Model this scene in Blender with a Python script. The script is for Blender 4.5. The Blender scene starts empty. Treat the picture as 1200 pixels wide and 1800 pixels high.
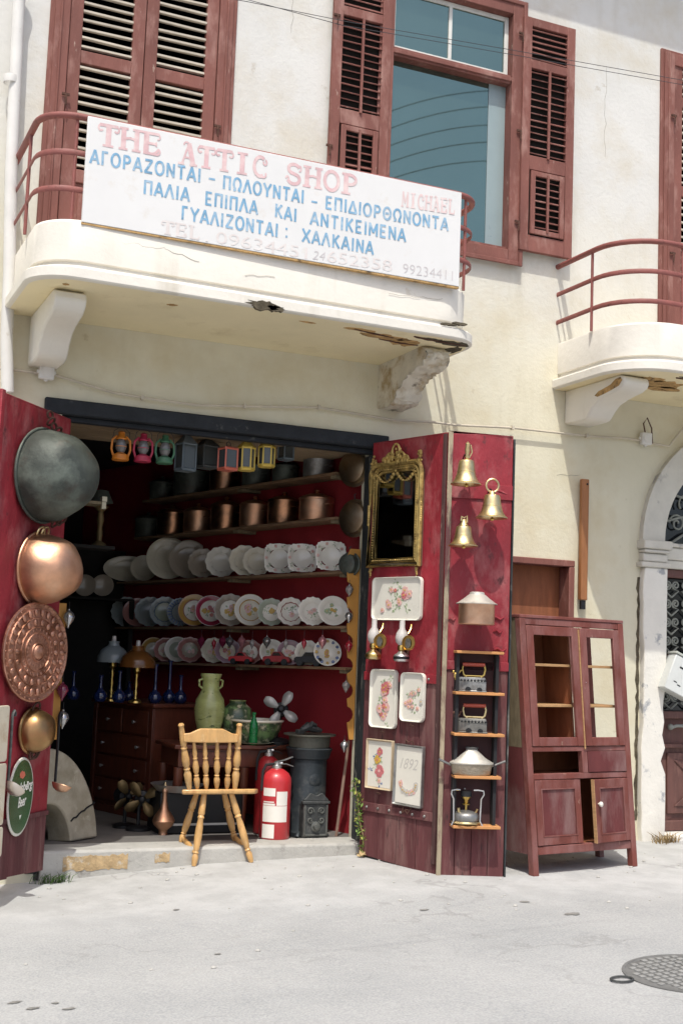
import bpy, math, random
from mathutils import Vector, Matrix, noise as mnoise
random.seed(7)
R = math.radians
C = bpy.context.scene.collection
SC = bpy.context.scene

# ------------------------------------------------------------------ camera, sky, sun, exposure
F_PX, CX, CY = 2232.0, 600.0, 900.0            # focal length and centre in photo pixels (1200 x 1800)
AX = Vector(((5675-CX)/F_PX, -(1343-CY)/F_PX, -1)).normalized()
AY = Vector(((-400-CX)/F_PX, -(1110-CY)/F_PX, -1)).normalized()
AY = (AY - AX*AX.dot(AY)).normalized()
AZ = AX.cross(AY)
RM = Matrix((AX, AY, AZ))
CAM = Vector((0, -8.25, 1.35))
cd = bpy.data.cameras.new('camera'); co = bpy.data.objects.new('camera', cd); C.objects.link(co)
co.matrix_world = Matrix.Translation(CAM) @ RM.to_4x4()
cd.sensor_fit = 'VERTICAL'; cd.sensor_height = 24; cd.lens = F_PX/1800*24
cd.clip_start = 0.1; cd.clip_end = 500
SC.camera = co
SUN_TO = Vector((-0.24, -0.47, 1)).normalized()  # towards the sun
w = bpy.data.worlds.new('World'); SC.world = w; w.use_nodes = True
nt = w.node_tree
sky = nt.nodes.new('ShaderNodeTexSky'); sky.sky_type = 'NISHITA'; sky.sun_disc = False
sky.sun_elevation = math.asin(SUN_TO.z); sky.sun_rotation = math.atan2(SUN_TO.x, SUN_TO.y)
sky.dust_density = 4.0; sky.air_density = 0.8; sky.ozone_density = 0.6
nt.links.new(sky.outputs[0], nt.nodes['Background'].inputs[0])
nt.nodes['Background'].inputs[1].default_value = 0.13
sl = bpy.data.lights.new('sun', 'SUN'); sl.energy = 2.4; sl.angle = R(0.55); sl.color = (1, 0.975, 0.90)
so = bpy.data.objects.new('sun', sl); C.objects.link(so); so.location = (-4, -8, 16)
so.rotation_euler = SUN_TO.to_track_quat('Z', 'Y').to_euler()
SC.view_settings.view_transform = 'Standard'; SC.view_settings.look = 'None'
SC.view_settings.exposure = 0.57; SC.view_settings.gamma = 1
SC.render.engine = 'CYCLES'
SC.cycles.use_denoising = True
SC.cycles.max_bounces = 8; SC.cycles.diffuse_bounces = 5; SC.cycles.caustics_reflective = False; SC.cycles.caustics_refractive = False

# ------------------------------------------------------------------ measuring helpers: photo pixel -> point on a real surface
def ray(u, v): return RM @ Vector(((u-CX)/F_PX, -(v-CY)/F_PX, -1))
def at(u, v, y=0.0):
    r = ray(u, v); return CAM + r*((y-CAM.y)/r.y)
def atz(u, v, z=0.0):
    r = ray(u, v); return CAM + r*((z-CAM.z)/r.z)
def hit(u, v, p0, n):
    r = ray(u, v); return CAM + r*((p0-CAM).dot(n)/r.dot(n))
def mpp(p):                                      # metres per photo pixel at point p
    return -((RM.transposed() @ (Vector(p)-CAM)).z)/F_PX

# ------------------------------------------------------------------ mesh builder
class MB:
    def __init__(s): s.v = []; s.f = []; s.m = []; s.mi = 0; s.T = None
    def add(s, vs, fs):
        o = len(s.v)
        for q in vs:
            q = Vector(q); s.v.append(s.T @ q if s.T else q)
        for q in fs: s.f.append([i+o for i in q]); s.m.append(s.mi)
        return s
    def box(s, x0, x1, y0, y1, z0, z1, M=None):
        vs = [Vector((x, y, z)) for z in (z0, z1) for y in (y0, y1) for x in (x0, x1)]
        if M: vs = [M @ q for q in vs]
        return s.add(vs, [(0,2,3,1),(4,5,7,6),(0,1,5,4),(2,6,7,3),(0,4,6,2),(1,3,7,5)])
    def cbox(s, c, d, M=None):                   # centred box, optional rotation about its centre
        T = Matrix.Translation(Vector(c)) @ (M.to_4x4() if M else Matrix.Identity(4))
        return s.box(-d[0]/2, d[0]/2, -d[1]/2, d[1]/2, -d[2]/2, d[2]/2, T)
    def tube(s, pts, r, n=8, closed=False, flat=None, caps=True):
        pts = [Vector(p) for p in pts]; k = len(pts)
        rs = r if isinstance(r, (list, tuple)) else [r]*k
        up = None; rings = []
        for i, p in enumerate(pts):
            a = pts[i-1] if (i > 0 or closed) else p; b = pts[(i+1) % k] if (i < k-1 or closed) else p
            t = (b-a).normalized() if (b-a).length > 1e-9 else Vector((0,0,1))
            if up is None:
                h = Vector((0,0,1)) if abs(t.z) < .9 else Vector((1,0,0))
                up = (h - t*h.dot(t)).normalized()
            else:
                up = up - t*up.dot(t)
                up = up.normalized() if up.length > 1e-6 else Vector((1,0,0))
            sd = t.cross(up)
            fx, fy = flat if flat else (1, 1)
            rings.append([p + (up*math.cos(2*math.pi*j/n)*fy + sd*math.sin(2*math.pi*j/n)*fx)*rs[i] for j in range(n)])
        vs = [q for g in rings for q in g]; fs = []
        for i in range(k if closed else k-1):
            i2 = (i+1) % k
            for j in range(n):
                j2 = (j+1) % n
                fs.append((i*n+j, i*n+j2, i2*n+j2, i2*n+j))
        if not closed and caps:
            fs.append(tuple(range(n))[::-1]); fs.append(tuple((k-1)*n+j for j in range(n)))
        return s.add(vs, fs)
    def lathe(s, prof, n=24, M=None, sx=1, sy=1, lobes=0, amp=0, lobe_from=0, caps=False):
        vs = []; fs = []
        for (r, z) in prof:
            for j in range(n):
                a = 2*math.pi*j/n
                rr = r*(1 + (amp*math.cos(lobes*a) if lobes and r > lobe_from else 0))
                vs.append(Vector((rr*math.cos(a)*sx, rr*math.sin(a)*sy, z)))
        for i in range(len(prof)-1):
            for j in range(n):
                j2 = (j+1) % n
                fs.append((i*n+j, i*n+j2, (i+1)*n+j2, (i+1)*n+j))
        if caps and prof[0][0] > 1e-6: fs.append(tuple(range(n))[::-1])
        if caps and prof[-1][0] > 1e-6: fs.append(tuple((len(prof)-1)*n+j for j in range(n)))
        if M: vs = [M @ q for q in vs]
        return s.add(vs, fs)
    def turned(s, p0, p1, prof, n=12):           # lathe between two points, prof = [(t, r)]
        p0 = Vector(p0); p1 = Vector(p1); L = (p1-p0).length
        M = Matrix.Translation(p0) @ (p1-p0).to_track_quat('Z', 'Y').to_matrix().to_4x4()
        return s.lathe([(r, t*L) for t, r in prof], n, M)
    def prism(s, poly, y0, y1, M=None):          # polygon in x,z extruded along y
        n = len(poly)
        vs = [Vector((p[0], y0, p[1])) for p in poly] + [Vector((p[0], y1, p[1])) for p in poly]
        if M: vs = [M @ q for q in vs]
        return s.add(vs, [tuple(range(n)), tuple(range(n, 2*n))[::-1]] + [(i, i+n, (i+1) % n+n, (i+1) % n) for i in range(n)])
    def sphere(s, c, r, n=12, sc=(1,1,1)):
        pr = [(r*math.sin(math.pi*i/8), -r*math.cos(math.pi*i/8)) for i in range(9)]
        M = Matrix.Translation(Vector(c)) @ Matrix.Diagonal((*sc, 1))
        return s.lathe([(max(a, 0), b) for a, b in pr], n, M)
    def build(s, name, mats, parent=None, bevel=0, smooth=40, sub=0):
        me = bpy.data.meshes.new(name)
        me.from_pydata([tuple(q) for q in s.v], [], s.f)
        for p, i in zip(me.polygons, s.m): p.material_index = i
        import bmesh
        bm = bmesh.new(); bm.from_mesh(me); bmesh.ops.remove_doubles(bm, verts=bm.verts, dist=1e-6)
        bmesh.ops.recalc_face_normals(bm, faces=bm.faces); bm.to_mesh(me); bm.free()
        if not isinstance(mats, (list, tuple)): mats = [mats]
        for q in mats: me.materials.append(q)
        for p in me.polygons: p.use_smooth = True
        me.set_sharp_from_angle(angle=R(smooth))
        o = bpy.data.objects.new(name, me); C.objects.link(o)
        if parent: o.parent = parent
        if bevel:
            b = o.modifiers.new('bevel', 'BEVEL'); b.width = bevel; b.segments = 2; b.limit_method = 'ANGLE'; b.angle_limit = R(50)
        return o

def tag(o, label=None, cat=None, group=None, kind=None):
    if label: o['label'] = label
    if cat: o['category'] = cat
    if group: o['group'] = group
    if kind: o['kind'] = kind
    return o
def thing(name, label, cat, M=None, group=None):
    o = bpy.data.objects.new(name, None); C.objects.link(o); o.empty_display_size = .1
    if M is not None: o.matrix_world = M if isinstance(M, Matrix) else Matrix.Translation(Vector(M))
    return tag(o, label, cat, group)
def place(o, M): o.matrix_world = M if isinstance(M, Matrix) else Matrix.Translation(Vector(M)); return o
def TR(p, rz=0, rx=0, ry=0):
    return Matrix.Translation(Vector(p)) @ Matrix.Rotation(rz, 4, 'Z') @ Matrix.Rotation(ry, 4, 'Y') @ Matrix.Rotation(rx, 4, 'X')
def arc(cx, cz, r, a0, a1, n=12, y=0, rz=None):
    rz = rz or r
    return [(cx + r*math.cos(R(a0+(a1-a0)*i/n)), y, cz + rz*math.sin(R(a0+(a1-a0)*i/n))) for i in range(n+1)]
def spiral(cx, cz, r0, r1, a0, turns, n=26, y=0, flip=1):
    out = []
    for i in range(n+1):
        t = i/n; a = R(a0) + flip*turns*2*math.pi*t; r = r0 + (r1-r0)*t
        out.append((cx + r*math.cos(a), y, cz + r*math.sin(a)))
    return out
def rrect(x0, x1, z0, z1, r, n=5):
    out = []
    for cx, cz, a in ((x1-r, z1-r, 0), (x0+r, z1-r, 90), (x0+r, z0+r, 180), (x1-r, z0+r, 270)):
        out += [(cx+r*math.cos(R(a+90*i/n)), cz+r*math.sin(R(a+90*i/n))) for i in range(n+1)]
    return out

# ------------------------------------------------------------------ materials
MATS = {}
def M_(name, col, rough=.6, metal=0, var=.12, vs=7, bump=0, bs=60, spots=None, spots2=None, st=None, spec=.5, world=False, coat=0, trans=0, bdist=.01, alpha=1, low=None, streak=None):
    if name in MATS: return MATS[name]
    m = bpy.data.materials.new(name); m.use_nodes = True; MATS[name] = m
    T = m.node_tree; N = T.nodes; L = T.links; b = N['Principled BSDF']
    tc = N.new('ShaderNodeTexCoord'); src = tc.outputs['Object']
    if world:
        g = N.new('ShaderNodeNewGeometry'); src = g.outputs['Position']
    mp = N.new('ShaderNodeMapping'); L.new(src, mp.inputs[0])
    if st: mp.inputs['Scale'].default_value = st
    oi = N.new('ShaderNodeObjectInfo')
    wm = N.new('ShaderNodeMath'); wm.operation = 'MULTIPLY'; wm.inputs[1].default_value = 17; L.new(oi.outputs['Random'], wm.inputs[0])
    def noise(sc, det=5, ro=.6, vec=None, off=0.0):
        q = N.new('ShaderNodeTexNoise'); q.noise_dimensions = '4D'; q.inputs['Scale'].default_value = sc
        q.inputs['Detail'].default_value = det; q.inputs['Roughness'].default_value = ro
        L.new(vec or mp.outputs[0], q.inputs['Vector'])
        ad = N.new('ShaderNodeMath'); ad.operation = 'ADD'; ad.inputs[1].default_value = off; L.new(wm.outputs[0], ad.inputs[0])
        L.new(ad.outputs[0], q.inputs['W']); return q
    def mix(a, bb, fac):
        q = N.new('ShaderNodeMix'); q.data_type = 'RGBA'
        if isinstance(a, tuple): q.inputs[6].default_value = (*a, 1)
        else: L.new(a, q.inputs[6])
        if isinstance(bb, tuple): q.inputs[7].default_value = (*bb, 1)
        else: L.new(bb, q.inputs[7])
        if fac is not None: L.new(fac, q.inputs[0])
        return q.outputs[2]
    n1 = noise(vs)
    mr = N.new('ShaderNodeMapRange'); mr.inputs[1].default_value = .3; mr.inputs[2].default_value = .7; L.new(n1.outputs[0], mr.inputs[0])
    lo = tuple(max(c*(1-var), 0) for c in col); hi = tuple(min(c*(1+var), 1) for c in col)
    c = mix(lo, hi, mr.outputs[0])
    k = 3.3
    for sp in (spots, spots2):
        if sp:
            sc, scale, thr = sp[0], sp[1], sp[2]
            soft = sp[3] if len(sp) > 3 else .04
            n2 = noise(scale, 8, .65, off=k); k += 5.1
            r2 = N.new('ShaderNodeMapRange'); r2.inputs[1].default_value = thr-soft; r2.inputs[2].default_value = thr+soft; L.new(n2.outputs[0], r2.inputs[0])
            c = mix(c, sc, r2.outputs[0])
    if streak:                                   # rain streaks: noise stretched down the wall
        m2 = N.new('ShaderNodeMapping'); m2.inputs['Scale'].default_value = (5, 5, .35); L.new(src, m2.inputs[0])
        n4 = noise(streak[1], 6, .6, vec=m2.outputs[0], off=31.0); n5 = noise(1.1, 4, .6, off=44.0)
        r4 = N.new('ShaderNodeMapRange'); r4.inputs[1].default_value = streak[2]; r4.inputs[2].default_value = streak[2]+.16; L.new(n4.outputs[0], r4.inputs[0])
        r5 = N.new('ShaderNodeMapRange'); r5.inputs[1].default_value = .45; r5.inputs[2].default_value = .62; r5.inputs[4].default_value = streak[3]; L.new(n5.outputs[0], r5.inputs[0])
        mm = N.new('ShaderNodeMath'); mm.operation = 'MULTIPLY'; L.new(r4.outputs[0], mm.inputs[0]); L.new(r5.outputs[0], mm.inputs[1])
        c = mix(c, streak[0], mm.outputs[0])
    if low:                                      # yellower lower storey: its cream coat plus warm shade put into the colour
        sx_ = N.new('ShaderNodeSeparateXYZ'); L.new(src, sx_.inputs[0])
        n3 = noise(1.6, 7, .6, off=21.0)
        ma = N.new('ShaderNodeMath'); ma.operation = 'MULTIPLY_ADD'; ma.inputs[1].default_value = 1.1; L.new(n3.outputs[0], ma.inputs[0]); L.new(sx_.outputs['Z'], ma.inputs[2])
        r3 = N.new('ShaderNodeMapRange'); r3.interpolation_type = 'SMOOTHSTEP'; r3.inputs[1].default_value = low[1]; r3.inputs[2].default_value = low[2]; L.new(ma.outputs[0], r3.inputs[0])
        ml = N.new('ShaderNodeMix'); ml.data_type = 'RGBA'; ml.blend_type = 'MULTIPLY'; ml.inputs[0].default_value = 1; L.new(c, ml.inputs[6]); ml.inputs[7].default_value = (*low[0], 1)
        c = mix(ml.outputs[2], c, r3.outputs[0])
    L.new(c, b.inputs['Base Color'])
    b.inputs['Metallic'].default_value = metal
    b.inputs['Specular IOR Level'].default_value = spec
    b.inputs['Coat Weight'].default_value = coat; b.inputs['Coat Roughness'].default_value = .1
    b.inputs['Transmission Weight'].default_value = trans
    b.inputs['Alpha'].default_value = alpha
    rr = N.new('ShaderNodeMapRange'); rr.inputs[3].default_value = max(rough-min(.1, rough*.4), 0.02); rr.inputs[4].default_value = min(rough+min(.12, rough*.4), 1); L.new(n1.outputs[0], rr.inputs[0])
    L.new(rr.outputs[0], b.inputs['Roughness'])
    if bump:
        nb = noise(bs, 6, .6, off=9.7); bp = N.new('ShaderNodeBump'); bp.inputs['Strength'].default_value = bump; bp.inputs['Distance'].default_value = bdist
        L.new(nb.outputs[0], bp.inputs['Height']); L.new(bp.outputs[0], b.inputs['Normal'])
    return m

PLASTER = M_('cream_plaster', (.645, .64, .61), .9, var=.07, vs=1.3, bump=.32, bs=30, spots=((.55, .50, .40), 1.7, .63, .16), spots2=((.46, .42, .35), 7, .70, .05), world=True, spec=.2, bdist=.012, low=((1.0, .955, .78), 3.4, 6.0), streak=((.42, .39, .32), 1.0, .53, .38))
STUCCO = M_('white_balcony_plaster', (.72, .69, .62), .85, var=.05, vs=3, bump=.35, bs=22, spots=((.50, .40, .27), 3.5, .69, .05), spots2=((.40, .36, .29), 9, .73, .03), world=True, spec=.2, streak=((.42, .37, .28), 1.2, .55, .5))
STONE = M_('grey_white_stone', (.58, .56, .50), .85, var=.1, vs=5, bump=.4, bs=30, spots=((.34, .33, .31), 4, .64, .04), world=True, spec=.2)
WHITEW = M_('whitewashed_stone', (.72, .70, .64), .9, var=.06, vs=5, bump=.4, bs=26, spots=((.36, .37, .38), 6, .62, .03), world=True, spec=.2)
CHIP = M_('broken_ochre_plaster', (.45, .29, .13), .95, var=.35, vs=14, bump=.8, bs=50, spots=((.10, .07, .045), 16, .6, .06), world=True, spec=.1)
CEMENT = M_('grey_cement', (.42, .41, .38), .95, var=.12, vs=6, bump=.6, bs=40, spots=((.25, .24, .22), 8, .64, .06), world=True, spec=.15)
OCHRE = M_('ochre_stone', (.44, .32, .18), .95, var=.3, vs=18, bump=.8, bs=45, spots=((.5, .48, .43), 12, .62, .05), world=True, spec=.1)
SHUT = M_('worn_red_brown_paint', (.205, .084, .068), .7, var=.22, vs=4, bump=.4, bs=50, spots=((.34, .19, .16), 8, .60, .09), spots2=((.50, .40, .33), 20, .69, .04), world=True, st=(1, 1, .35), spec=.25)
SLAT = M_('sunlit_slat_tone', (.52, .47, .39), .8, var=.12, vs=9, world=True, spec=.2)  # sun on the slat tops put into this pale colour
RAIL = M_('red_rail_paint', (.23, .072, .06), .6, var=.15, vs=12, bump=.2, bs=80, spots=((.13, .04, .03), 18, .62, .04), world=True)
REDP = M_('crimson_door_paint', (.25, .020, .030), .55, var=.28, vs=3.2, bump=.7, bs=9, spots=((.36, .12, .12), 5, .60, .10), spots2=((.10, .022, .024), 16, .64, .05), world=True, st=(1, 1, .55), spec=.4, bdist=.02)
MAROON = M_('dusty_maroon_wood', (.115, .040, .042), .8, var=.22, vs=9, bump=.5, bs=40, spots=((.20, .11, .10), 8, .58, .09), spots2=((.05, .03, .03), 25, .64, .04), world=True, st=(1.5, 1.5, .22), spec=.25)
CABP = M_('cabinet_red_paint', (.165, .048, .037), .65, var=.25, vs=5, bump=.35, bs=50, spots=((.25, .12, .11), 5, .55, .12), spots2=((.36, .26, .2), 18, .68, .04), st=(1, 1, .4), spec=.3)
CABD = M_('cabinet_maroon_panel', (.125, .034, .034), .75, var=.2, vs=6, bump=.2, bs=60, spots=((.24, .15, .14), 4, .58, .12), st=(1.2, 1, .4), spec=.25)
RAWW = M_('bare_wood', (.42, .25, .12), .75, var=.22, vs=9, bump=.2, bs=70, st=(1, 1, 6), spec=.25)
BOARD = M_('grey_old_board', (.20, .16, .10), .85, var=.22, vs=8, bump=.3, bs=60, st=(6, 6, 1), spec=.2)
PLYW = M_('brown_plywood', (.26, .095, .045), .7, var=.22, vs=4, bump=.15, bs=40, st=(5, 5, 1), spec=.3)
PINE = M_('honey_pine', (.56, .33, .125), .42, var=.22, vs=9, bump=.1, bs=60, spots=((.40, .19, .06), 7, .62, .08), spots2=((.62, .45, .24), 12, .64, .06), st=(2.5, 2.5, 1), coat=.2)
SHELFW = M_('dark_shelf_wood', (.21, .13, .075), .7, var=.3, vs=8, bump=.2, bs=50, st=(1.5, 5, 5), spec=.3)
OAKSH = M_('orange_shelf_wood', (.50, .24, .09), .65, var=.2, vs=9, bump=.2, bs=50, st=(1, 5, 5), spec=.3)
MAHOG = M_('mahogany', (.105, .028, .014), .45, var=.3, vs=6, bump=.1, bs=50, st=(5, 5, 1), coat=.15)
DARKP = M_('blue_black_paint', (.018, .021, .026), .7, var=.4, vs=6, bump=.5, bs=30, spots=((.10, .10, .095), 14, .66, .05), world=True, spec=.3)
JAMBP = M_('flaking_dark_jamb', (.030, .034, .036), .8, var=.4, vs=9, bump=.7, bs=40, spots=((.15, .15, .135), 13, .58, .05), spots2=((.28, .25, .2), 30, .68, .03), world=True, st=(1, 1, .4), spec=.25)
REDW = M_('red_shop_wall', (.27, .022, .028), .6, var=.15, vs=3, bump=.15, bs=12, world=True, spec=.3)
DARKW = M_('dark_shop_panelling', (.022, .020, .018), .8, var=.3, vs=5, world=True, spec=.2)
CEIL = M_('shop_ceiling_boards', (.30, .22, .14), .85, var=.15, vs=4, world=True, spec=.2)
FLOORM = M_('shop_floor_cement', (.16, .15, .14), .8, var=.2, vs=5, bump=.2, bs=30, world=True, spec=.3)
TEAL = M_('reflective_window_glass', (.205, .30, .26), .03, .9, var=.04, vs=2, spec=.6, world=True)
DGLASS = M_('dark_glass', (.012, .014, .016), .08, var=.1, vs=3, spec=.6, world=True)
WPAINT = M_('flaking_white_paint', (.66, .66, .62), .7, var=.08, vs=8, spots=((.35, .3, .25), 22, .68, .04), world=True, spec=.3)
COPPER = M_('bright_copper', (.62, .35, .22), .44, 1, var=.2, vs=7, bump=.3, bs=12, spots=((.46, .27, .18), 5, .55, .12), spots2=((.70, .48, .34), 4, .6, .12))
COPPERD = M_('tarnished_copper', (.46, .24, .14), .32, 1, var=.35, vs=7, bump=.2, bs=16, spots=((.13, .085, .06), 7, .57, .12))
COPEMB = M_('embossed_copper', (.50, .27, .19), .48, 1, var=.3, vs=9, bump=.35, bs=34, spots=((.24, .11, .065), 10, .55, .1))
BRASSP = M_('aged_brass_pan', (.36, .24, .11), .38, 1, var=.3, vs=6, bump=.15, bs=10, spots=((.40, .19, .10), 5, .55, .12))
BELLM = M_('bell_brass', (.70, .56, .30), .36, 1, var=.14, vs=9, bump=.1, bs=30, spots=((.42, .30, .13), 8, .62, .1))
BRASS = M_('brass', (.62, .44, .14), .3, 1, var=.15, vs=9)
GILT = M_('gilt_gesso', (.54, .39, .14), .45, .75, var=.3, vs=22, bump=.4, bs=60, spots=((.16, .10, .035), 16, .58, .08))
CAULD = M_('patinated_cauldron', (.060, .070, .060), .55, .4, var=.45, vs=5, bump=.5, bs=16, spots=((.16, .185, .155), 4, .57, .12), spots2=((.06, .045, .035), 6, .62, .08))
IRON = M_('cast_iron', (.062, .066, .066), .55, .4, var=.3, vs=14, bump=.4, bs=50, spots=((.12, .12, .115), 12, .6, .08))
STOVEM = M_('slate_stove_iron', (.030, .038, .044), .5, .35, var=.2, vs=9, bump=.25, bs=50, spots=((.10, .105, .10), 9, .63, .08))
RUST = M_('rusty_chain', (.10, .048, .034), .85, .3, var=.35, vs=30, bump=.5, bs=90)
BLACKM = M_('black_metal', (.014, .015, .017), .5, .3, var=.3, vs=12)
BLACKR = M_('black_rubber', (.012, .012, .014), .8, var=.3, vs=12)
GREYM = M_('grey_tin', (.30, .30, .29), .42, .75, var=.25, vs=9, bump=.2, bs=30, spots=((.16, .15, .14), 9, .58, .1))
TINLID = M_('pale_tinned_lid', (.60, .57, .50), .45, .5, var=.12, vs=8, bump=.2, bs=24, spots=((.38, .35, .29), 8, .62, .08))
STEEL = M_('dull_steel', (.62, .62, .61), .35, .85, var=.12, vs=9)
MILLM = M_('weathered_millwheel', (.39, .35, .27), .9, var=.2, vs=3, bump=.5, bs=28, spots=((.25, .22, .15), 5, .57, .12), spots2=((.50, .46, .36), 9, .62, .06))
ENAM = M_('white_enamel', (.72, .70, .62), .3, var=.05, vs=6, spots=((.55, .45, .33), 16, .74, .03), coat=.3)
SIGNW = M_('white_sign_paint', (.69, .69, .68), .55, var=.03, vs=3, bump=.05, bs=20, spots=((.60, .55, .48), 5, .68, .10), spec=.3)
BLUEL = M_('faded_blue_lettering', (.17, .35, .52), .7, var=.2, vs=20, spots=((.42, .54, .64), 14, .58, .10))
PINKL = M_('faded_red_lettering', (.61, .41, .42), .7, var=.14, vs=14, spots=((.74, .60, .58), 10, .56, .1))
PALEL = M_('ghost_pink_lettering', (.66, .61, .59), .7, var=.05, vs=14, spots=((.75, .74, .72), 10, .6, .1))
PENCIL = M_('thin_grey_lettering', (.55, .52, .52), .7, var=.1, vs=14)
FIRE = M_('extinguisher_red', (.46, .025, .032), .36, var=.12, vs=5, coat=.4)
FIRED = M_('dull_extinguisher_red', (.28, .014, .018), .4, var=.12, vs=6)
PAPER = M_('white_paper', (.74, .72, .66), .7, var=.05, vs=9)
GREENE = M_('green_enamel', (.018, .085, .032), .25, var=.15, vs=5, coat=.4)
GREENB = M_('green_bottle_glass', (.02, .30, .08), .06, var=.1, vs=8, trans=.5)
CELAD = M_('celadon_glaze', (.34, .37, .14), .25, var=.2, vs=9, bump=.1, bs=30, spots=((.09, .12, .035), 17, .60, .03), spots2=((.42, .42, .22), 12, .62, .04), st=(1, 1, 2.2), coat=.3)
MOTTLE = M_('dark_green_mottled_glaze', (.05, .08, .04), .3, var=.3, vs=9, spots=((.45, .42, .28), 17, .56, .03), spots2=((.16, .26, .10), 11, .57, .05), coat=.3)
COBALT = M_('cobalt_glass', (.009, .018, .07), .08, var=.2, vs=5, spec=.7, coat=.4)
AMBER = M_('amber_shade_glass', (.14, .055, .014), .2, var=.2, vs=6, coat=.3)
OPAL = M_('opal_shade_glass', (.21, .24, .25), .25, var=.08, vs=6, coat=.3)
CLEARG = M_('lamp_chimney_glass', (.74, .70, .66), .05, var=.05, vs=6, trans=.3, spec=.8)
ORANGE = M_('orange_lantern_paint', (.62, .20, .02), .4, var=.12, vs=12)
PINKR = M_('raspberry_lantern_paint', (.42, .03, .07), .4, var=.12, vs=12)
GREENL = M_('green_lantern_paint', (.06, .17, .09), .4, var=.12, vs=12)
CORAL = M_('coral_lantern_paint', (.56, .14, .09), .45, var=.12, vs=12)
YELLOW = M_('yellow_lantern_paint', (.60, .43, .08), .45, var=.12, vs=12)
BLUEG = M_('blue_grey_lantern_paint', (.12, .15, .17), .5, var=.2, vs=12)
OCHB = M_('ochre_painted_board', (.55, .27, .065), .6, var=.08, vs=5, spec=.3)
PIPEW = M_('white_pipe_paint', (.66, .65, .62), .6, var=.08, vs=6, spots=((.42, .37, .30), 10, .68, .05), world=True)
CABLE = M_('painted_cable', (.50, .45, .36), .8, var=.15, vs=9, world=True)
WIRE = M_('black_wire', (.05, .05, .055), .7)
DDOOR = M_('old_door_wood', (.12, .052, .042), .6, var=.22, vs=5, bump=.3, bs=50, spots=((.2, .1, .08), 9, .62, .08), world=True, st=(3, 3, .5))
GRILLE = M_('grey_green_iron_grille', (.26, .27, .24), .6, .2, var=.2, vs=14, spots=((.12, .10, .08), 18, .63, .05), world=True)
LEAFG = M_('small_green_leaf', (.12, .20, .035), .6, var=.35, vs=20)
LEAFY = M_('yellow_green_leaf', (.30, .30, .06), .6, var=.3, vs=20)
STRAW = M_('dry_straw', (.36, .26, .13), .9, var=.3, vs=20)
WEED = M_('kerb_weed_green', (.07, .14, .03), .7, var=.4, vs=20)
ROSE = M_('rose_print', (.52, .17, .18), .4, var=.3, vs=60)
BLUSH = M_('blush_print', (.66, .42, .39), .4, var=.2, vs=60)
LEAFP = M_('leaf_print', (.32, .40, .24), .4, var=.3, vs=60)
GOLDP = M_('gold_print', (.56, .36, .07), .4, var=.2, vs=60)
BLUEP = M_('blue_print', (.10, .17, .36), .4, var=.3, vs=60)
SCRIPT = M_('pale_grey_print', (.52, .50, .46), .4, var=.1, vs=60)

# ------------------------------------------------------------------ the street and the shop floor
def lerp(a, b, t): return a + (b-a)*t
def pw(x, pts):
    if x <= pts[0][0]: return pts[0][1]
    for (x0, z0), (x1, z1) in zip(pts, pts[1:]):
        if x <= x1: return lerp(z0, z1, (x-x0)/(x1-x0))
    return pts[-1][1]
def street_z(x, y):
    z = pw(x, [(-60, -1.6), (0, -.22), (1.8, -.145), (2.7, -.074), (3.85, -.045), (6.3, -.005), (9, .06), (60, 1.2)])
    yy = max(-1.6, min(0, y))
    z += .042*yy + .012*math.sin(2.1*x+.7*y)*min(1, -yy/.8 if yy < 0 else 0)
    return z
def on_street(u, v):
    p = atz(u, v, -.08)
    for _ in range(12): p = atz(u, v, street_z(p.x, p.y))
    return p

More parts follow.
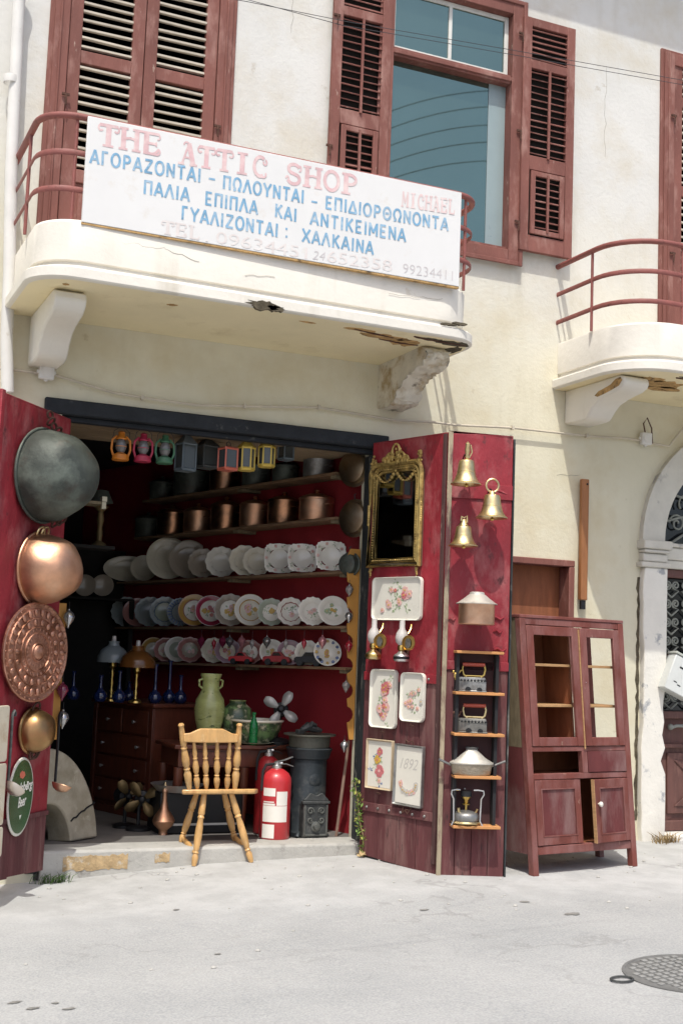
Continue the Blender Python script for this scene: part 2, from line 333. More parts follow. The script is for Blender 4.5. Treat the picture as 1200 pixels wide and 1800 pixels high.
def blob(cx, cy, rx, ry, n=22, j=.3):
    return [(cx + rx*math.cos(2*math.pi*i/n)*(1+random.uniform(-j, j)), cy + ry*math.sin(2*math.pi*i/n)*(1+random.uniform(-j, j))) for i in range(n)]
def street():
    xs = [-60, -40, -25, -15, -9, -5, -3, -1.5] + [-.75+.15*i for i in range(72)] + [10.5, 12, 15, 20, 30, 45, 60]
    ys = [-60, -40, -25, -16, -11, -8, -6.5] + [-5.5+.11*i for i in range(51)] + [.1, .3]
    b = MB(); nx = len(xs)
    vs = [(x, y, street_z(x, y)) for y in ys for x in xs]
    fs = [(j*nx+i, j*nx+i+1, (j+1)*nx+i+1, (j+1)*nx+i) for j in range(len(ys)-1) for i in range(nx-1)]
    b.add(vs, fs)
    m = bpy.data.materials.new('pale_street_concrete'); m.use_nodes = True
    T = m.node_tree; N = T.nodes; L = T.links; bs = N['Principled BSDF']
    g = N.new('ShaderNodeNewGeometry')
    def noise(sc, det=6, ro=.6, dist=0):
        q = N.new('ShaderNodeTexNoise'); q.inputs['Scale'].default_value = sc; q.inputs['Detail'].default_value = det
        q.inputs['Roughness'].default_value = ro; q.inputs['Distortion'].default_value = dist; L.new(g.outputs['Position'], q.inputs['Vector']); return q.outputs[0]
    def rng(src, a, bb, c=0, d=1):
        q = N.new('ShaderNodeMapRange'); q.interpolation_type = 'SMOOTHSTEP'
        for i, val in enumerate((a, bb, c, d)): q.inputs[i+1].default_value = val
        L.new(src, q.inputs[0]); return q.outputs[0]
    def mix(a, bb, fac, mode='MIX'):
        q = N.new('ShaderNodeMix'); q.data_type = 'RGBA'; q.blend_type = mode
        for i, val in ((6, a), (7, bb)):
            if isinstance(val, tuple): q.inputs[i].default_value = (*val, 1)
            else: L.new(val, q.inputs[i])
        if isinstance(fac, float): q.inputs[0].default_value = fac
        else: L.new(fac, q.inputs[0])
        return q.outputs[2]
    def math_(op, a, bb):
        q = N.new('ShaderNodeMath'); q.operation = op
        for i, val in ((0, a), (1, bb)):
            if isinstance(val, float): q.inputs[i].default_value = val
            else: L.new(val, q.inputs[i])
        return q.outputs[0]
    base = mix((.30, .308, .308), (.375, .378, .372), rng(noise(1.1), .3, .7))
    grit = mix((.22, .225, .23), (.46, .46, .445), rng(noise(95, 2, .5), .32, .68))
    base = mix(base, grit, .30)
    grit2 = rng(noise(38, 3, .6), .66, .74); base = mix(base, (.24, .235, .225), math_('MULTIPLY', grit2, .30))
    # a dusty, paler cement apron along the house, with a ragged edge
    sp = N.new('ShaderNodeSeparateXYZ'); L.new(g.outputs['Position'], sp.inputs[0])
    e = math_('ADD', sp.outputs['Y'], math_('MULTIPLY', math_('SUBTRACT', noise(.9, 8, .6, .3), .5), 1.6))
    e = math_('ADD', e, math_('MULTIPLY', sp.outputs['X'], .10))
    dust = mix((.38, .382, .375), (.46, .462, .455), rng(noise(4), .35, .65))
    base = mix(base, dust, math_('MULTIPLY', rng(e, -1.35, -.55), .85))
    # stains and a few worn dark spots
    base = mix(base, (.29, .285, .27), math_('MULTIPLY', rng(noise(2.3, 8, .7), .60, .72), .4))
    base = mix(base, (.10, .10, .095), math_('MULTIPLY', rng(noise(3.1, 4, .5, .2), .755, .775), .8))
    # hairline cracks
    vo = N.new('ShaderNodeTexVoronoi'); vo.feature = 'DISTANCE_TO_EDGE'; vo.inputs['Scale'].default_value = .55
    wv = N.new('ShaderNodeVectorMath'); wv.operation = 'ADD'
    nz = N.new('ShaderNodeTexNoise'); nz.inputs['Scale'].default_value = 2.2; nz.inputs['Detail'].default_value = 8; L.new(g.outputs['Position'], nz.inputs['Vector'])
    sc = N.new('ShaderNodeVectorMath'); sc.operation = 'SCALE'; sc.inputs['Scale'].default_value = .9; L.new(nz.outputs['Color'], sc.inputs[0])
    L.new(g.outputs['Position'], wv.inputs[0]); L.new(sc.outputs[0], wv.inputs[1]); L.new(wv.outputs[0], vo.inputs['Vector'])
    crack = math_('MULTIPLY', rng(vo.outputs['Distance'], .012, .002), rng(noise(.7), .5, .6))
    base = mix(base, (.17, .165, .155), math_('MULTIPLY', crack, .3))
    L.new(base, bs.inputs['Base Color']); bs.inputs['Roughness'].default_value = .92; bs.inputs['Specular IOR Level'].default_value = .2
    bp = N.new('ShaderNodeBump'); bp.inputs['Strength'].default_value = .55; bp.inputs['Distance'].default_value = .012
    hsum = math_('ADD', math_('MULTIPLY', noise(60, 4), .6), math_('MULTIPLY', noise(7, 6), 1.4))
    L.new(hsum, bp.inputs['Height']); L.new(bp.outputs[0], bs.inputs['Normal'])
    o = b.build('street', m, smooth=180); tag(o, kind='structure')
street()
def flat_blob(b, p, rx, ry, z=.004):
    pl = [(p.x + x, p.y + y) for x, y in blob(0, 0, rx, ry, 18, .35)]
    b.add([(x, y, street_z(x, y)+z) for x, y in pl], [tuple(range(len(pl)))])
b = MB()
for u, v, rx, ry in ((1006, 1607, .050, .035), (921, 1586, .035, .02), (26, 1763, .03, .018), (56, 1774, .032, .016), (98, 1764, .018, .012), (122, 1774, .028, .014), (383, 1678, .016, .012), (1138, 1714, .02, .015), (310, 1600, .02, .015), (745, 1600, .03, .015)):
    flat_blob(b, on_street(u, v), rx, ry)
tag(b.build('street_stains', M_('tar_stain', (.21, .205, .19), .9, var=.3, vs=30, world=True)), kind='structure')

# ------------------------------------------------------------------ the house
house = thing('shop_house', 'cream plastered old house with balconies, red shutters and an open shop front', 'house', (0, 0, 0))
def wall_mesh(name, openings, x0, x1, z0, z1, thick, mat, parent, arch=None):
    xs = sorted({x0, x1, *[o[0] for o in openings], *[o[1] for o in openings]})
    zs = sorted({z0, z1, *[o[2] for o in openings], *[o[3] for o in openings]})
    if arch: zs = sorted(set(zs) | {arch[1], arch[1]+arch[2]}); xs = sorted(set(xs) | {arch[0]-arch[2], arch[0]+arch[2]})
    b = MB()
    def empty(x, z):
        if not (x0 < x < x1 and z0 < z < z1): return True
        if arch and abs(x-arch[0]) < arch[2] and arch[1] < z < arch[1]+arch[2]: return True
        return any(o[0] < x < o[1] and o[2] < z < o[3] for o in openings)
    for i in range(len(xs)-1):
        for j in range(len(zs)-1):
            a, c, d, e = xs[i], xs[i+1], zs[j], zs[j+1]; mx, mz = (a+c)/2, (d+e)/2
            if empty(mx, mz): continue
            for y in (0, thick): b.add([(a, y, d), (c, y, d), (c, y, e), (a, y, e)], [(0, 1, 2, 3)])
            if empty(a-1e-4, mz): b.add([(a, 0, d), (a, thick, d), (a, thick, e), (a, 0, e)], [(0, 1, 2, 3)])
            if empty(c+1e-4, mz): b.add([(c, 0, d), (c, thick, d), (c, thick, e), (c, 0, e)], [(0, 1, 2, 3)])
            if empty(mx, d-1e-4): b.add([(a, 0, d), (c, 0, d), (c, thick, d), (a, thick, d)], [(0, 1, 2, 3)])
            if empty(mx, e+1e-4): b.add([(a, 0, e), (c, 0, e), (c, thick, e), (a, thick, e)], [(0, 1, 2, 3)])
    if arch:
        cx, cz, r = arch; n = 24
        pts = [(cx - r*math.cos(math.pi*i/n), cz + r*math.sin(math.pi*i/n)) for i in range(n+1)]
        for (xa, za), (xb, zb) in zip(pts, pts[1:]):
            for y in (0, thick): b.add([(xa, y, za), (xb, y, zb), (xb, y, cz+r), (xa, y, cz+r)], [(0, 1, 2, 3)])
            b.add([(xa, 0, za), (xb, 0, zb), (xb, thick, zb), (xa, thick, za)], [(0, 1, 2, 3)])
    return b.build(name, mat, parent)

W1 = (1.43, 2.62, 3.84, 6.7); W2 = (3.86, 4.98, 4.44, 6.44); W3 = (6.43, 7.7, 3.84, 6.44)
DOOR = (1.62, 3.93, -.3, 2.93); NICHE = (4.86, 5.62, .25, 2.13); ARCHD = (6.47, 7.97, -.3, 2.32)
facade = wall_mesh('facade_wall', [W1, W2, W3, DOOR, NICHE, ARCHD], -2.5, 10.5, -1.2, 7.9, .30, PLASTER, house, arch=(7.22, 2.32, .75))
# shell behind the facade
b = MB()
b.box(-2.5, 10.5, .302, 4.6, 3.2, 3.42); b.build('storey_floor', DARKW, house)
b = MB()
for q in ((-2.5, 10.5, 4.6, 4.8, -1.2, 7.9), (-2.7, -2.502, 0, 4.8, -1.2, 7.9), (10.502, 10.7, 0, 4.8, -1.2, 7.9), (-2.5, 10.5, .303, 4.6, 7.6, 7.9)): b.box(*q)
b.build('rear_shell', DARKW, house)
b = MB(); b.box(-2.9, 10.9, -.68, 4.9, 7.93, 8.05); b.box(-2.9, 10.9, -.30, 0, 7.80, 7.928); b.build('roof_eave', STUCCO, house, bevel=.02)
# shop interior
b = MB(); b.box(.9, 4.3, .05, 4.5, -.3, .028); tag(b.build('shop_floor', FLOORM), kind='structure')
WP0 = Vector((4.15, 0, 0)); WN = Vector((-.953, -.303, 0)).normalized(); WD = Vector((-.303, .953, 0)).normalized()
def wallpt(x_off, y): pass
b = MB()
a0 = WP0 + WD*.31; a1 = WP0 + WD*4.6
b.add([a0+Vector((0,0,.0)), a1, a1+Vector((0,0,3.1)), a0+Vector((0,0,3.1)), a0-WN*.1, a1-WN*.1, a1-WN*.1+Vector((0,0,3.1)), a0-WN*.1+Vector((0,0,3.1))],
      [(0,1,2,3),(4,7,6,5),(0,3,7,4),(1,5,6,2),(3,2,6,7),(0,4,5,1)])
b.build('red_interior_wall', REDW, house)
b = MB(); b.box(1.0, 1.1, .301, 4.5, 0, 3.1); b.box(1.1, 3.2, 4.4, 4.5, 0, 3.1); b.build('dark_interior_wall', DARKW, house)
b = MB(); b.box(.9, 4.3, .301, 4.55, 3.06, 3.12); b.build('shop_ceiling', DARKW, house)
b = MB()
for i in range(5): b.box(1.12, 3.86, .125+i*.16, .125+i*.16+.155, 2.835+.003*(i % 2), 2.85)
b.build('ceiling_board', CEIL, house)
# threshold step with its broken ochre patch
b = MB(); b.box(1.66, 3.95, -.012, .28, -.4, .036)
st = b.build('threshold_step', CEMENT, house, bevel=.018)
def ragged(x0, x1, z0, z1, n, j):
    top = [(lerp(x0, x1, i/n), z1 + random.uniform(-j, j)) for i in range(n+1)]
    bot = [(lerp(x1, x0, i/n), z0 + random.uniform(-j, j)) for i in range(n+1)]
    return bot[::-1] and (top + bot)
b = MB(); b.prism(ragged(1.80, 2.22, -.088, .004, 24, .009), -.015, .01); b.prism(ragged(2.40, 2.50, -.05, .0, 9, .010), -.015, .01)
b.build('exposed_ochre_stone', OCHRE, st)
# lintel and door posts
b = MB(); b.box(1.50, 3.985, -.035, .12, 2.834, 2.934); li = b.build('door_lintel', DARKP, house, bevel=.01)
b = MB(); b.box(1.60, 3.90, .03, .10, 2.80, 2.832); b.build('lintel_batten', DARKP, li, bevel=.004)
b = MB(); b.box(3.885, 3.965, -.03, .10, -.04, 2.803); b.box(3.90, 3.93, .10, .2, .03, 2.80); b.build('door_post', JAMBP, house, bevel=.008)
b = MB(); b.box(1.56, 1.64, -.02, .10, -.1, 2.803); b.build('door_post', JAMBP, house, bevel=.008)

# --- balconies
def footprint(x0, x1, yf, r, inset, right_round=True, yf2=None):
    yf2 = yf if yf2 is None else yf2
    x0 += inset; x1 -= inset; yf += inset; yf2 += inset
    pts = [(x0, -.001)]
    for i in range(9):
        a = R(180 + 90*i/8); pts.append((x0+r+r*math.cos(a), yf+r+r*math.sin(a)))
    r2 = r if right_round else .06
    for i in range(9):
        a = R(270 + 90*i/8); pts.append((x1-r2+r2*math.cos(a), yf2+r2+r2*math.sin(a)))
    pts.append((x1, -.001)); return pts
LEV = [(3.455, .03), (3.46, .008), (3.468, 0), (3.522, 0), (3.530, .006), (3.532, .034), (3.545, .036), (3.556, .062), (3.575, .066), (3.582, .048), (3.81, .045), (3.826, .052), (3.835, .08)]
SOFFIT = M_('bounce_lit_soffit', (.78, .69, .46), .9, var=.06, vs=2.5, bump=.3, bs=30, spots=((.60, .50, .30), 3, .66, .1), world=True, spec=.2)  # warm ground bounce put into a lighter, yellower underside colour
def balcony(x0, x1, yf, yf2, r, name='balcony'):
    b = MB(); rings = [[(x, y, z) for x, y in footprint(x0, x1, yf, r, ins, True, yf2)] for z, ins in LEV]
    n = len(rings[0]); vs = [q for g in rings for q in g]; fs = []
    # subdivide along the front for a slightly uneven edge is left to the plaster bump
    for i in range(len(rings)-1):
        for j in range(n): fs.append((i*n+j, i*n+(j+1) % n, (i+1)*n+(j+1) % n, (i+1)*n+j))
    fs.append(tuple((len(rings)-1)*n+j for j in range(n)))
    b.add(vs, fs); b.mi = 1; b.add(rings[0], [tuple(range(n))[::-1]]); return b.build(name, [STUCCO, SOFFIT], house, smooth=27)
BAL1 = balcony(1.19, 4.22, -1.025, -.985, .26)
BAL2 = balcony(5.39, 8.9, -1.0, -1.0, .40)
BROKEN = M_('crumbling_bracket_plaster', (.62, .58, .49), .9, var=.15, vs=7, bump=.9, bs=26, spots=((.40, .30, .17), 5.5, .56, .07), spots2=((.17, .14, .10), 9, .64, .06), world=True, spec=.15)
def corbel(parent, xc, wd, s=1.0, rough=0, zs=1.0):
    prof = [(0, 3.456), (-.74, 3.456), (-.80, 3.43), (-.815, 3.385), (-.79, 3.345), (-.73, 3.315), (-.64, 3.30), (-.54, 3.285), (-.45, 3.255), (-.385, 3.205), (-.345, 3.15), (-.31, 3.125), (-.26, 3.115), (-.02, 3.12), (0, 3.13)]
    prof = [(y, 3.456-(3.456-z)*zs) for y, z in prof]
    if rough > .01:
        prof = [(lerp(a[0], c[0], q/3), lerp(a[1], c[1], q/3)) for a, c in zip(prof, prof[1:]) for q in range(3)] + [prof[-1]]
    b = MB(); n = len(prof); k = 4 if rough < .01 else 9
    vs = []
    for i in range(k+1):
        x = xc - wd/2 + wd*i/k
        for j, (y, z) in enumerate(prof):
            vs.append((x + (random.uniform(-rough, rough)), y*s + random.uniform(-rough, rough)*(y < -.05), z + random.uniform(-rough, rough)*(0 < j < n-1 and z < 3.45)))
    if rough > .01:
        vs = [(x, y*(1-.05*max(0, mnoise.noise(Vector((x*9, y*9, z*9)))+.1)*3), z) for x, y, z in vs]
    fs = [(i*n+j, i*n+(j+1) % n, (i+1)*n+(j+1) % n, (i+1)*n+j) for i in range(k) for j in range(n)]
    fs += [tuple(range(n))[::-1], tuple(k*n+j for j in range(n))]
    b.add(vs, fs); return b.build('corbel', BROKEN if rough > .01 else STUCCO, parent, smooth=50 if rough > .01 else 35, bevel=0 if rough > .01 else .012)
corbel(BAL1, 1.47, .19); co2 = corbel(BAL1, 3.985, .185, .92, .0105, .97); co3 = corbel(BAL2, 5.62, .22, .95, .004, .80)
def blob(cx, cy, rx, ry, n=22, j=.3):
    return [(cx + rx*math.cos(2*math.pi*i/n)*(1+random.uniform(-j, j)), cy + ry*math.sin(2*math.pi*i/n)*(1+random.uniform(-j, j))) for i in range(n)]
def patch_under(parent, pts, z, name='broken_plaster', mat=CHIP):   # irregular spalled patch below a slab
    b = MB()
    for cx, cy, rx, ry in pts:
        pl = blob(cx, cy, rx, ry)
        b.add([(x, y, z-.004) for x, y in pl]+[(x, y, z+.02) for x, y in pl],
              [tuple(range(len(pl)))]+[(i, (i+1) % len(pl), (i+1) % len(pl)+len(pl), i+len(pl)) for i in range(len(pl))])
    return b.build(name, mat, parent)
patch_under(BAL1, [(3.55, -.78, .17, .055), (3.75, -.72, .10, .09), (3.35, -.86, .12, .03), (2.98, -.85, .05, .015), (2.1, -.78, .03, .02), (1.42, -.88, .02, .015)], 3.455)
def patch_front(parent, pts, y, name='broken_plaster', mat=CHIP):
    b = MB()
    for cx, cz, rx, rz in pts: b.prism(blob(cx, cz, rx, rz), y-.004, y+.02)
    return b.build(name, mat, parent)
DARKCH = M_('dark_spalled_concrete', (.10, .085, .06), .95, var=.5, vs=22, bump=.8, bs=60, world=True, spec=.1)
patch_front(BAL1, [(2.62, 3.475, .10, .030), (2.70, 3.465, .05, .02)], -1.006, mat=DARKCH)
patch_front(BAL1, [(4.02, 3.56, .05, .010), (3.93, 3.545, .06, .008)], -.989, mat=DARKCH)
patch_under(BAL1, [(4.03, -.87, .12, .05), (3.86, -.885, .10, .03), (4.12, -.70, .05, .10)], 3.4545, mat=DARKCH)
patch_under(BAL2, [(5.95, -.62, .20, .10), (6.05, -.50, .14, .08), (5.8, -.72, .10, .06)], 3.455)
patch_under(BAL2, [(6.25, -.88, .30, .06), (6.6, -.93, .2, .05)], 3.454, mat=DARKCH)
b = MB()
pl_ = [(-.60, 3.40), (-.66, 3.43), (-.72, 3.435), (-.74, 3.41), (-.70, 3.375), (-.62, 3.36), (-.52, 3.345), (-.44, 3.335), (-.40, 3.35), (-.45, 3.375), (-.52, 3.385)]
b.add([(5.506, y, z) for y, z in pl_]+[(5.53, y, z) for y, z in pl_], [tuple(range(11))]+[(i, (i+1) % 11, (i+1) % 11+11, i+11) for i in range(11)]); b.build('broken_plaster', CHIP, co3)
patch_front(BAL2, [(6.05, 3.50, .14, .035), (6.35, 3.49, .2, .03)], -1.004, mat=DARKCH)
def crack(parent, pts, r=.0010):
    b = MB()
    for pl in pts: b.tube(pl, r, 5)
    b.build('plaster_crack', M_('crack_grit', (.27, .25, .21), .95, world=True), parent)  # grey-brown grit colour of the crack lines
def zig(p, q, n, j):
    p = Vector(p); q = Vector(q)
    return [p.lerp(q, i/n) + Vector((0, 0, random.uniform(-j, j))) for i in range(n+1)]
crack(BAL1, [zig((1.60, -.976, 3.73), (1.98, -.971, 3.74), 14, .010), zig((1.98, -.971, 3.74), (2.2, -.969, 3.69), 8, .008), zig((1.5, -.977, 3.80), (1.58, -.976, 3.70), 6, .01), zig((3.5, -.951, 3.70), (3.9, -.944, 3.72), 11, .008), zig((2.5, -.964, 3.66), (2.7, -.961, 3.68), 7, .006)])
crack(BAL2, [zig((6.12, -.948, 3.83), (6.2, -.948, 3.58), 8, .004), zig((6.2, -.948, 3.60), (6.28, -.948, 3.56), 3, .01)], .004)

b = MB()                                          # rusted bars bared where the slab has spalled
for (xa, ya), (xb, yb_) in (((3.30, -.87), (3.62, -.80)), ((3.72, -.90), (4.12, -.87)), ((3.55, -.72), (3.85, -.70))): b.tube([(xa, ya, 3.452), (lerp(xa, xb, .5), lerp(ya, yb_, .5), 3.447), (xb, yb_, 3.453)], .006, 6)
b.build('rusty_bar', RUST, BAL1)
b = MB(); b.tube([(5.9, -.86, 3.452), (6.3, -.88, 3.446), (6.7, -.9, 3.452)], .007, 6); b.build('rusty_bar', RUST, BAL2)
crack(house, [zig((4.55, -.001, 4.36), (4.62, -.001, 3.62), 14, .0) and [Vector((4.55+random.uniform(-.014, .014), -.001, 4.36-.055*i)) for i in range(13)], [Vector((5.85+random.uniform(-.012, .012), -.001, 6.2-.07*i)) for i in range(12)], zig((5.45, -.001, 2.79), (5.66, -.001, 2.80), 8, .006), [Vector((3.1+random.uniform(-.01, .01), -.001, 6.3-.06*i)) for i in range(9)]])
b = MB(); zz_ = [.15+.045*i for i in range(43)]                     # ragged open joint beside the door pier
L_ = [6.222+random.uniform(-.012, .010) for _ in zz_]; R_ = [6.246+random.uniform(-.004, .006) for _ in zz_]
b.prism([(x, z) for x, z in zip(R_, zz_)]+[(x, z) for x, z in zip(L_[::-1], zz_[::-1])], -.004, .01); b.build('open_joint', DARKCH, house)
def rail_path(x0, x1, yf, r, z, n=8, both=True):
    pts = [(x0, .0, z)] + [(x0+r+r*math.cos(R(180+90*i/n)), yf+r+r*math.sin(R(180+90*i/n)), z) for i in range(n+1)]
    pts += [(x1-r+r*math.cos(R(270+90*i/n)), yf+r+r*math.sin(R(270+90*i/n)), z) for i in range(n+1)] + [(x1, .0, z)]
    return pts
def railing(parent, x0, x1, yf, r, zt, posts):
    b = MB(); b.tube(rail_path(x0, x1, yf, r, zt), .021, 10)
    for dz in (.225, .45):
        b.tube(rail_path(x0, x1, yf, r, zt-dz), .019, 6, flat=(.35, 1))
    for px, py in posts: b.tube([(px, py, 3.82), (px, py, zt)], .011, 8)
    return b.build('railing', RAIL, parent)
railing(BAL1, 1.215, 4.205, -.93, .22, 4.47, [(1.215, -.55), (4.205, -.5), (2.2, -.93), (3.2, -.93), (4.08, -.90), (1.42, -.92)])
railing(BAL2, 5.42, 8.8, -.9, .38, 4.44, [(5.42, -.47), (5.92, -.895), (6.9, -.9)])

# --- windows and shutters
def louvres(b, x0, x1, z0, z1, y, pitch, depth=.035, tilt=35, th=.008):
    n = max(1, int((z1-z0)/pitch)); 
    for i in range(n):
        z = z0 + (i+.5)*(z1-z0)/n
        b.cbox(((x0+x1)/2, y+random.gauss(0, .0015), z+random.gauss(0, .002)), (x1-x0+.006, depth, th), Matrix.Rotation(R(tilt+random.gauss(0, 3.5)), 3, 'X') @ Matrix.Rotation(R(random.gauss(0, .5)), 3, 'Y'))
def frame_boxes(b, x0, x1, z0, z1, w, y0, y1, wb=None, wt=None):
    wb = w if wb is None else wb; wt = w if wt is None else wt
    b.box(x0, x0+w, y0, y1, z0, z1); b.box(x1-w, x1, y0, y1, z0, z1)
    b.box(x0+w, x1-w, y0+.001, y1-.001, z0, z0+wb); b.box(x0+w, x1-w, y0+.001, y1-.001, z1-wt, z1)
def open_leaf(x0, x1, z0, z1):                   # an open shutter leaf folded back against the wall
    y0, y1 = -.075, -.035; st = .075
    b = MB(); frame_boxes(b, x0, x1, z0, z1, st, y0, y1, .13, .07)
    zm1 = z0 + (z1-z0)*.385; zm2 = z0 + (z1-z0)*.80
    b.box(x0+st, x1-st, y0+.002, y1-.002, zm1-.075, zm1+.04); b.box(x0+st, x1-st, y0+.002, y1-.002, zm2-.035, zm2+.035)
    xm = (x0+x1)/2
    ix0, ix1, iz0, iz1 = x0+st+.012, x1-st-.012, z0+.14, zm1-.085       # lower hinged flap with its own frame
    frame_boxes(b, ix0, ix1, iz0, iz1, .04, y0-.012, y0+.01)
    leaf = b.build('shutter', SHUT, house, bevel=.004)
    b = MB()
    louvres(b, ix0+.04, ix1-.04, iz0+.04, iz1-.04, y0+.018, .052, .045, 32, .007)
    louvres(b, x0+st, x1-st, zm1+.04, zm2-.035, y0+.02, .052, .045, 32, .007)
    louvres(b, x0+st, x1-st, zm2+.035, z1-.07, y0+.02, .040, .036, 45, .007)
    b.build('louvre', SHUT, leaf)
    b = MB(); b.box(xm-.009, xm+.009, y0-.018, y0-.004, iz0+.02, iz1-.02); b.box(xm-.009, xm+.009, y0-.012, y0+.002, zm1+.03, zm2-.04)
    b.build('tilt_rod', SHUT, leaf)
    b = MB(); b.box(x0+.01, x1-.01, -.034, -.030, z0+.01, z1-.01); b.build('shutter_back', DARKW, leaf)
    return leaf
def iron_catch(parent, pts):
    b = MB()
    for x, y, z in pts:
        b.cbox((x, y, z), (.05, .012, .016)); b.tube([(x, y-.008, z), (x, y-.02, z-.03), (x, y-.012, z-.08)], .006, 6)
    b.build('shutter_hook', RUST, parent)
# middle window, open shutters
b = MB(); x0, x1, z0, z1 = 3.80, 5.04, 4.39, 6.50
frame_boxes(b, x0, x1, z0, z1, .105, -.05, .10, .10, .10)
frame_boxes(b, x0-.02, x1+.02, z0-.02, z1+.02, .035, -.062, -.045)
b.box(x0+.105, x1-.105, -.03, .10, 5.83, 5.90); b.box(x0+.105, x1-.105, -.045, -.02, 5.845, 5.88)
win2 = b.build('window', SHUT, house, bevel=.005)
b = MB(); frame_boxes(b, x0+.107, x1-.107, 5.902, z1-.102, .035, .02, .05); b.box(4.40, 4.43, .022, .048, 5.937, z1-.137)
b.build('sash', WPAINT, win2, bevel=.003)
b = MB(); b.box(x0+.107, x1-.107, .032, .038, 5.93, z1-.13); b.build('upper_pane', TEAL, win2)
b = MB(); b.box(x0+.107, x1-.26, .05, .056, z0+.10, 5.83); b.build('pane', TEAL, win2)
b = MB(); b.box(x1-.258, x1-.107, .045, .060, z0+.10, 5.83); b.build('pale_blind_edge', M_('pale_sash_strip', (.27, .34, .35), .3, var=.05, vs=4, world=True), win2)
b = MB(); b.box(x0+.105, x1-.105, -.02, .10, z0+.102, z0+.125); b.build('sill', SHUT, win2)
sL = open_leaf(3.40, 3.87, 4.53, 6.44); sR = open_leaf(5.02, 5.50, 4.50, 6.40)
iron_catch(sR, [(5.005, -.065, 6.25), (5.005, -.065, 5.45), (5.005, -.065, 4.72)]); iron_catch(sL, [(3.42, -.08, 6.0), (3.40, -.08, 5.0)])
def closed_shutters(x0, x1, z0, z1, rails, pitch):
    b = MB(); fw = .10
    frame_boxes(b, x0, x1, z0, z1, fw, -.035, .10)
    frame_boxes(b, x0-.03, x1+.03, z0, z1+.03, .05, -.02, .03)
    b.box(x0+.035, x0+.05, -.045, -.03, z0, z1); b.box(x1-.05, x1-.035, -.045, -.03, z0, z1)
    wn = b.build('window', SHUT, house, bevel=.005)
    xm = (x0+x1)/2; xs = [(x0+fw+.004, xm-.003), (xm+.003, x1-fw-.004)]
    for a, c in xs:
        b = MB(); st = .085
        zs = [z0+.02] + rails + [z1-.05]
        b.box(a, a+st, -.02, .03, z0+.02, z1-.05); b.box(c-st, c, -.02, .03, z0+.02, z1-.05)
        for k, zr in enumerate(zs): b.box(a+st, c-st, -.018, .028, zr-.045, zr+.045)
        b.box(a+st, c-st, .0, .02, zs[0]+.045, zs[1]-.045)         # solid lower panel
        b.box(a+st+.04, c-st-.04, -.012, .0, zs[0]+.09, zs[1]-.09)
        lf = b.build('shutter', SHUT, wn, bevel=.004)
        b = MB()
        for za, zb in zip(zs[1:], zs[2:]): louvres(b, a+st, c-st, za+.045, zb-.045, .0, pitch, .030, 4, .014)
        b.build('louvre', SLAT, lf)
    return wn
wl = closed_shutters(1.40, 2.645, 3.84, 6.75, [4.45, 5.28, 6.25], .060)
iron_catch(wl, [(1.50, -.05, 4.98), (2.56, -.05, 4.98)])
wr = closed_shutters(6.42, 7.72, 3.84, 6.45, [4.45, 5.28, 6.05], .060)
iron_catch(wr, [(6.50, -.05, 4.72), (6.50, -.05, 5.9)])

# --- blind niche beside the folding door
b = MB(); b.box(NICHE[0], NICHE[1], .13, .15, NICHE[2], NICHE[3]); nb = b.build('niche_board', PLYW, house)
b = MB(); b.box(NICHE[0], NICHE[1], -.02, .12, NICHE[3]-.05, NICHE[3]); b.box(NICHE[1]-.05, NICHE[1], -.02, .12, NICHE[2], NICHE[3]-.052); b.build('niche_frame', SHUT, house, bevel=.006)

# --- arched doorway on the right
ring = MB(); n = 28; cx, cz, ri, ro = 7.22, 2.335, .75, .985
prof = [(ri, .0), (ri, -.025), (ri+.03, -.035), (ro-.05, -.035), (ro-.02, -.05), (ro, -.05), (ro, 0)]
vs = []; k = len(prof)
for i in range(n+1):
    a = math.pi*i/n
    for r, y in prof: vs.append((cx-r*math.cos(a), y, cz+r*math.sin(a)))
ring.add(vs, [(i*k+j, i*k+j+1, (i+1)*k+j+1, (i+1)*k+j) for i in range(n) for j in range(k-1)])
ring.build('arch_surround', STONE, house, smooth=35)
for xa, xb in ((6.235, 6.475), (7.965, 8.205)):
    b = MB(); b.box(xa-.02, xb+.02, -.10, .02, 2.265, 2.335); b.box(xa-.005, xb+.005, -.085, .02, 2.235, 2.263); b.box(xa, xb, -.06, .02, 2.165, 2.233); b.box(xa-.025, xb+.02, -.075, .02, 2.12, 2.163)
    b.build('impost', STONE, house, bevel=.012)
for xa, xb in ((6.25, 6.475), (7.965, 8.19)):
    b = MB(); pts = []
    zz = [-.1 + 2.22*i/22 for i in range(23)]
    L_ = [xa + random.uniform(-.012, .012) for _ in zz]; R_ = [xb + (random.uniform(-.004, .004) if z > 1.3 or z < .6 else random.uniform(-.05, .006)) for z in zz]
    poly = [(x, z) for x, z in zip(L_, zz)] + [(x, z) for x, z in zip(R_[::-1], zz[::-1])]
    b.prism(poly, -.055, .02); b.build('door_pier', WHITEW, house, bevel=.008)
b = MB(); b.box(6.476, 7.964, .02, .2, 2.20, 2.30); b.box(6.476, 7.964, .0, .2, 2.303, 2.335); b.box(6.476, 7.964, .03, .2, 2.13, 2.198); b.build('transom', STONE, house, bevel=.01)
b = MB(); b.box(6.476, 7.964, -.10, .3, -.2, .045); b.build('doorstep', WHITEW, house, bevel=.02)
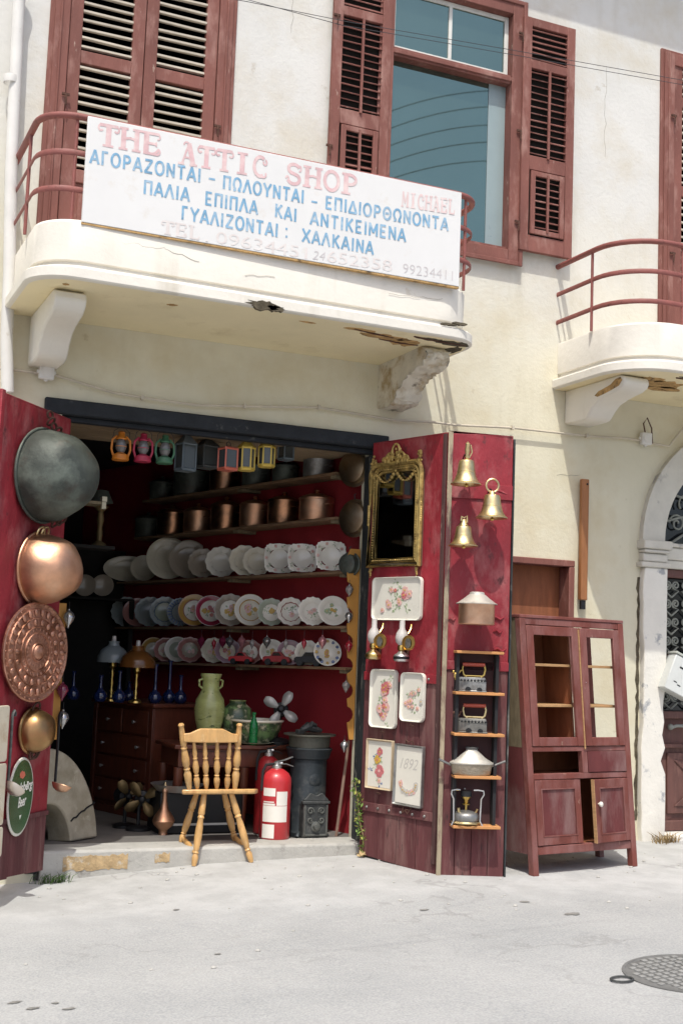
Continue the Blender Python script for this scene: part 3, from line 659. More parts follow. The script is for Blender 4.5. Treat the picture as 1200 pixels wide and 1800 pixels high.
def scrolls(b, x0, x1, z0, z1, y, nx, nz, r=.008):
    dx = (x1-x0)/nx; dz = (z1-z0)/nz
    for i in range(nx):
        for j in range(nz):
            xc = x0+(i+.5)*dx; zc = z0+(j+.5)*dz
            for sgn in (-1, 1):
                up = sgn
                sp = spiral(xc+sgn*dx*.24, zc+dz*.18, dx*.05, dx*.21, 90, 1.4, 24, y, flip=sgn)
                b.tube(sp, r, 6)
                e = Vector(sp[-1]); b.tube([e, (xc+sgn*dx*.40, y, zc-dz*.12), (xc, y, zc-dz*.48)], r, 6)
door = MB(); door.box(6.478, 7.962, .10, .16, .05, .95); door.box(6.478, 6.55, .10, .16, .952, 2.128); door.box(6.478, 7.962, .06, .10, .93, .99); door.box(6.478, 7.962, .05, .10, .70, .73); door.box(6.478, 7.962, .06, .10, .05, .13)
door.box(6.60, 7.15, .08, .10, .18, .66); door.box(7.27, 7.85, .08, .10, .18, .66)
door.prism([(6.66, .60), (7.09, .60), (6.875, .42)], .068, .08); door.prism([(6.66, .24), (7.09, .24), (6.875, .40)], .068, .08)
door.box(6.478, 7.962, .06, .11, 2.06, 2.128)
gd = door.build('entrance_door', DDOOR, house, bevel=.006)
b = MB(); b.box(6.552, 7.95, .14, .15, .992, 2.058); b.build('door_pane', DGLASS, gd)
b = MB(); scrolls(b, 6.555, 7.95, 1.0, 2.05, .105, 8, 7); b.build('door_grille', GRILLE, gd)
b = MB(); b.tube([(6.62, .06, .86), (6.66, .05, .875), (6.74, .05, .875), (6.79, .06, .86)], .013, 8); b.sphere((6.61, .06, .865), .025); b.sphere((6.80, .06, .865), .025); b.build('door_handle', GRILLE, gd)
b = MB(); b.box(6.44, 8.0, .14, .15, 2.3, 3.1); fl = b.build('fanlight', DGLASS, house)
b = MB()
for i in range(9):
    a = R(8 + 164*i/8); rr = .745
    pts = []
    for t in range(9):
        q = t/8; aa = a + .25*math.sin(q*math.pi*1.5)
        pts.append((7.22 - rr*q*math.cos(aa), .10, 2.34 + rr*q*math.sin(aa)))
    b.tube(pts, .011, 6)
    for q, rad in ((.45, .07), (.75, .10)):
        c = (7.22 - rr*q*math.cos(a+.17), 2.34 + rr*q*math.sin(a+.17))
        b.tube(spiral(c[0], c[1], .012, rad*.8, 40*i, 1.5, 24, .10), .008, 6)
b.tube(arc(7.22, 2.335, .735, 0, 180, 28, .10), .012, 6); b.tube(arc(7.22, 2.335, .35, 0, 180, 20, .10), .012, 6)
b.build('fanlight_grille', GRILLE, fl)

# --- folding doors of the shop
PT = {}
def panel(key, a, c, zt0, zt1, zb0, zb1, thick=.045):
    a = Vector((a[0], a[1], 0)); c = Vector((c[0], c[1], 0)); ex = (c-a).normalized(); n = Vector((ex.y, -ex.x, 0))
    PT[key] = dict(p0=a, ex=ex, n=n, ang=math.atan2(ex.y, ex.x), w=(c-a).length, z=(zt0, zt1, zb0, zb1), T=Matrix.Translation(a) @ Matrix.Rotation(math.atan2(ex.y, ex.x), 4, 'Z'))
    return PT[key]
panel('P1', (3.845, -.06), (4.075, -.745), 2.865, 2.87, -.035, -.075)
panel('P2', (4.085, -.765), (4.50, -.905), 2.875, 2.84, -.075, -.095)
panel('PL', (1.10, -.80), (1.655, -.13), 2.79, 2.785, -.02, -.062)
def onp(key, u, v, out=0.0):
    q = PT[key]; return hit(u, v, q['p0'] + q['n']*out, q['n'])
def leaf(key, split, parent=house):
    q = PT[key]; w_ = q['w']; zt0, zt1, zb0, zb1 = q['z']
    b = MB()
    nb = 4
    b.mi = 0; b.box(0, w_-.002, .0, .045, split+.001, max(zt0, zt1)-.012)
    b.add([(0, 0, max(zt0, zt1)-.0115), (w_-.002, 0, max(zt0, zt1)-.0115), (w_-.002, .045, max(zt0, zt1)-.0115), (0, .045, max(zt0, zt1)-.0115), (0, 0, zt0), (w_-.002, 0, zt1), (w_-.002, .045, zt1), (0, .045, zt0)], [(0,1,5,4),(1,2,6,5),(2,3,7,6),(3,0,4,7),(4,5,6,7)])
    for i in range(nb):
        xa = w_*i/nb; xb = w_*(i+1)/nb - .003
        f0 = i/nb; f1 = (i+1)/nb
        dzb = random.uniform(-.006, .006)
        zb_a = lerp(zb0, zb1, f0)+dzb; zb_b = lerp(zb0, zb1, f1)+dzb
        d = random.uniform(-.002, .002)
        for m, (za, zb_, zc, zd) in ((1, (zb_a, zb_b, split, split)),):
            b.mi = m
            vs = [(xa, d, za), (xb, d, zb_), (xb, .045, zb_), (xa, .045, za), (xa, d, zc), (xb, d, zd), (xb, .045, zd), (xa, .045, zc)]
            b.add(vs, [(0,1,2,3),(4,7,6,5),(0,4,5,1),(1,5,6,2),(2,6,7,3),(3,7,4,0)])
    o = b.build('folding_door_leaf', [REDP, MAROON], parent, bevel=.003); o.matrix_world = q['T']; return o
d1 = leaf('P1', 1.22); d2 = leaf('P2', 1.30); d3 = leaf('PL', .30)
def strap(par, pieces, mat, name='door_strap'):
    b = MB()
    for p in pieces: b.box(*p)
    return b.build(name, mat, par, bevel=.003)
w1 = PT['P1']['w']; w2 = PT['P2']['w']; wl_ = PT['PL']['w']
strap(d1, [(.0, w1-.02, -.014, -.001, .27, .33)], MAROON); strap(d1, [(.0, w1-.02, -.012, -.001, 1.17, 1.23)], REDP)
strap(d2, [(.0, w2, -.012, -.003, 2.42, 2.52), (0, w2, -.012, -.003, 1.27, 1.33)], REDP)
b = MB()
for xx in [.08+.11*i for i in range(6)]: b.sphere((xx, -.016, .30), .010, 8); b.sphere((xx, -.014, 1.20), .009, 8)
b.build('strap_nail', GREYM, d1)
b = MB(); b.box(w1-.026, w1+.006, -.014, -.002, .0, 2.86); b.build('edge_strip', M_('flaky_edge_wood', (.07, .030, .028), .85, var=.4, vs=9, spots=((.24, .16, .13), 12, .62, .05), world=True, st=(1, 1, .3)), d1, bevel=.004)
b = MB(); b.box(-.012, .020, -.020, -.002, -.12, 2.87); b.build('edge_strip', M_('pale_edge_batten', (.35, .29, .20), .85, var=.25, vs=9, spots=((.12, .05, .05), 9, .52, .05), world=True, st=(1, 1, .3)), d2, bevel=.004)
b = MB(); b.box(w2+.001, w2+.012, -.01, .05, -.09, 2.84); b.build('edge_strip', JAMBP, d2)
b = MB()                                          # dents and loose folds of the tin sheathing
for xx, zz, ln in ((.31, 1.62, .09), (.33, 1.53, .06), (.33, 1.41, .09), (.30, 2.47, .13), (.02, 1.60, .05), (.02, 2.1, .05)):
    b.tube([(xx, -.001, zz), (xx+ln*.35, -.008, zz+.012), (xx+ln*.7, -.006, zz-.006), (xx+ln, -.001, zz+.010)], [.004, .011, .009, .003], 7)
b.build('torn_tin_fold', REDP, d2)
strap(d3, [(0, wl_, -.014, -.001, .28, .31)], MAROON)
b = MB(); b.box(-.014, .028, -.02, .05, -.19, 2.80); b.build('edge_strip', REDP, d3, bevel=.004)

# ------------------------------------------------------------------ shop sign on the balcony
SY = -.988
SX0, SX1, SZ0, SZ1 = 1.468, 3.998, 3.812, 4.462
sign = thing('shop_sign', 'long white hand painted shop sign with blue Greek lettering fixed on the balcony', 'sign', (SX0, SY, SZ0))
b = MB(); b.box(0, SX1-SX0, 0, .022, 0, SZ1-SZ0); b.build('sign_board', SIGNW, sign, bevel=.003)
b = MB(); b.box(.0, SX1-SX0, .003, .035, -.012, -.001); b.build('bottom_batten', CHIP, sign)
def sg(zx, zy):                                   # measured point of the lettering -> sign coordinates
    p = at(130+zx/1.7143, 190+zy/1.7143, SY); return Vector((p.x-SX0, 0, p.z-SZ0))
def glyphs(body, bold=0.0, shear=0):
    cu = bpy.data.curves.new('t', 'FONT'); cu.body = body; cu.size = 1; cu.offset = bold; cu.shear = shear; cu.resolution_u = 3
    ob = bpy.data.objects.new('t', cu); C.objects.link(ob)
    dg = bpy.context.evaluated_depsgraph_get(); me = bpy.data.meshes.new_from_object(ob.evaluated_get(dg))
    vs = [v.co.copy() for v in me.vertices]; fs = [tuple(p.vertices) for p in me.polygons]
    bpy.data.objects.remove(ob); bpy.data.curves.remove(cu); bpy.data.meshes.remove(me)
    return vs, fs
def fit_text(mb, body, p, q, h, y=-.0015, bold=.0, shear=0, cap=.73):
    vs, fs = glyphs(body, bold, shear)
    if not vs: return
    x0 = min(v.x for v in vs); x1 = max(v.x for v in vs); d = q-p
    ex = d/(x1-x0); ez = Vector((0, 0, h/cap))
    mb.add([p + ex*(v.x-x0) + ez*v.y + Vector((0, y, 0)) for v in vs], fs)
# slab-serif fairground capitals, drawn as ribbons: (points, width) in a unit box
def SL(x, z, w_=.30): return ([(x-w_/2, z), (x+w_/2, z)], .10)
def curl(x, z, s): return ([(x+.13*s*math.cos(R(90+s*30*k)) , z+.11*math.sin(R(90+s*30*k))) for k in range(9)], .085)
def ar(cx, cz, rx, rz, a0, a1, w_, n=14): return ([(cx+rx*math.cos(R(a0+(a1-a0)*i/n)), cz+rz*math.sin(R(a0+(a1-a0)*i/n))) for i in range(n+1)], w_)
GL = {
 'T': [([(.5, 0), (.5, .95)], .24), SL(.5, .05, .48), ([(.08, .93), (.92, .93)], .14), ar(.14, .80, .10, .12, 100, 330, .09), ar(.86, .80, .10, .12, 80, -150, .09)],
 'H': [([(.2, 0), (.2, 1)], .22), ([(.8, 0), (.8, 1)], .22), SL(.2, .05, .40), SL(.8, .05, .40), SL(.2, .95, .40), SL(.8, .95, .40), ([(.2, .5), (.5, .56), (.8, .5)], .11)],
 'E': [([(.26, 0), (.26, 1)], .24), ar(.50, .45, .36, .40, 230, 330, .11), SL(.24, .95, .44), ([(.26, .94), (.85, .94)], .12), ar(.80, .82, .08, .10, 90, -120, .08), ([(.3, .5), (.72, .5)], .11), ([(.72, .40), (.72, .60)], .07), ([(.2, .05), (.85, .05)], .11), ar(.82, .17, .08, .11, -90, 110, .08)],
 'A': [([(.18, 0), (.52, .98)], .10), ([(.52, .98), (.80, 0)], .25), SL(.15, .05, .32), SL(.80, .05, .40), ([(.26, .34), (.72, .34)], .09), ar(.40, .92, .14, .10, 10, 200, .08)],
 'I': [([(.5, 0), (.5, 1)], .26), SL(.5, .05, .56), SL(.5, .95, .56)],
 'C': [ar(.52, .5, .34, .44, 55, 300, .17), ar(.78, .72, .09, .11, 90, -200, .09), ar(.70, .16, .15, .13, 250, 400, .09)],
 'S': [ar(.5, .73, .28, .21, 20, 270, .16), ar(.5, .27, .30, .23, 90, -165, .16), ar(.80, .78, .06, .12, 120, -120, .08), ar(.18, .24, .07, .11, -60, 180, .08)],
 'O': [ar(.5, .5, .36, .44, 0, 360, .17, 24)],
 'P': [([(.28, 0), (.28, 1)], .24), SL(.28, .05, .48), SL(.26, .95, .40), ar(.44, .71, .36, .23, 95, -95, .15)],
 'M': [([(.15, 0), (.2, 1)], .12), ([(.2, 1), (.5, .25)], .18), ([(.5, .25), (.78, 1)], .09), ([(.8, 0), (.8, 1)], .2), SL(.14, .05, .28), SL(.8, .05, .34)],
 'G': [ar(.52, .5, .34, .44, 55, 330, .17), ([(.56, .42), (.9, .42)], .1), ([(.8, .42), (.8, .1)], .13)],
 'L': [([(.3, 0), (.3, 1)], .22), SL(.3, .95, .44), ([(.2, .05), (.86, .05)], .11), ([(.84, .03), (.88, .30)], .09)],
 '.': [([(.4, .06), (.6, .06)], .14)],
}
def ribbon(mb, pts, wd, fn):
    n = len(pts); L_ = []; R_ = []
    for i, p in enumerate(pts):
        a = pts[max(i-1, 0)]; c = pts[min(i+1, n-1)]
        dx, dz = c[0]-a[0], c[1]-a[1]; l = math.hypot(dx, dz) or 1
        L_.append((p[0]-dz/l*wd/2, p[1]+dx/l*wd/2)); R_.append((p[0]+dz/l*wd/2, p[1]-dx/l*wd/2))
    for i in range(n-1): mb.add([fn(*L_[i]), fn(*L_[i+1]), fn(*R_[i+1]), fn(*R_[i])], [(0, 1, 2, 3)])
def fancy(mb, word, p, q, h, y=-.0015):
    n = len(word); d = (q-p)/n
    k = 0
    for i, ch in enumerate(word):
        for pts, wd in GL[ch]:
            k += 1; o = p + d*i; yy = y - .00004*k
            ribbon(mb, pts, wd, lambda a, c, o=o, yy=yy: o + d*(a*1.02-.01) + Vector((0, yy, c*h)))
t1 = MB(); H1 = .142
for wd_, a_, c_ in (('THE', (70, 112), (264, 147)), ('ATTIC', (315, 168), (585, 214)), ('SHOP', (632, 226), (858, 267))):
    t1 = MB(); fancy(t1, wd_, sg(*a_), sg(*c_), H1); t1.build('red_title_word', PINKL, sign)
t2 = MB()
GK = {
 'Α': [[(.06, 0), (.5, 1)], [(.5, 1), (.94, 0)], [(.22, .32), (.78, .32)]], 'Γ': [[(.2, 0), (.2, 1)], [(.13, .94), (.82, .94)]], 'Ο': [[(.5+.40*math.cos(R(a)), .5+.47*math.sin(R(a))) for a in range(0, 361, 18)]],
 'Ρ': [[(.2, 0), (.2, 1)], [(.14, .94), (.5, .94)]+[(.5+.30*math.cos(R(a)), .70+.24*math.sin(R(a))) for a in range(90, -91, -18)]+[(.14, .46)]], 'Ζ': [[(.1, .94), (.9, .94)], [(.85, .94), (.13, .06)], [(.08, .06), (.92, .06)]],
 'Ν': [[(.16, 0), (.16, 1)], [(.16, .97), (.84, .03)], [(.84, 0), (.84, 1)]], 'Τ': [[(.5, 0), (.5, 1)], [(.08, .94), (.92, .94)]], 'Ι': [[(.5, 0), (.5, 1)]], 'Π': [[(.16, 0), (.16, 1)], [(.84, 0), (.84, 1)], [(.1, .94), (.9, .94)]],
 'Ω': [[(.10, .06), (.34, .06)], [(.32, .02)]+[(.5+.38*math.cos(R(a)), .55+.42*math.sin(R(a))) for a in range(238, -59, -18)]+[(.68, .02)], [(.66, .06), (.90, .06)]], 'Λ': [[(.06, 0), (.5, 1)], [(.5, 1), (.94, 0)]], 'Υ': [[(.06, 1), (.5, .46)], [(.94, 1), (.5, .46)], [(.5, .5), (.5, 0)]],
 'Ε': [[(.2, 0), (.2, 1)], [(.14, .94), (.85, .94)], [(.2, .5), (.75, .5)], [(.14, .06), (.85, .06)]], 'Δ': [[(.06, .06), (.5, .97)], [(.5, .97), (.94, .06)], [(.02, .06), (.98, .06)]], 'Θ': [[(.5+.40*math.cos(R(a)), .5+.47*math.sin(R(a))) for a in range(0, 361, 18)], [(.3, .5), (.7, .5)]],
 'Κ': [[(.2, 0), (.2, 1)], [(.22, .42), (.85, 1)], [(.40, .56), (.90, 0)]], 'Μ': [[(.12, 0), (.12, 1)], [(.12, .97), (.5, .25)], [(.5, .25), (.88, .97)], [(.88, 0), (.88, 1)]], 'Χ': [[(.08, 0), (.92, 1)], [(.08, 1), (.92, 0)]],
}
GWID = {'Ι': .40, 'Μ': 1.12, 'Ω': 1.1, 'Ο': 1.08, 'Θ': 1.08, 'Γ': .85, 'Ε': .9}
def strokes(mb, word, p, q, h, w_=.022, y=-.0015):
    tot = sum(GWID.get(c, 1.0)+.16 for c in word); d = (q-p)/tot; L1 = d.length; x = 0; k = 0
    for ch in word:
        gw = GWID.get(ch, 1.0)
        for pts in GK[ch]:
            k += 1; o = p + d*(x+.02)
            ap = [(a*gw*L1, c*h) for a, c in pts]
            ribbon(mb, ap, w_, lambda a, c, o=o, k=k: o + d/L1*a + Vector((0, y-.00004*k, c)))
        x += gw+.16
for body, a, c in (('ΑΓΟΡΑΖΟΝΤΑΙ', (47, 165), (386, 225)), ('ΠΩΛΟΥΝΤΑΙ', (447, 243), (696, 288)), ('ΕΠΙΔΙΟΡΘΩΝΟΝΤΑ', (755, 303), (1130, 371)),
                   ('ΠΑΛΙΑ', (208, 258), (352, 283)), ('ΕΠΙΠΛΑ', (393, 291), (557, 322)), ('ΚΑΙ', (603, 327), (674, 345)), ('ΑΝΤΙΚΕΙΜΕΝΑ', (710, 350), (1002, 404)),
                   ('ΓΥΑΛΙΖΟΝΤΑΙ', (322, 335), (618, 390)), ('ΧΑΛΚΑΙΝΑ', (685, 402), (905, 443))):
    t2 = MB(); strokes(t2, body, sg(*a), sg(*c), .086, .0142); t2.build('blue_word', BLUEL, sign)
t2 = MB()
for zx, zy in ((416, 214), (724, 283)):
    p = sg(zx, zy); t2.box(p.x-.02, p.x+.02, -.0016, -.0005, p.z-.006, p.z+.006)
for zx, zy in ((640, 390), (640, 367)):
    p = sg(zx, zy); t2.box(p.x-.007, p.x+.007, -.0016, -.0005, p.z-.001, p.z+.013)
t2.build('blue_dashes', BLUEL, sign)
t3 = MB(); fancy(t3, 'TEL.', sg(262, 378), sg(420, 405), .085); t3.build('faded_phone_word', PALEL, sign)
t3 = MB(); fit_text(t3, '09634451', sg(428, 406), sg(702, 455), .078); t3.build('faded_phone_number', PALEL, sign)
t3 = MB(); fit_text(t3, '652358', sg(762, 463), sg(957, 493), .078); t3.build('faded_phone_number', PALEL, sign)
t5 = MB(); fancy(t5, 'MICHAEL', sg(985, 297), sg(1147, 322), .105); t5.build('faded_name_lettering', M_('pale_rose_lettering', (.68, .53, .52), .7, var=.08, vs=14, spots=((.74, .68, .66), 12, .58, .1)), sign)
t4 = MB(); fit_text(t4, '24', sg(718, 455), sg(756, 460), .06, bold=-.01, shear=.2); fit_text(t4, '99234411', sg(990, 497), sg(1140, 520), .07, bold=-.012)
t4.build('pencilled_number', PENCIL, sign)

# ------------------------------------------------------------------ things on the facade
def single(name, mb, mat, label, cat, group=None, **k):
    return tag(mb.build(name, mat, **k), label, cat, group)
b = MB()
pp = [at(42, -30, -.09), at(34, 0, -.09), at(20, 300, -.09), at(17, 480, -.09), at(12, 600, -.09), at(14, 690, -.09)]
b.tube(pp, .040, 14)
dp = single('drainpipe', b, PIPEW, 'white painted drainpipe running down the wall left of the balcony', 'drainpipe')
b = MB(); p = at(20, 140, -.09); b.lathe([(.048, -.025), (.05, 0), (.048, .025)], 14, TR(p)); b.build('pipe_collar', PIPEW, dp)
b = MB(); b.tube([at(u, v, -.045) for u, v in ((0, 648), (40, 652), (75, 657), (100, 660), (150, 675), (200, 690), (280, 703), (350, 712), (430, 714), (560, 716), (610, 724), (690, 738), (760, 742), (800, 747), (900, 752), (1000, 763), (1060, 768), (1100, 770), (1128, 775), (1150, 780), (1175, 784), (1240, 700))], .009, 7)
for u, v in ((250, 699), (430, 714), (560, 716), (900, 752), (1030, 766)): b.cbox(at(u, v, -.045), (.02, .03, .03))
single('wall_cable', b, CABLE, 'painted electric cable sagging along the wall above the shop opening', 'cable')
for nm_, u, v, lab in (('a', 81, 655, 'small pale junction box on the cable under the left balcony bracket'), ('b', 1131, 772, 'small pale junction box with a loose wire under the right balcony')):
    t = thing('junction_box', lab, 'junction box', at(u, v, -.03))
    b = MB(); b.box(-.05, .05, -.045, .0, -.05, .05)
    for s in (-1, 1): b.box(s*.05-.012, s*.05+.012, -.03, -.005, -.015, .015); b.box(-.015, .015, -.03, -.005, s*.05-.012, s*.05+.012)
    b.build('box_body', PIPEW, t, bevel=.01)
    b = MB(); b.lathe([(.0, 0), (.034, 0), (.034, .006), (0, .006)], 12, TR((0, -.045, 0), rx=R(90))); b.build('box_cover', PIPEW, t)
    if nm_ == 'b':
        b = MB(); b.tube([(-.01, -.03, .04), (-.03, -.03, .12), (.01, -.025, .17), (.05, -.03, .09), (.06, -.03, -.03), (.02, -.03, -.04)], .006, 6); b.build('loose_wire', RUST, t)
for pts, lab in (([(300, -18), (430, 2), (610, 38), (900, 88), (1250, 150)], 'upper thin black overhead cable crossing in front of the windows'), ([(300, -30), (430, -2), (600, 44), (900, 96), (1250, 158)], 'lower thin black overhead cable crossing in front of the windows')):
    b = MB(); b.tube([at(u, v, -4.0) for u, v in pts], .0013, 5); single('overhead_cable', b, WIRE, lab, 'cable')
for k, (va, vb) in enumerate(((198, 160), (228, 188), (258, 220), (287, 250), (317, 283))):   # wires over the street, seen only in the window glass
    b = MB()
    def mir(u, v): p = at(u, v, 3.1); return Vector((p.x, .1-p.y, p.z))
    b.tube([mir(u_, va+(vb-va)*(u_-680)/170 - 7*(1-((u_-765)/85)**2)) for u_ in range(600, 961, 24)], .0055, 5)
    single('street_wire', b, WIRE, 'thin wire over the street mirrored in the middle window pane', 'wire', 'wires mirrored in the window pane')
# brown wooden bar hanging on the wall
t = thing('wooden_bar', 'narrow brown wooden bar hanging upright on the wall above the cabinet', 'wooden bar', at(1023, 1055, -.05))
b = MB(); b.T = None; H_ = (at(1022, 842, -.05) - at(1023, 1055, -.05)).length
b.box(-.032, .032, -.02, .02, 0, H_); b.build('bar', M_('varnished_bar', (.30, .125, .045), .55, var=.2, vs=6, st=(4, 4, .8)), t, bevel=.006)
b = MB(); b.box(-.02, .02, -.012, .012, -.07, -.002); b.build('bar_tip', BLACKM, t); b = MB(); b.sphere((.012, -.022, H_-.04), .008, 8); b.build('nail', BLACKM, t)
# mail box on the entrance door
p = at(1192, 1187, -.10)
t = thing('mailbox', 'white tin mailbox hanging askew on the arched entrance door', 'mailbox', Matrix.Translation(p) @ Matrix.Rotation(R(24), 4, 'Y') @ Matrix.Rotation(R(-6), 4, 'Z'))
b = MB(); b.box(-.12, .14, -.06, .06, -.16, .13); b.build('box_body', M_('mailbox_white', (.58, .60, .58), .5, var=.06, vs=9, spots=((.2, .2, .2), 20, .74, .02)), t, bevel=.008)
b = MB(); b.box(-.13, .15, -.068, .06, .131, .150); b.build('lid', M_('mailbox_grey', (.42, .44, .40), .5, var=.1, vs=9), t, bevel=.004)
b = MB(); b.box(-.05, .09, -.063, -.059, .04, .052); b.box(-.06, -.03, -.063, -.059, -.08, -.074); b.box(-.02, .01, -.063, -.059, -.095, -.088); b.build('letter_slot', BLACKM, t)
b = MB(); b.tube([(-.08, .06, .10), (-.08, .12, .14), (-.07, .19, .15)], .006, 6); b.tube([(.09, .06, .10), (.09, .12, .14), (.10, .20, .15)], .006, 6); b.build('hanging_hooks', RUST, t)

# manhole cover
pc = on_street(1222, 1712); pl_ = on_street(1088, 1706); rad = (pl_-pc).length*.97
mh = thing('manhole_cover', 'round cast iron manhole cover with a studded top set in the street', 'manhole cover', Matrix.Translation((pc.x, pc.y, street_z(pc.x, pc.y)+.001)) @ Matrix.Rotation(-math.atan((street_z(pc.x+rad, pc.y)-street_z(pc.x-rad, pc.y))/(2*rad)), 4, 'Y') @ Matrix.Rotation(math.atan((street_z(pc.x, pc.y+rad)-street_z(pc.x, pc.y-rad))/(2*rad)), 4, 'X'))
b = MB(); b.lathe([(rad*1.0, -.03), (rad*1.0, .004), (rad*.955, .005), (rad*.95, .002), (rad*.93, .002), (rad*.92, .003), (0, .003)], 48); b.build('rim', M_('worn_manhole_iron', (.15, .15, .145), .75, .15, var=.25, vs=14), mh)
b = MB(); n = 15; c_ = 2*rad/n
for i in range(n):
    for j in range(n):
        x = -rad+(i+.5)*c_; y = -rad+(j+.5)*c_
        if math.hypot(x, y) < rad*.86: b.cbox((x, y, .005), (c_*.66, c_*.62, .008))
b.build('studs', M_('worn_iron_studs', (.25, .25, .24), .7, .15, var=.25, vs=30), mh, bevel=.003)
b = MB(); b.tube([(-rad*1.02+.055*math.cos(R(a))-.045, .12*rad+.045*math.sin(R(a)), .007) for a in range(0, 360, 30)], .0055, 6, closed=True); b.build('lifting_ring', IRON, mh)
# pebbles, kerb weeds, dry weeds, climbing plant
b = MB()
for i in range(120):
    x = random.uniform(.4, 6.2); y = -abs(random.gauss(.2, 1.0))-.05
    r = random.choice([.004, .006, .008, .012]); b.sphere((x, y, street_z(x, y)+r*.3), r, 6, (1.3, 1, .7))
tag(b.build('pebbles', CEMENT), kind='stuff')
def leaf_quads(b, c, r, n, s, up=0):
    for i in range(n):
        d = Vector((random.gauss(0, 1), random.gauss(0, 1), random.gauss(0, 1))).normalized()
        p = Vector(c) + Vector((d.x*r[0], d.y*r[1], d.z*r[2]))*random.random()**.5
        a = Vector((random.gauss(0, 1), random.gauss(0, 1), random.gauss(0, 1)+up)).normalized(); e = a.cross(Vector((random.gauss(0, 1), random.gauss(0, 1), random.gauss(0, 1)))).normalized()
        q = s*random.uniform(.6, 1.3)
        b.mi = random.choice([0, 0, 1])
        b.add([p-a*q, p+e*q*.45, p+a*q, p-e*q*.45], [(0, 1, 2, 3)])
t = thing('climbing_plant', 'thin green creeper growing up beside the right door post', 'plant', (3.86, -.09, -.04))
b = MB(); path = [(0, 0, 0), (.0, -.01, .12), (-.035, 0, .25), (-.05, .0, .38), (-.08, .0, .50)]; b.tube(path, [.006, .005, .005, .004, .002], 6); b.tube([(0, 0, .05), (.03, -.01, .15), (.02, 0, .28)], .003, 5); b.build('stem', STRAW, t)
b = MB()
for k in range(26):
    q = k/25; i = min(int(q*4), 3); f = q*4-i; c = Vector(path[i]).lerp(Vector(path[i+1]), f); leaf_quads(b, c, (.045, .03, .03), 7, .017)
b.build('leaves', [LEAFG, LEAFY], t)
b = MB(); leaf_quads(b, (.02, -.02, .02), (.08, .05, .03), 30, .025); b.build('dry_leaf', [STRAW, STRAW], t)
p = on_street(88, 1532)
def tuft(name, c, label, mat, n, h, spread):
    b = MB()
    for i in range(n):
        x = c[0]+random.gauss(0, spread); y = c[1]+random.gauss(0, spread*.4); z = street_z(x, min(y, 0))
        a = random.uniform(0, 6.3); l = h*random.uniform(.4, 1.1); e = Vector((math.cos(a), math.sin(a), 0))
        b.tube([(x, y, z-.005), Vector((x, y, z+l*.6))+e*l*.25, Vector((x, y, z+l*.85))+e*l*.7], [.004, .0035, .001], 3, flat=(1.6, .4))
    return single(name, b, mat, label, 'weeds')
tuft('kerb_weeds', (1.74, -.06), 'small green weeds beside the ochre patch of the threshold step', WEED, 70, .07, .05)
tuft('dry_weeds', (6.43, -.14), 'dry straw coloured weeds at the foot of the arched doorway pier', STRAW, 60, .085, .055)

# ------------------------------------------------------------------ goods on the folding doors
def PM(key, u, v, out=0.0, ry=0): return Matrix.Translation(onp(key, u, v, out)) @ Matrix.Rotation(PT[key]['ang'], 4, 'Z') @ Matrix.Rotation(ry, 4, 'Y')
RX = Matrix.Rotation(R(90), 4, 'X')              # turns a lathe's +Z into -Y (out of the panel)
def hook(b, z0, out, r=.004): b.tube([(0, 0, z0+.03), (0, -.02, z0+.035), (0, -out, z0+.01), (0, -out, z0)], r, 6)
# gilt mirror
mz = mpp(onp('P1', 702, 885))
def px(key, u0, v0, u, v, out=0):                # photo pixel -> local coords of a thing hung at (u0, v0)
    d = onp(key, u, v, out) - onp(key, u0, v0, out); return d.dot(PT[key]['ex']), d.z
t = thing('gilt_mirror', 'tall gilt framed mirror with a carved crest hanging on the red folding door', 'mirror', PM('P1', 702, 900, .004))
xl, zt = px('P1', 702, 900, 655, 818); xr, _ = px('P1', 702, 900, 749, 800); _, zb = px('P1', 702, 900, 700, 998)
xl += .005; mw = (xr-xl)/2; mcx = (xr+xl)/2
b = MB()
def mirror_loop(ins, y): return [(mcx-mw+ins, y, zb+ins), (mcx+mw-ins, y, zb+ins)] + [(mcx+mw-ins-.07*(1-math.cos(R(90*i/5))) , y, zt-.08-ins+.08*math.sin(R(90*i/5))) for i in range(6)] + [(mcx-mw+ins+.07*(1-math.sin(R(90*i/5))), y, zt-.08-ins+.08*math.cos(R(90*i/5))) for i in range(6)]
b.tube(mirror_loop(.012, -.03), .017, 8, closed=True); b.tube(mirror_loop(.038, -.022), .016, 8, closed=True); b.tube(mirror_loop(.064, -.02), .010, 8, closed=True)
lp = mirror_loop(.052, -.032)
for a, c in zip(lp, lp[1:]+lp[:1]):
    L_ = (Vector(c)-Vector(a)).length
    for k in range(int(L_/.018)): b.sphere(Vector(a).lerp(Vector(c), k*.018/L_), .0065, 6)
b.build('frame', GILT, t)
b = MB(); b.box(mcx-mw+.05, mcx+mw-.05, -.012, -.006, zb+.05, zt-.045); b.build('mirror_glass', M_('old_mirror_glass', (.30, .30, .30), .04, 1, var=.06, vs=5), t)
b = MB(); b.box(mcx-mw+.01, mcx+mw-.01, -.004, .0, zb+.01, zt-.07); b.build('back_board', BOARD, t)
b = MB()                                          # carved crest and corner finials
for k in range(70):
    a = random.uniform(-1, 1); x = mcx + a*.125; hmax = .125*(1-abs(a)**.8)+.01; z = zt+random.uniform(-.005, hmax)
    b.sphere((x, -.03+random.uniform(-.012, .006), z), random.uniform(.008, .016), 7, (1, .8, 1.3))
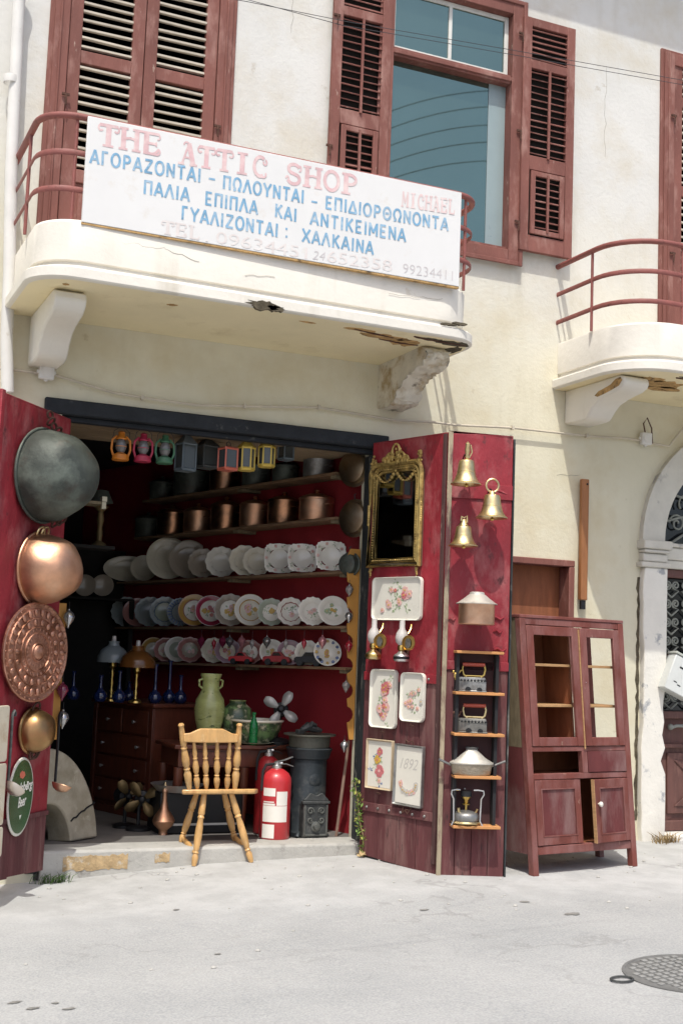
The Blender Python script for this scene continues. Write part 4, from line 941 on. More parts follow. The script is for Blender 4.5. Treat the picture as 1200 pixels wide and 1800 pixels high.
for s in (-1, 1):
    b.tube(spiral(mcx+s*.06, zt+.035, .008, .034, 90, 1.3, 20, -.04, flip=s), .008, 6); b.tube(spiral(mcx+s*.11, zt+.015, .006, .022, 90, 1.2, 20, -.04, flip=s), .007, 6)
    for k in range(14): b.sphere((mcx+s*(mw-.03)+random.gauss(0, .011), -.03+random.gauss(0, .006), zt-.03+random.uniform(0, .085)), random.uniform(.008, .014), 7)
    for k in range(5): b.sphere((mcx+s*(mw-.035)+random.gauss(0, .004), -.025, zb-.01-.013*k), .013-.002*k, 7)
    for k in range(9): b.sphere((mcx+s*(mw-.005), -.036, lerp(zb, zt, .42)+.016*k), .010, 6, (1, .8, 1.2))
b.tube(arc(mcx, zt+.075, .034, 0, 360, 20, -.036, rz=.05), .009, 7); b.build('crest', GILT, t)
b = MB()                                          # festoon across the top of the glass
for s in (-1, 1):
    for k in range(11):
        q = k/10; b.sphere((mcx+s*lerp(.0, mw-.075, q), -.034, zt-.085-.065*math.sin(q*math.pi)+.02*(1-q)), .010+.004*math.sin(q*9), 6)
b.build('festoon', GILT, t)

def blossom(b, x, z, y, r, petals=6, m=0, mc=2):
    b.mi = m
    for k in range(petals):
        a = 2*math.pi*k/petals + random.random(); b.prism(blob(x+r*.55*math.cos(a), z+r*.55*math.sin(a), r*.5, r*.5, 9, .15), y-.0004*k, y+.002)
    b.mi = mc; b.prism(blob(x, z, r*.25, r*.25, 7, .1), y-.004, y+.001)
def sprig(b, x, z, y, s, m=1, n=5):
    b.mi = m
    for k in range(n):
        a = random.uniform(0, 6.3); c = (x+s*.8*math.cos(a), z+s*.8*math.sin(a)); e = (math.cos(a), math.sin(a))
        b.prism([(c[0]-e[0]*s*.5, c[1]-e[1]*s*.5), (c[0]-e[1]*s*.18, c[1]+e[0]*s*.18), (c[0]+e[0]*s*.5, c[1]+e[1]*s*.5), (c[0]+e[1]*s*.18, c[1]-e[0]*s*.18)], y-.0005, y+.002)
def tray(key, u0, v0, u1, v1, label, prints, rnd=.02, rimmat=ENAM, depth=.025, tilt=0, cat='tray', handles=False, out=.012, knob=True):
    um, vm = (u0+u1)/2, (v0+v1)/2
    t = thing('enamel_tray', label, cat, PM(key, um, vm, out, tilt))
    x0, z1 = px(key, um, vm, u0, v0); x1, z0 = px(key, um, vm, u1, v1)
    hw = (x1-x0)/2; z0, z1 = min(z0, z1), max(z0, z1); hh = (z1-z0)/2
    b = MB(); outer = rrect(-hw, hw, -hh, hh, rnd); inner = rrect(-hw+.011, hw-.011, -hh+.011, hh-.011, max(rnd-.008, .004)); n = len(outer)
    vs = [(x, 0, z) for x, z in outer]+[(x, -depth, z) for x, z in outer]+[(x*.985, -depth-.002, z*.985) for x, z in outer]+[(x, -depth*.45, z) for x, z in inner]
    fs = [(k*n+i, k*n+(i+1) % n, (k+1)*n+(i+1) % n, (k+1)*n+i) for k in range(3) for i in range(n)]+[tuple(range(n)), tuple(3*n+i for i in range(n))]
    b.add(vs, fs); b.build('tray_body', rimmat if not isinstance(rimmat, tuple) else rimmat[0], t, smooth=35)
    b = MB(); yy = -depth*.45-.001
    if isinstance(rimmat, tuple): b2 = MB(); b2.prism([(x*.985, z*.985) for x, z in inner], yy, yy+.0008); b2.build('picture_field', ENAM, t)
    prints(b, hw-.016, hh-.016, yy-.001)
    b.build('flower_print', [ROSE, LEAFP, GOLDP, BLUSH, SCRIPT, BLUEP], t)
    if knob:
        b = MB(); b.tube([(-.02, -.01, -hh-.03), (-.012, -.018, -hh-.024), (.012, -.018, -hh-.024), (.02, -.01, -hh-.03)], .0035, 6)
        if handles: b.tube([(-.04, -.01, -hh), (-.035, -.02, -hh-.05), (-.012, -.02, -hh-.03), (.012, -.02, -hh-.05), (.04, -.01, -hh)], .004, 6); b.tube([(-.035, -.01, hh), (-.03, -.02, hh+.03), (0, -.02, hh+.015), (.03, -.02, hh+.03), (.035, -.01, hh)], .004, 6)
        b.build('wire_hook', RUST, t)
    return t
def pr_wide(b, w_, h_, y):
    for k in range(13): blossom(b, random.gauss(-.01, .06), random.gauss(-.0, .045), y-.0015*(k % 3), random.uniform(.014, .03), m=random.choice([3, 3, 0]), mc=2)
    for k in range(16): sprig(b, random.gauss(0, .08), random.gauss(0, .055), y+.0006, .024)
def pr_tall(b, w_, h_, y):
    for k in range(15): q = random.random(); blossom(b, lerp(-.02, .03, q)+random.gauss(0, .02), lerp(-h_*.7, h_*.55, q)+random.gauss(0, .02), y-.0015*(k % 3), random.uniform(.016, .032), m=random.choice([0, 3, 3]), mc=2)
    for k in range(20): sprig(b, random.gauss(0, .035), random.gauss(0, h_*.45), y+.0006, .02)
def pr_pale(b, w_, h_, y):
    for k in range(15): blossom(b, random.gauss(.01, .035), random.gauss(-.02, h_*.35), y-.0015*(k % 3), random.uniform(.012, .02), m=random.choice([3, 3, 4]), mc=2)
    for k in range(9): sprig(b, random.gauss(.02, .035), random.gauss(0, h_*.4), y+.0006, .018)
def pr_bright(b, w_, h_, y):
    blossom(b, 0, -.045, y, .042, 7, 0, 3); blossom(b, -.02, .03, y-.002, .030, 7, 2, 0); blossom(b, .0, .085, y, .028, 6, 0, 2); blossom(b, 0, -.11, y, .018, 6, 3, 2)
    for k in range(14): sprig(b, random.gauss(0, .035), random.gauss(0, h_*.45), y+.0006, .022, m=random.choice([1, 1, 5]))
def pr_year(b, w_, h_, y):
    b.mi = 4; fit_text(b, '1892', Vector((-w_*.72, 0, h_*.22)), Vector((w_*.72, 0, h_*.22)), .075, y=y, bold=-.005, shear=.35)
    for k in range(12):
        a = R(180+180*k/11); blossom(b, w_*.62*math.cos(a), -h_*.30+h_*.35*math.sin(a)*.9, y, random.uniform(.014, .024), m=random.choice([3, 4, 4]), mc=2)
    for k in range(14): a = R(random.uniform(180, 360)); sprig(b, w_*.62*math.cos(a), -h_*.30+h_*.32*math.sin(a), y+.0006, .014, m=random.choice([1, 4, 4]))
tray('P1', 658, 1015, 741, 1090, 'wide white enamel tray with faint pink roses under the gilt mirror', pr_wide, .035, knob=False)
tray('P1', 655, 1175, 697, 1281, 'tall white tray with round corners and deep pink roses, larger one under the oil lamps', pr_tall, .035)
tray('P1', 708, 1181, 746, 1270, 'tall white tray with round corners and pale pink flowers, smaller one under the oil lamps', pr_pale, .035)
tray('P1', 648, 1297, 690, 1390, 'small square cornered tray with a bright rose and yellow flower bouquet', pr_bright, .006, rimmat=(M_('tan_tray_rim', (.50, .40, .27), .55, var=.15, vs=8, spots=((.36, .24, .12), 9, .62, .06)), 1))
tray('P1', 697, 1306, 743, 1420, 'silver edged white tray with pale lettering and wreath, lowest on the folding door', pr_year, .006, rimmat=(GREYM, 1), handles=True, tilt=R(1))
# kerosene wall lamps
def wall_lamp(u, v, label, silver):
    t = thing('oil_wall_lamp', label, 'oil lamp', PM('P1', u, v, .0), 'oil lamps on the folding door')
    s = 1.0
    b = MB(); b.lathe([(.02, -.135), (.050, -.13), (.054, -.12), (.054, -.095), (.046, -.085), (.03, -.075), (.018, -.06)], 20, TR((0, -.062, 0))); b.build('oil_font', STEEL if silver else BELLM, t)
    b = MB(); b.lathe([(.0555, -.116), (.0565, -.113), (.0565, -.101), (.0555, -.098)], 20, TR((0, -.062, 0))); b.build('base_band', BLACKM if silver else BRASS, t)
    b = MB(); b.lathe([(.018, -.06), (.028, -.055), (.028, -.03), (.022, -.02)], 14, TR((0, -.062, 0))); b.tube([(.02, -.062, -.045), (.06, -.08, -.05)], .004, 6); b.build('burner', BRASS, t)
    b = MB(); b.lathe([(.024, -.022), (.042, .0), (.046, .03), (.039, .06), (.020, .09), (.019, .15), (.0175, .15), (.0185, .09), (.032, .06), (.038, .03), (.034, .0), (.019, -.022)], 20, TR((0, -.062, 0))); b.build('chimney', CLEARG, t)
    b = MB(); b.lathe([(.0, .006), (.046, .004), (.050, .0), (.052, .004), (.050, .009)], 22, Matrix.Translation((.090, -.085, -.005)) @ Matrix.Rotation(R(14), 4, 'Z') @ RX); b.tube([(.075, -.08, .055), (.07, -.05, .09), (.065, -.04, .12)], .0045, 6); rf = b.build('reflector', BRASS, t)
    b = MB(); b.prism(blob(0, 0, .022, .034, 14, .02), -.0005, .001, Matrix.Translation((.093, -.097, -.008)) @ Matrix.Rotation(R(14), 4, 'Z')); b.build('reflector_glass', M_('dim_reflector_glass', (.20, .20, .18), .2, .6, var=.4, vs=40), rf)
    b = MB(); b.box(-.012, .012, -.03, 0, -.10, -.04); b.build('wall_bracket', RUST, t)
wall_lamp(668, 1126, 'oil wall lamp with brass base and glass chimney under the wide tray', 0); wall_lamp(717, 1129, 'oil wall lamp with black banded silver base and glass chimney under the wide tray', 1)
# bells
def bell(u, v, rp, hp, label, handle):
    k = mpp(onp('P2', u, v)); out = .15; r = rp*k; h = hp*k
    t = thing('brass_bell', label, 'bell', PM('P2', u, v, out), 'brass bells on the folding door')
    b = MB(); pr = [(1.0, -.5), (1.0, -.46), (.90, -.42), (.74, -.28), (.62, -.08), (.555, .15), (.52, .36), (.47, .45), (.30, .49), (.0, .50)]
    inner = [(.90, -.47), (.66, -.28), (.52, 0), (.45, .35), (0, .42)]
    b.lathe([(a*r, c*h) for a, c in inner[::-1]]+[(a*r, c*h) for a, c in pr], 28); bd = b.build('body', BELLM, t)
    b = MB(); b.lathe([(.875*r, -.40*h), (.885*r, -.405*h), (.86*r, -.38*h)], 28); b.lathe([(.60*r, .02*h), (.615*r, .01*h), (.60*r, -.005*h)], 28); b.build('ring_moulding', BELLM, bd)
    b = MB()
    if handle == 'grip': b.lathe([(.010, .5*h), (.016, .5*h+.015), (.012, .5*h+.03), (.018, .5*h+.06), (.014, .5*h+.09), (.016, .5*h+.105), (0, .5*h+.12)], 12, Matrix.Rotation(R(8), 4, 'X')); b.tube([(.015, 0, .5*h+.01), (.035, 0, .5*h+.05), (.025, 0, .5*h+.1)], .006, 6)
    elif handle == 'ring': b.lathe([(.022, .5*h), (.016, .5*h+.02), (0, .5*h+.028)], 12); b.tube([(.042*math.cos(R(a)), 0, .5*h+.058+.044*math.sin(R(a))) for a in range(0, 360, 20)], .0075, 8, closed=True)
    else: b.lathe([(.03*r/.09, .5*h), (.022, .5*h+.02), (.018, .5*h+.04), (.0, .5*h+.045)], 10); b.tube([(-.02, 0, .5*h+.03), (-.015, 0, .5*h+.06), (.0, 0, .5*h+.05), (.02, 0, .5*h+.065), (.022, 0, .5*h+.02)], .007, 6)
    b.build('handle', BELLM, t)
    b = MB(); b.tube([(0, 0, .3*h), (.003, 0, -.45*h)], .005, 6); b.sphere((.003, 0, -.53*h), .013, 10); b.build('clapper', BRASS, t)
    b = MB(); b.tube([(0, out, .5*h+.02), (0, out*.5, .5*h+.045), (0, .0, .5*h+.025)], .005, 6); b.build('bracket', BLACKM, t)
bell(819, 830, 26.5, 44, 'highest brass bell, with a tall grip, on the red folding door', 'grip'); bell(864, 890, 27.5, 42, 'brass bell with a big ring handle near the outer edge of the red door', 'ring'); bell(814, 942, 25.5, 36, 'lowest brass bell, paler with a short crown, above the copper pot', 'crown')
# copper pot hung on panel 2
k = mpp(onp('P2', 836, 1070)); t = thing('hanging_copper_pot', 'copper pot with a pale pointed tin lid hanging under the brass bells', 'pot', PM('P2', 837, 1078, .17))
r = 31*k; b = MB(); b.lathe([(0, -.075), (r*.96, -.075), (r*1.0, -.07), (r, .06), (r*1.02, .063)], 32); b.build('pot_body', COPPER, t)
b = MB(); b.lathe([(r*1.14, .058), (r*1.15, .063), (r*.98, .074), (r*.70, .098), (r*.50, .118), (r*.42, .124), (r*.40, .136), (r*.30, .140), (0, .141)], 32); b.build('lid', TINLID, t)
b = MB(); b.tube([(0, .17, .10), (0, r*1.02, .09)], .006, 6); b.build('hanger', BLACKM, t)
# rack of small shelves on panel 2
t = thing('wall_rack', 'narrow rack of five orange wooden shelves between black side boards on the folding door', 'rack', PM('P2', 834, 1300, .003))
SHZ = []
for i, (ua, va, ub, vb) in enumerate(((796, 1141, 878, 1148), (794, 1214, 879, 1219), (791, 1285, 879, 1292), (792, 1358, 873, 1367), (789, 1446, 872, 1453))):
    xa, za = px('P2', 834, 1300, ua, va, .06); xb, zb_ = px('P2', 834, 1300, ub, vb, .06); z = (za+zb_)/2 - .004
    b = MB(); b.box(xa, xb, -.135, -.004, z-.010, z+.008); b.build('shelf', OAKSH, t, bevel=.003); SHZ.append(onp('P2', 834, 1300).z + z + .008)
b = MB(); zt_ = SHZ[0]-onp('P2', 834, 1300).z; zb_ = SHZ[4]-onp('P2', 834, 1300).z
xa, _ = px('P2', 834, 1300, 797, 1200); xb, _ = px('P2', 834, 1300, 871, 1200)
for x in (xa, xb-.02):
    b = MB(); b.box(x, x+.020, -.085, -.0045, zb_, zt_-.02); b.build('side_board', BLACKR, t)
b = MB(); b.box(xa+.021, xb-.021, -.009, -.0045, zb_, zt_-.02); b.build('back_board', M_('shaded_rack_back', (.055, .022, .024), .8, var=.25, vs=8, st=(2, 2, .4)), t)  # recess shade put into the dark maroon of this sheet
def shelf_obj(name, label, cat, u, v, k, out=.075, rz=0, group=None):
    p = onp('P2', u, v, out); p.z = SHZ[k]; return thing(name, label, cat, Matrix.Translation(p) @ Matrix.Rotation(PT['P2']['ang']+rz, 4, 'Z'), group)
def iron(k, u, label, dirt):
    t = shelf_obj('charcoal_iron', label, 'iron', u, 1200, k, rz=R(-8), group='charcoal irons on the rack')
    m = GREYM if not dirt else M_('darker_iron_tin', (.19, .185, .17), .5, .7, var=.3, vs=9)
    def plan(s): return [(.10*s, -.045*s), (.10*s, .045*s), (.0, .05*s), (-.07*s, .03*s), (-.105*s, 0), (-.07*s, -.03*s), (0, -.05*s)]
    b = MB(); lo = plan(1); n = len(lo)
    for za, zb, s in ((0, .012, 1.03), (.012, .075, .98)): b.add([(x*s, y*s, za) for x, y in lo]+[(x*s, y*s, zb) for x, y in lo], [tuple(range(n))[::-1], tuple(range(n, 2*n))]+[(i, (i+1) % n, (i+1) % n+n, i+n) for i in range(n)])
    b.build('body', m, t, bevel=.004)
    b = MB()
    for i in range(8): b.prism([(-.075+.022*i, .070), (-.055+.022*i, .070), (-.065+.022*i, .086)], -.052, -.044)
    b.prism(arc(.0, .012, .018, 0, 180, 8) and [(a[0], a[2]) for a in arc(-.02, .014, .02, 0, 180, 8)], -.0525, -.045); b.prism([(a[0], a[2]) for a in arc(.055, .014, .018, 0, 180, 8)], -.0525, -.045); b.build('vent_edge', BLACKM, t)
    b = MB(); b.add([(x*.97, y*.97, .076) for x, y in lo]+[(x*.9, y*.9, .096) for x, y in lo], [tuple(range(n))[::-1], tuple(range(n, 2*n))]+[(i, (i+1) % n, (i+1) % n+n, i+n) for i in range(n)]); b.build('lid', m, t, bevel=.003)
    b = MB(); b.tube([(-.03, 0, .096), (-.05, 0, .115), (-.058, 0, .15), (-.054, 0, .175)], .007, 7); b.tube([(.065, 0, .096), (.085, 0, .115), (.092, 0, .15), (.086, 0, .175)], .007, 7); b.tube([(-.04, 0, .105), (.075, 0, .105)], .006, 7); b.build('handle_bracket', BRASS if not dirt else BELLM, t)
    b = MB(); b.tube([(-.056, 0, .178), (.09, 0, .178)], .0125, 10); b.build('grip', M_('red_brown_grip', (.33, .055, .03), .5, var=.2, vs=12), t)
    b = MB(); b.sphere((-.10, 0, .105), .016, 8, (1, .5, 1.2)); b.sphere((-.115, 0, .128), .010, 8, (1, .6, 1)); b.tube([(-.085, 0, .11), (-.07, 0, .135), (-.06, 0, .14)], .006, 6); b.tube([(-.10, 0, .075), (-.10, 0, .10)], .006, 6); b.build('rooster_latch', BRASS if not dirt else RUST, t)
iron(1, 827, 'pale charcoal iron with red grip and brass rooster latch, on the upper shelf', 0); iron(2, 830, 'darker charcoal iron with red grip, on the shelf above the lidded pan', 1)
t = shelf_obj('lidded_pan', 'oval hammered tin pan with domed white lid and two long handles on the rack', 'pan', 828, 1350, 3)
b = MB(); b.lathe([(0, 0), (.115, 0), (.128, .012), (.136, .06), (.142, .075)], 30, sy=.5); b.build('pan_body', M_('hammered_tin', (.36, .31, .24), .45, .7, var=.2, vs=14, bump=.9, bs=46), t)
b = MB(); b.lathe([(.146, .074), (.146, .082), (.125, .094), (.09, .115), (.06, .142), (.040, .158), (.036, .168), (.042, .174), (.042, .180), (0, .182)], 30, sy=.52); b.build('lid', TINLID, t)
b = MB(); b.lathe([(.037, .167), (.044, .172), (.044, .181), (.037, .184)], 24, sy=.6); b.build('lid_ring', IRON, t)
b = MB()
for s in (-1, 1): b.tube([(s*.13, 0, .06), (s*.165, -.01, .075), (s*.22, -.02, .098)], [.008, .007, .009], 8)
b.build('handle', GREYM, t)
t = shelf_obj('primus_stove', 'brass and tin primus stove with a tall wire pot stand on the lowest shelf', 'camp stove', 818, 1430, 4)
b = MB(); b.lathe([(.0, .022), (.078, .024), (.084, .032), (.084, .062), (.074, .078), (.04, .09), (.016, .095), (.0, .095)], 28); b.build('fuel_tank', GREYM, t)
b = MB(); b.lathe([(.094, .012), (.096, .018), (.088, .026)], 28); b.tube([(.06, -.02, .08), (.07, -.03, .105)], .007, 8); b.tube([(-.05, -.03, .08), (-.055, -.035, .11)], .009, 8); b.build('tank_rim', BELLM, t)
b = MB(); b.tube([(0, 0, .09), (0, 0, .15)], .008, 8); b.lathe([(.026, .128), (.028, .133), (.012, .14), (.018, .16), (.030, .175), (.034, .20), (.02, .205), (.0, .205)], 16); b.build('burner', BRASS, t)
b = MB(); b.lathe([(.024, .178), (.036, .182), (.036, .214), (.02, .22), (0, .22)], 14); b.build('burner_cap', BLACKM, t)
b = MB()
for a in (205, 335, 90):
    c_, s_ = math.cos(R(a)), math.sin(R(a)); b.tube([(c_*.112, s_*.112, 0), (c_*.095, s_*.095, .03), (c_*.10, s_*.10, .17), (c_*.118, s_*.118, .20), (c_*.115, s_*.115, .222), (c_*.08, s_*.08, .226), (c_*.05, s_*.05, .224)], .005, 7)
b.build('pot_stand', STEEL, t)

# ------------------------------------------------------------------ goods on the folding door opposite the mirror
def dome(u, v, rp, depth, name, label, cat, mat, rim=True, squash=1.0, ring=None, lipw=.03, out=.01):
    p = onp('PL', u, v); k = mpp(p); r = rp*k
    t = thing(name, label, cat, PM('PL', u, v, out+r*.09) @ Matrix.Rotation(R(-5), 4, 'Z'))
    b = MB(); pr = [(r*1.0, .0), (r*1.0, .012), (r*.965, .016)]
    for i in range(1, 13):
        a = R(90*i/12); pr.append((r*.965*math.cos(a)**.8 if i < 12 else 0, .016+depth*math.sin(a)))
    b.lathe(pr, 56, RX, sy=squash)
    for i, q in enumerate(b.v):                       # hand-beaten dents
        if q.y < -.03:
            d_ = mnoise.noise(q*5.0/max(r*3, .3) + Vector((u*.1, 0, 0)))*.055*r*min(1, (-q.y-.03)/.05) + mnoise.noise(q*22)*.008*r
            q.x += q.x/r*d_; q.z += q.z/r*d_; q.y -= d_*.9
    b.build('bowl_body', mat, t)
    if rim: b = MB(); b.tube([(r*math.cos(R(a)), -.012, r*squash*math.sin(R(a))) for a in range(0, 360, 10)], .009, 8, closed=True); b.build('rim', mat, t)
    return t, r
def rings(t, r, mat, spots, name='ring_handle'):
    for a in spots:
        b = MB(); c = (r*.98*math.cos(R(a)), -.03, r*.98*math.sin(R(a)))
        b.tube([(c[0]+.035*math.cos(R(q)), c[1]-.012*math.sin(R(q)), c[2]+.038*math.sin(R(q))) for q in range(0, 360, 24)], .007, 7, closed=True); b.build(name, mat, t)
t, r = dome(74, 836, 82, .33, 'hanging_cauldron', 'big dark grey patinated metal cauldron hanging highest on the folding door opposite the mirror', 'cauldron', CAULD)
b = MB()
for i, (x, z) in enumerate(((-.02, r+.085), (-.005, r+.045), (.03, r+.02), (.075, r+.0), (.11, r-.02))):
    b.tube([(x+.028*math.cos(R(q)), -.045-.018*math.sin(R(q))*(i % 2), z+.022*math.sin(R(q))) for q in range(0, 360, 30)], .0075, 6, closed=True)
b.build('top_chain', RUST, t)
b = MB()
for i, (x, z) in enumerate(((.06, -r+.03), (.10, -r+.005), (.14, -r+.02), (.18, -r+.035))): b.tube([(x+.026*math.cos(R(q)), -.05-.018*math.sin(R(q))*(i % 2), z+.022*math.sin(R(q))) for q in range(0, 360, 30)], .0075, 6, closed=True)
b.build('lower_chain', RUST, t)
t, r = dome(67, 1000, 64, .26, 'copper_basin', 'bright round copper basin hanging below the dark cauldron', 'basin', COPPER)
rings(t, r, BELLM, (88, 100)); b = MB(); b.tube([(-.03, -.03, -r+.01), (.0, -.05, -r), (.05, -.04, -r-.02), (.09, -.02, -r-.01)], .006, 6); b.build('lower_wire', BELLM, t)
# embossed copper tray
p = onp('PL', 60, 1145); k = mpp(p); r = 86*k
t = thing('embossed_copper_tray', 'large round embossed copper wall tray hanging on the folding door opposite the mirror', 'tray', PM('PL', 62, 1146, .07) @ Matrix.Rotation(R(-10), 4, 'Z'))
b = MB(); pr = [(r, .0), (r, .012), (r*.97, .016), (r*.93, .012), (r*.90, .010)]
for i, q in enumerate((.88, .70, .52, .40, .20)): pr += [(r*q, .011+.003*i), (r*(q-.01), .020+.003*i), (r*(q-.03), .020+.003*i), (r*(q-.04), .012+.003*i)]
pr += [(r*.14, .036), (r*.08, .048), (0, .052)]
b.lathe(pr, 48, RX); b.build('tray_body', COPEMB, t)
b = MB()
for q, n, s, el in ((.80, 26, .030, 1.5), (.945, 40, .010, 1), (.60, 18, .030, 1.4), (.46, 26, .014, 2.0), (.30, 22, .018, 2.4)):
    for i in range(n):
        a = 2*math.pi*i/n; M = Matrix.Translation((r*q*math.cos(a), -.018, r*q*math.sin(a))) @ Matrix.Rotation(-a, 4, 'Y') @ Matrix.Diagonal((el, .55, 1, 1))
        pp_ = MB(); b.T = M; b.sphere((0, 0, 0), s*.55, 8)
b.T = None; b.build('embossing', COPEMB, t)
t, r = dome(55, 1284, 39, .13, 'brass_pan', 'small shiny brass pan hanging between the embossed tray and the oval beer sign', 'pan', BRASSP); rings(t, r, RUST, (92, 268, 280))
# enamel beer sign
p = onp('PL', 34, 1402); k = mpp(p)
t = thing('beer_sign', 'oval green enamel beer sign with white lettering on the folding door opposite the mirror', 'sign', PM('PL', 34, 1400, .012, R(4)))
hw, hh = 43*k, 68*k
ov = [(hw*math.cos(2*math.pi*i/40), hh*math.sin(2*math.pi*i/40)) for i in range(40)]
b = MB(); b.prism(ov, -.012, 0); b.build('white_rim', ENAM, t, bevel=.004)
b = MB(); b.prism([(x*.91, z*.93) for x, z in ov], -.0145, -.010); b.build('green_field', GREENE, t)
b = MB(); fit_text(b, 'Carlsberg', Vector((-hw*.80, 0, hh*.05)), Vector((hw*.83, 0, hh*.22)), .055, y=-.0158, bold=.03, shear=.15); fit_text(b, 'Beer', Vector((-hw*.2, 0, -hh*.28)), Vector((hw*.42, 0, -hh*.20)), .062, y=-.0158, bold=.025, shear=.1)
b.prism([(hw*.35, hh*.38), (hw*.50, hh*.38), (hw*.43, hh*.28)], -.0158, -.014); b.prism([(.0, -hh*.48), (hw*.14, -hh*.46), (hw*.06, -hh*.58)], -.0158, -.014); b.build('white_lettering', PAPER, t)
b = MB(); b.prism(blob(-.01, hh*.55, .03, .022, 14, .15), -.0158, -.014); b.build('red_mark', CORAL, t)
# ladles
def ladle(u0, v0, u1, v1, label, mat, hm, out, bowl_turn):
    p0 = onp('PL', u0, v0, out); p1 = onp('PL', u1, v1, out); L_ = (p0-p1).length
    t = thing('ladle', label, 'ladle', Matrix.Translation(p1) @ Matrix.Rotation(PT['PL']['ang'], 4, 'Z'))
    b = MB(); b.tube([(0, 0, .02), (-.004, -.004, L_*.5), (0, 0, L_*.9), (.004, 0, L_), (.02, 0, L_+.02), (.03, 0, L_+.005), (.028, 0, L_-.015)], .0075, 8, flat=(1.3, .6)); b.build('handle', hm, t)
    b = MB(); pr = [(.062, 0), (.064, .004), (.058, -.012), (.045, -.03), (.02, -.042), (0, -.045)]; b.lathe(pr, 22, TR((.03, -.03, .0), ry=R(bowl_turn), rx=R(12))); b.lathe([(0, -.04), (.02, -.037), (.043, -.026), (.056, -.009), (.062, 0)], 22, TR((.03, -.03, .0), ry=R(bowl_turn), rx=R(12))); b.build('ladle_bowl', mat, t)
ladle(20, 1255, 14, 1385, 'ladle with a pale bowl and dark handle hanging in front of the beer sign', M_('tinned_ladle', (.62, .56, .50), .35, .8, var=.15, vs=8), IRON, .06, 38)
ladle(98, 1258, 97, 1380, 'copper ladle with dark handle hanging beside the half millwheel', COPPER, BLACKM, .05, 12)
t = thing('pale_hanging_boards', 'cream coloured boards hanging beside the oval beer sign', 'boards', PM('PL', 2, 1400, .05))
b = MB()
for z0, z1, w_ in ((.20, .52, .005), (-.16, .19, .012), (-.34, -.17, .018)): b.prism(rrect(-.30, w_, z0, z1, .02), -.02, .0)
b.build('board', M_('cream_board', (.60, .54, .42), .7, var=.1, vs=6, spots=((.45, .33, .2), 7, .62, .1)), t, bevel=.004)

# ------------------------------------------------------------------ half millwheel leaning behind the left door
t = thing('half_millwheel', 'weathered half of a wooden millwheel standing on its cut end inside the doorway', 'millwheel', TR((1.765, .235, .036), R(38), R(-6)))
b = MB(); n = 20
ro, rn = .62, .26; vs = []
for i in range(n+1):
    a = R(-2 + 100*i/n)
    for r, y in ((rn, 0), (ro, 0), (ro, .20), (rn, .20)): vs.append((r*math.cos(a)*.78, y, max(r*math.sin(a), 0)))
b.add(vs, [(i*4+j, i*4+(j+1) % 4, (i+1)*4+(j+1) % 4, (i+1)*4+j) for i in range(n) for j in range(4)]+[(0, 1, 2, 3), (n*4+3, n*4+2, n*4+1, n*4)])
b.build('wheel_segment', MILLM, t, smooth=30, bevel=.012)
b = MB(); b.tube(zig((.24*.86, -.003, .135), (.60*.76, -.003, .235), 9, .006), .006, 5); b.build('joint_gap', BLACKM, t)

# ------------------------------------------------------------------ cabinet
pa = on_street(936, 1541); pb = on_street(1119, 1523); CW = (pb-pa).length; ang = math.atan2((pb-pa).y, (pb-pa).x)
SH = Matrix.Identity(4); SH[0][2] = -.085; SH[1][2] = .02
CM = Matrix.Translation((pa.x, pa.y, 0)) @ Matrix.Rotation(ang, 4, 'Z')
t = thing('glazed_cabinet', 'old red painted display cabinet with empty door frames leaning askew on the street', 'cabinet', CM)
CD = .37; za = pa.z; zb2 = pb.z
ztop = hit(903, 1084, Vector((pa.x, pa.y, 0)), Vector((math.sin(ang), -math.cos(ang), 0))).z
Hc = ztop
def cab(): b = MB(); b.T = SH; return b
def zz(v): return hit(1010, v+4, Vector((pa.x, pa.y, 0)), Vector((math.sin(ang), -math.cos(ang), 0))).z
zl = zz(1495)-.0; xm = CW*.545
b = cab()
for x, y, zf in ((0, 0, za), (CW-.05, 0, zb2)):
    b.box(x, x+.05, y, y+.05, zf, Hc-.001)
b.build('front_post', CABP, t, bevel=.004)
for x in (0, CW-.05):
    zf = street_z(pa.x+x, pa.y+CD)
    b = cab(); b.box(x+.003, x+.047, CD-.05, CD, zf, zl); b.build('rear_leg', CABD, t, bevel=.004)
z1 = zz(1358); z2 = zz(1316)
b = cab(); b.box(.051, CW-.051, .004, .045, zl, zl+.055); b.build('bottom_rail', CABP, t, bevel=.004)
b = cab(); b.box(.051, CW-.051, .003, .045, z1-.028, z1+.01); b.box(.051, CW-.051, .003, .045, z2-.004, z2+.028); b.box(xm-.028, xm+.022, .002, .045, z1+.0095, z2-.0035); b.build('drawer_rails', CABP, t, bevel=.003)
b = cab(); b.box(-.002, CW+.002, -.002, CD+.002, Hc, Hc+.022); b.build('top_board', CABP, t, bevel=.004)
b = cab(); b.box(.051, CW-.051, .004, .045, Hc-.045, Hc-.001); b.build('top_rail', CABP, t, bevel=.003)
b = cab(); b.box(.052, CW-.052, .046, CD-.012, zl+.02, zl+.04); b.box(.052, CW-.052, .046, CD-.012, z1-.02, z1-.004); b.box(.052, CW-.052, .046, CD-.012, z2+.005, z2+.02); b.build('inner_floor', PLYW, t)
b = cab(); b.box(.004, .024, .052, CD-.002, zl, z2+.02); b.build('lower_side', CABD, t)
b = cab(); b.box(CW-.024, CW-.004, .052, CD-.002, zl, z2+.02); b.build('lower_side', CABD, t)
b = cab(); b.box(.004, .022, .052, CD-.002, z2+.021, Hc-.002); tag(b.build('upper_side', BOARD, t), 'unpainted grey board side')
b = cab(); b.box(CW-.048, CW-.004, CD-.04, CD-.002, z2+.021, Hc-.002); b.build('rear_post', CABP, t)
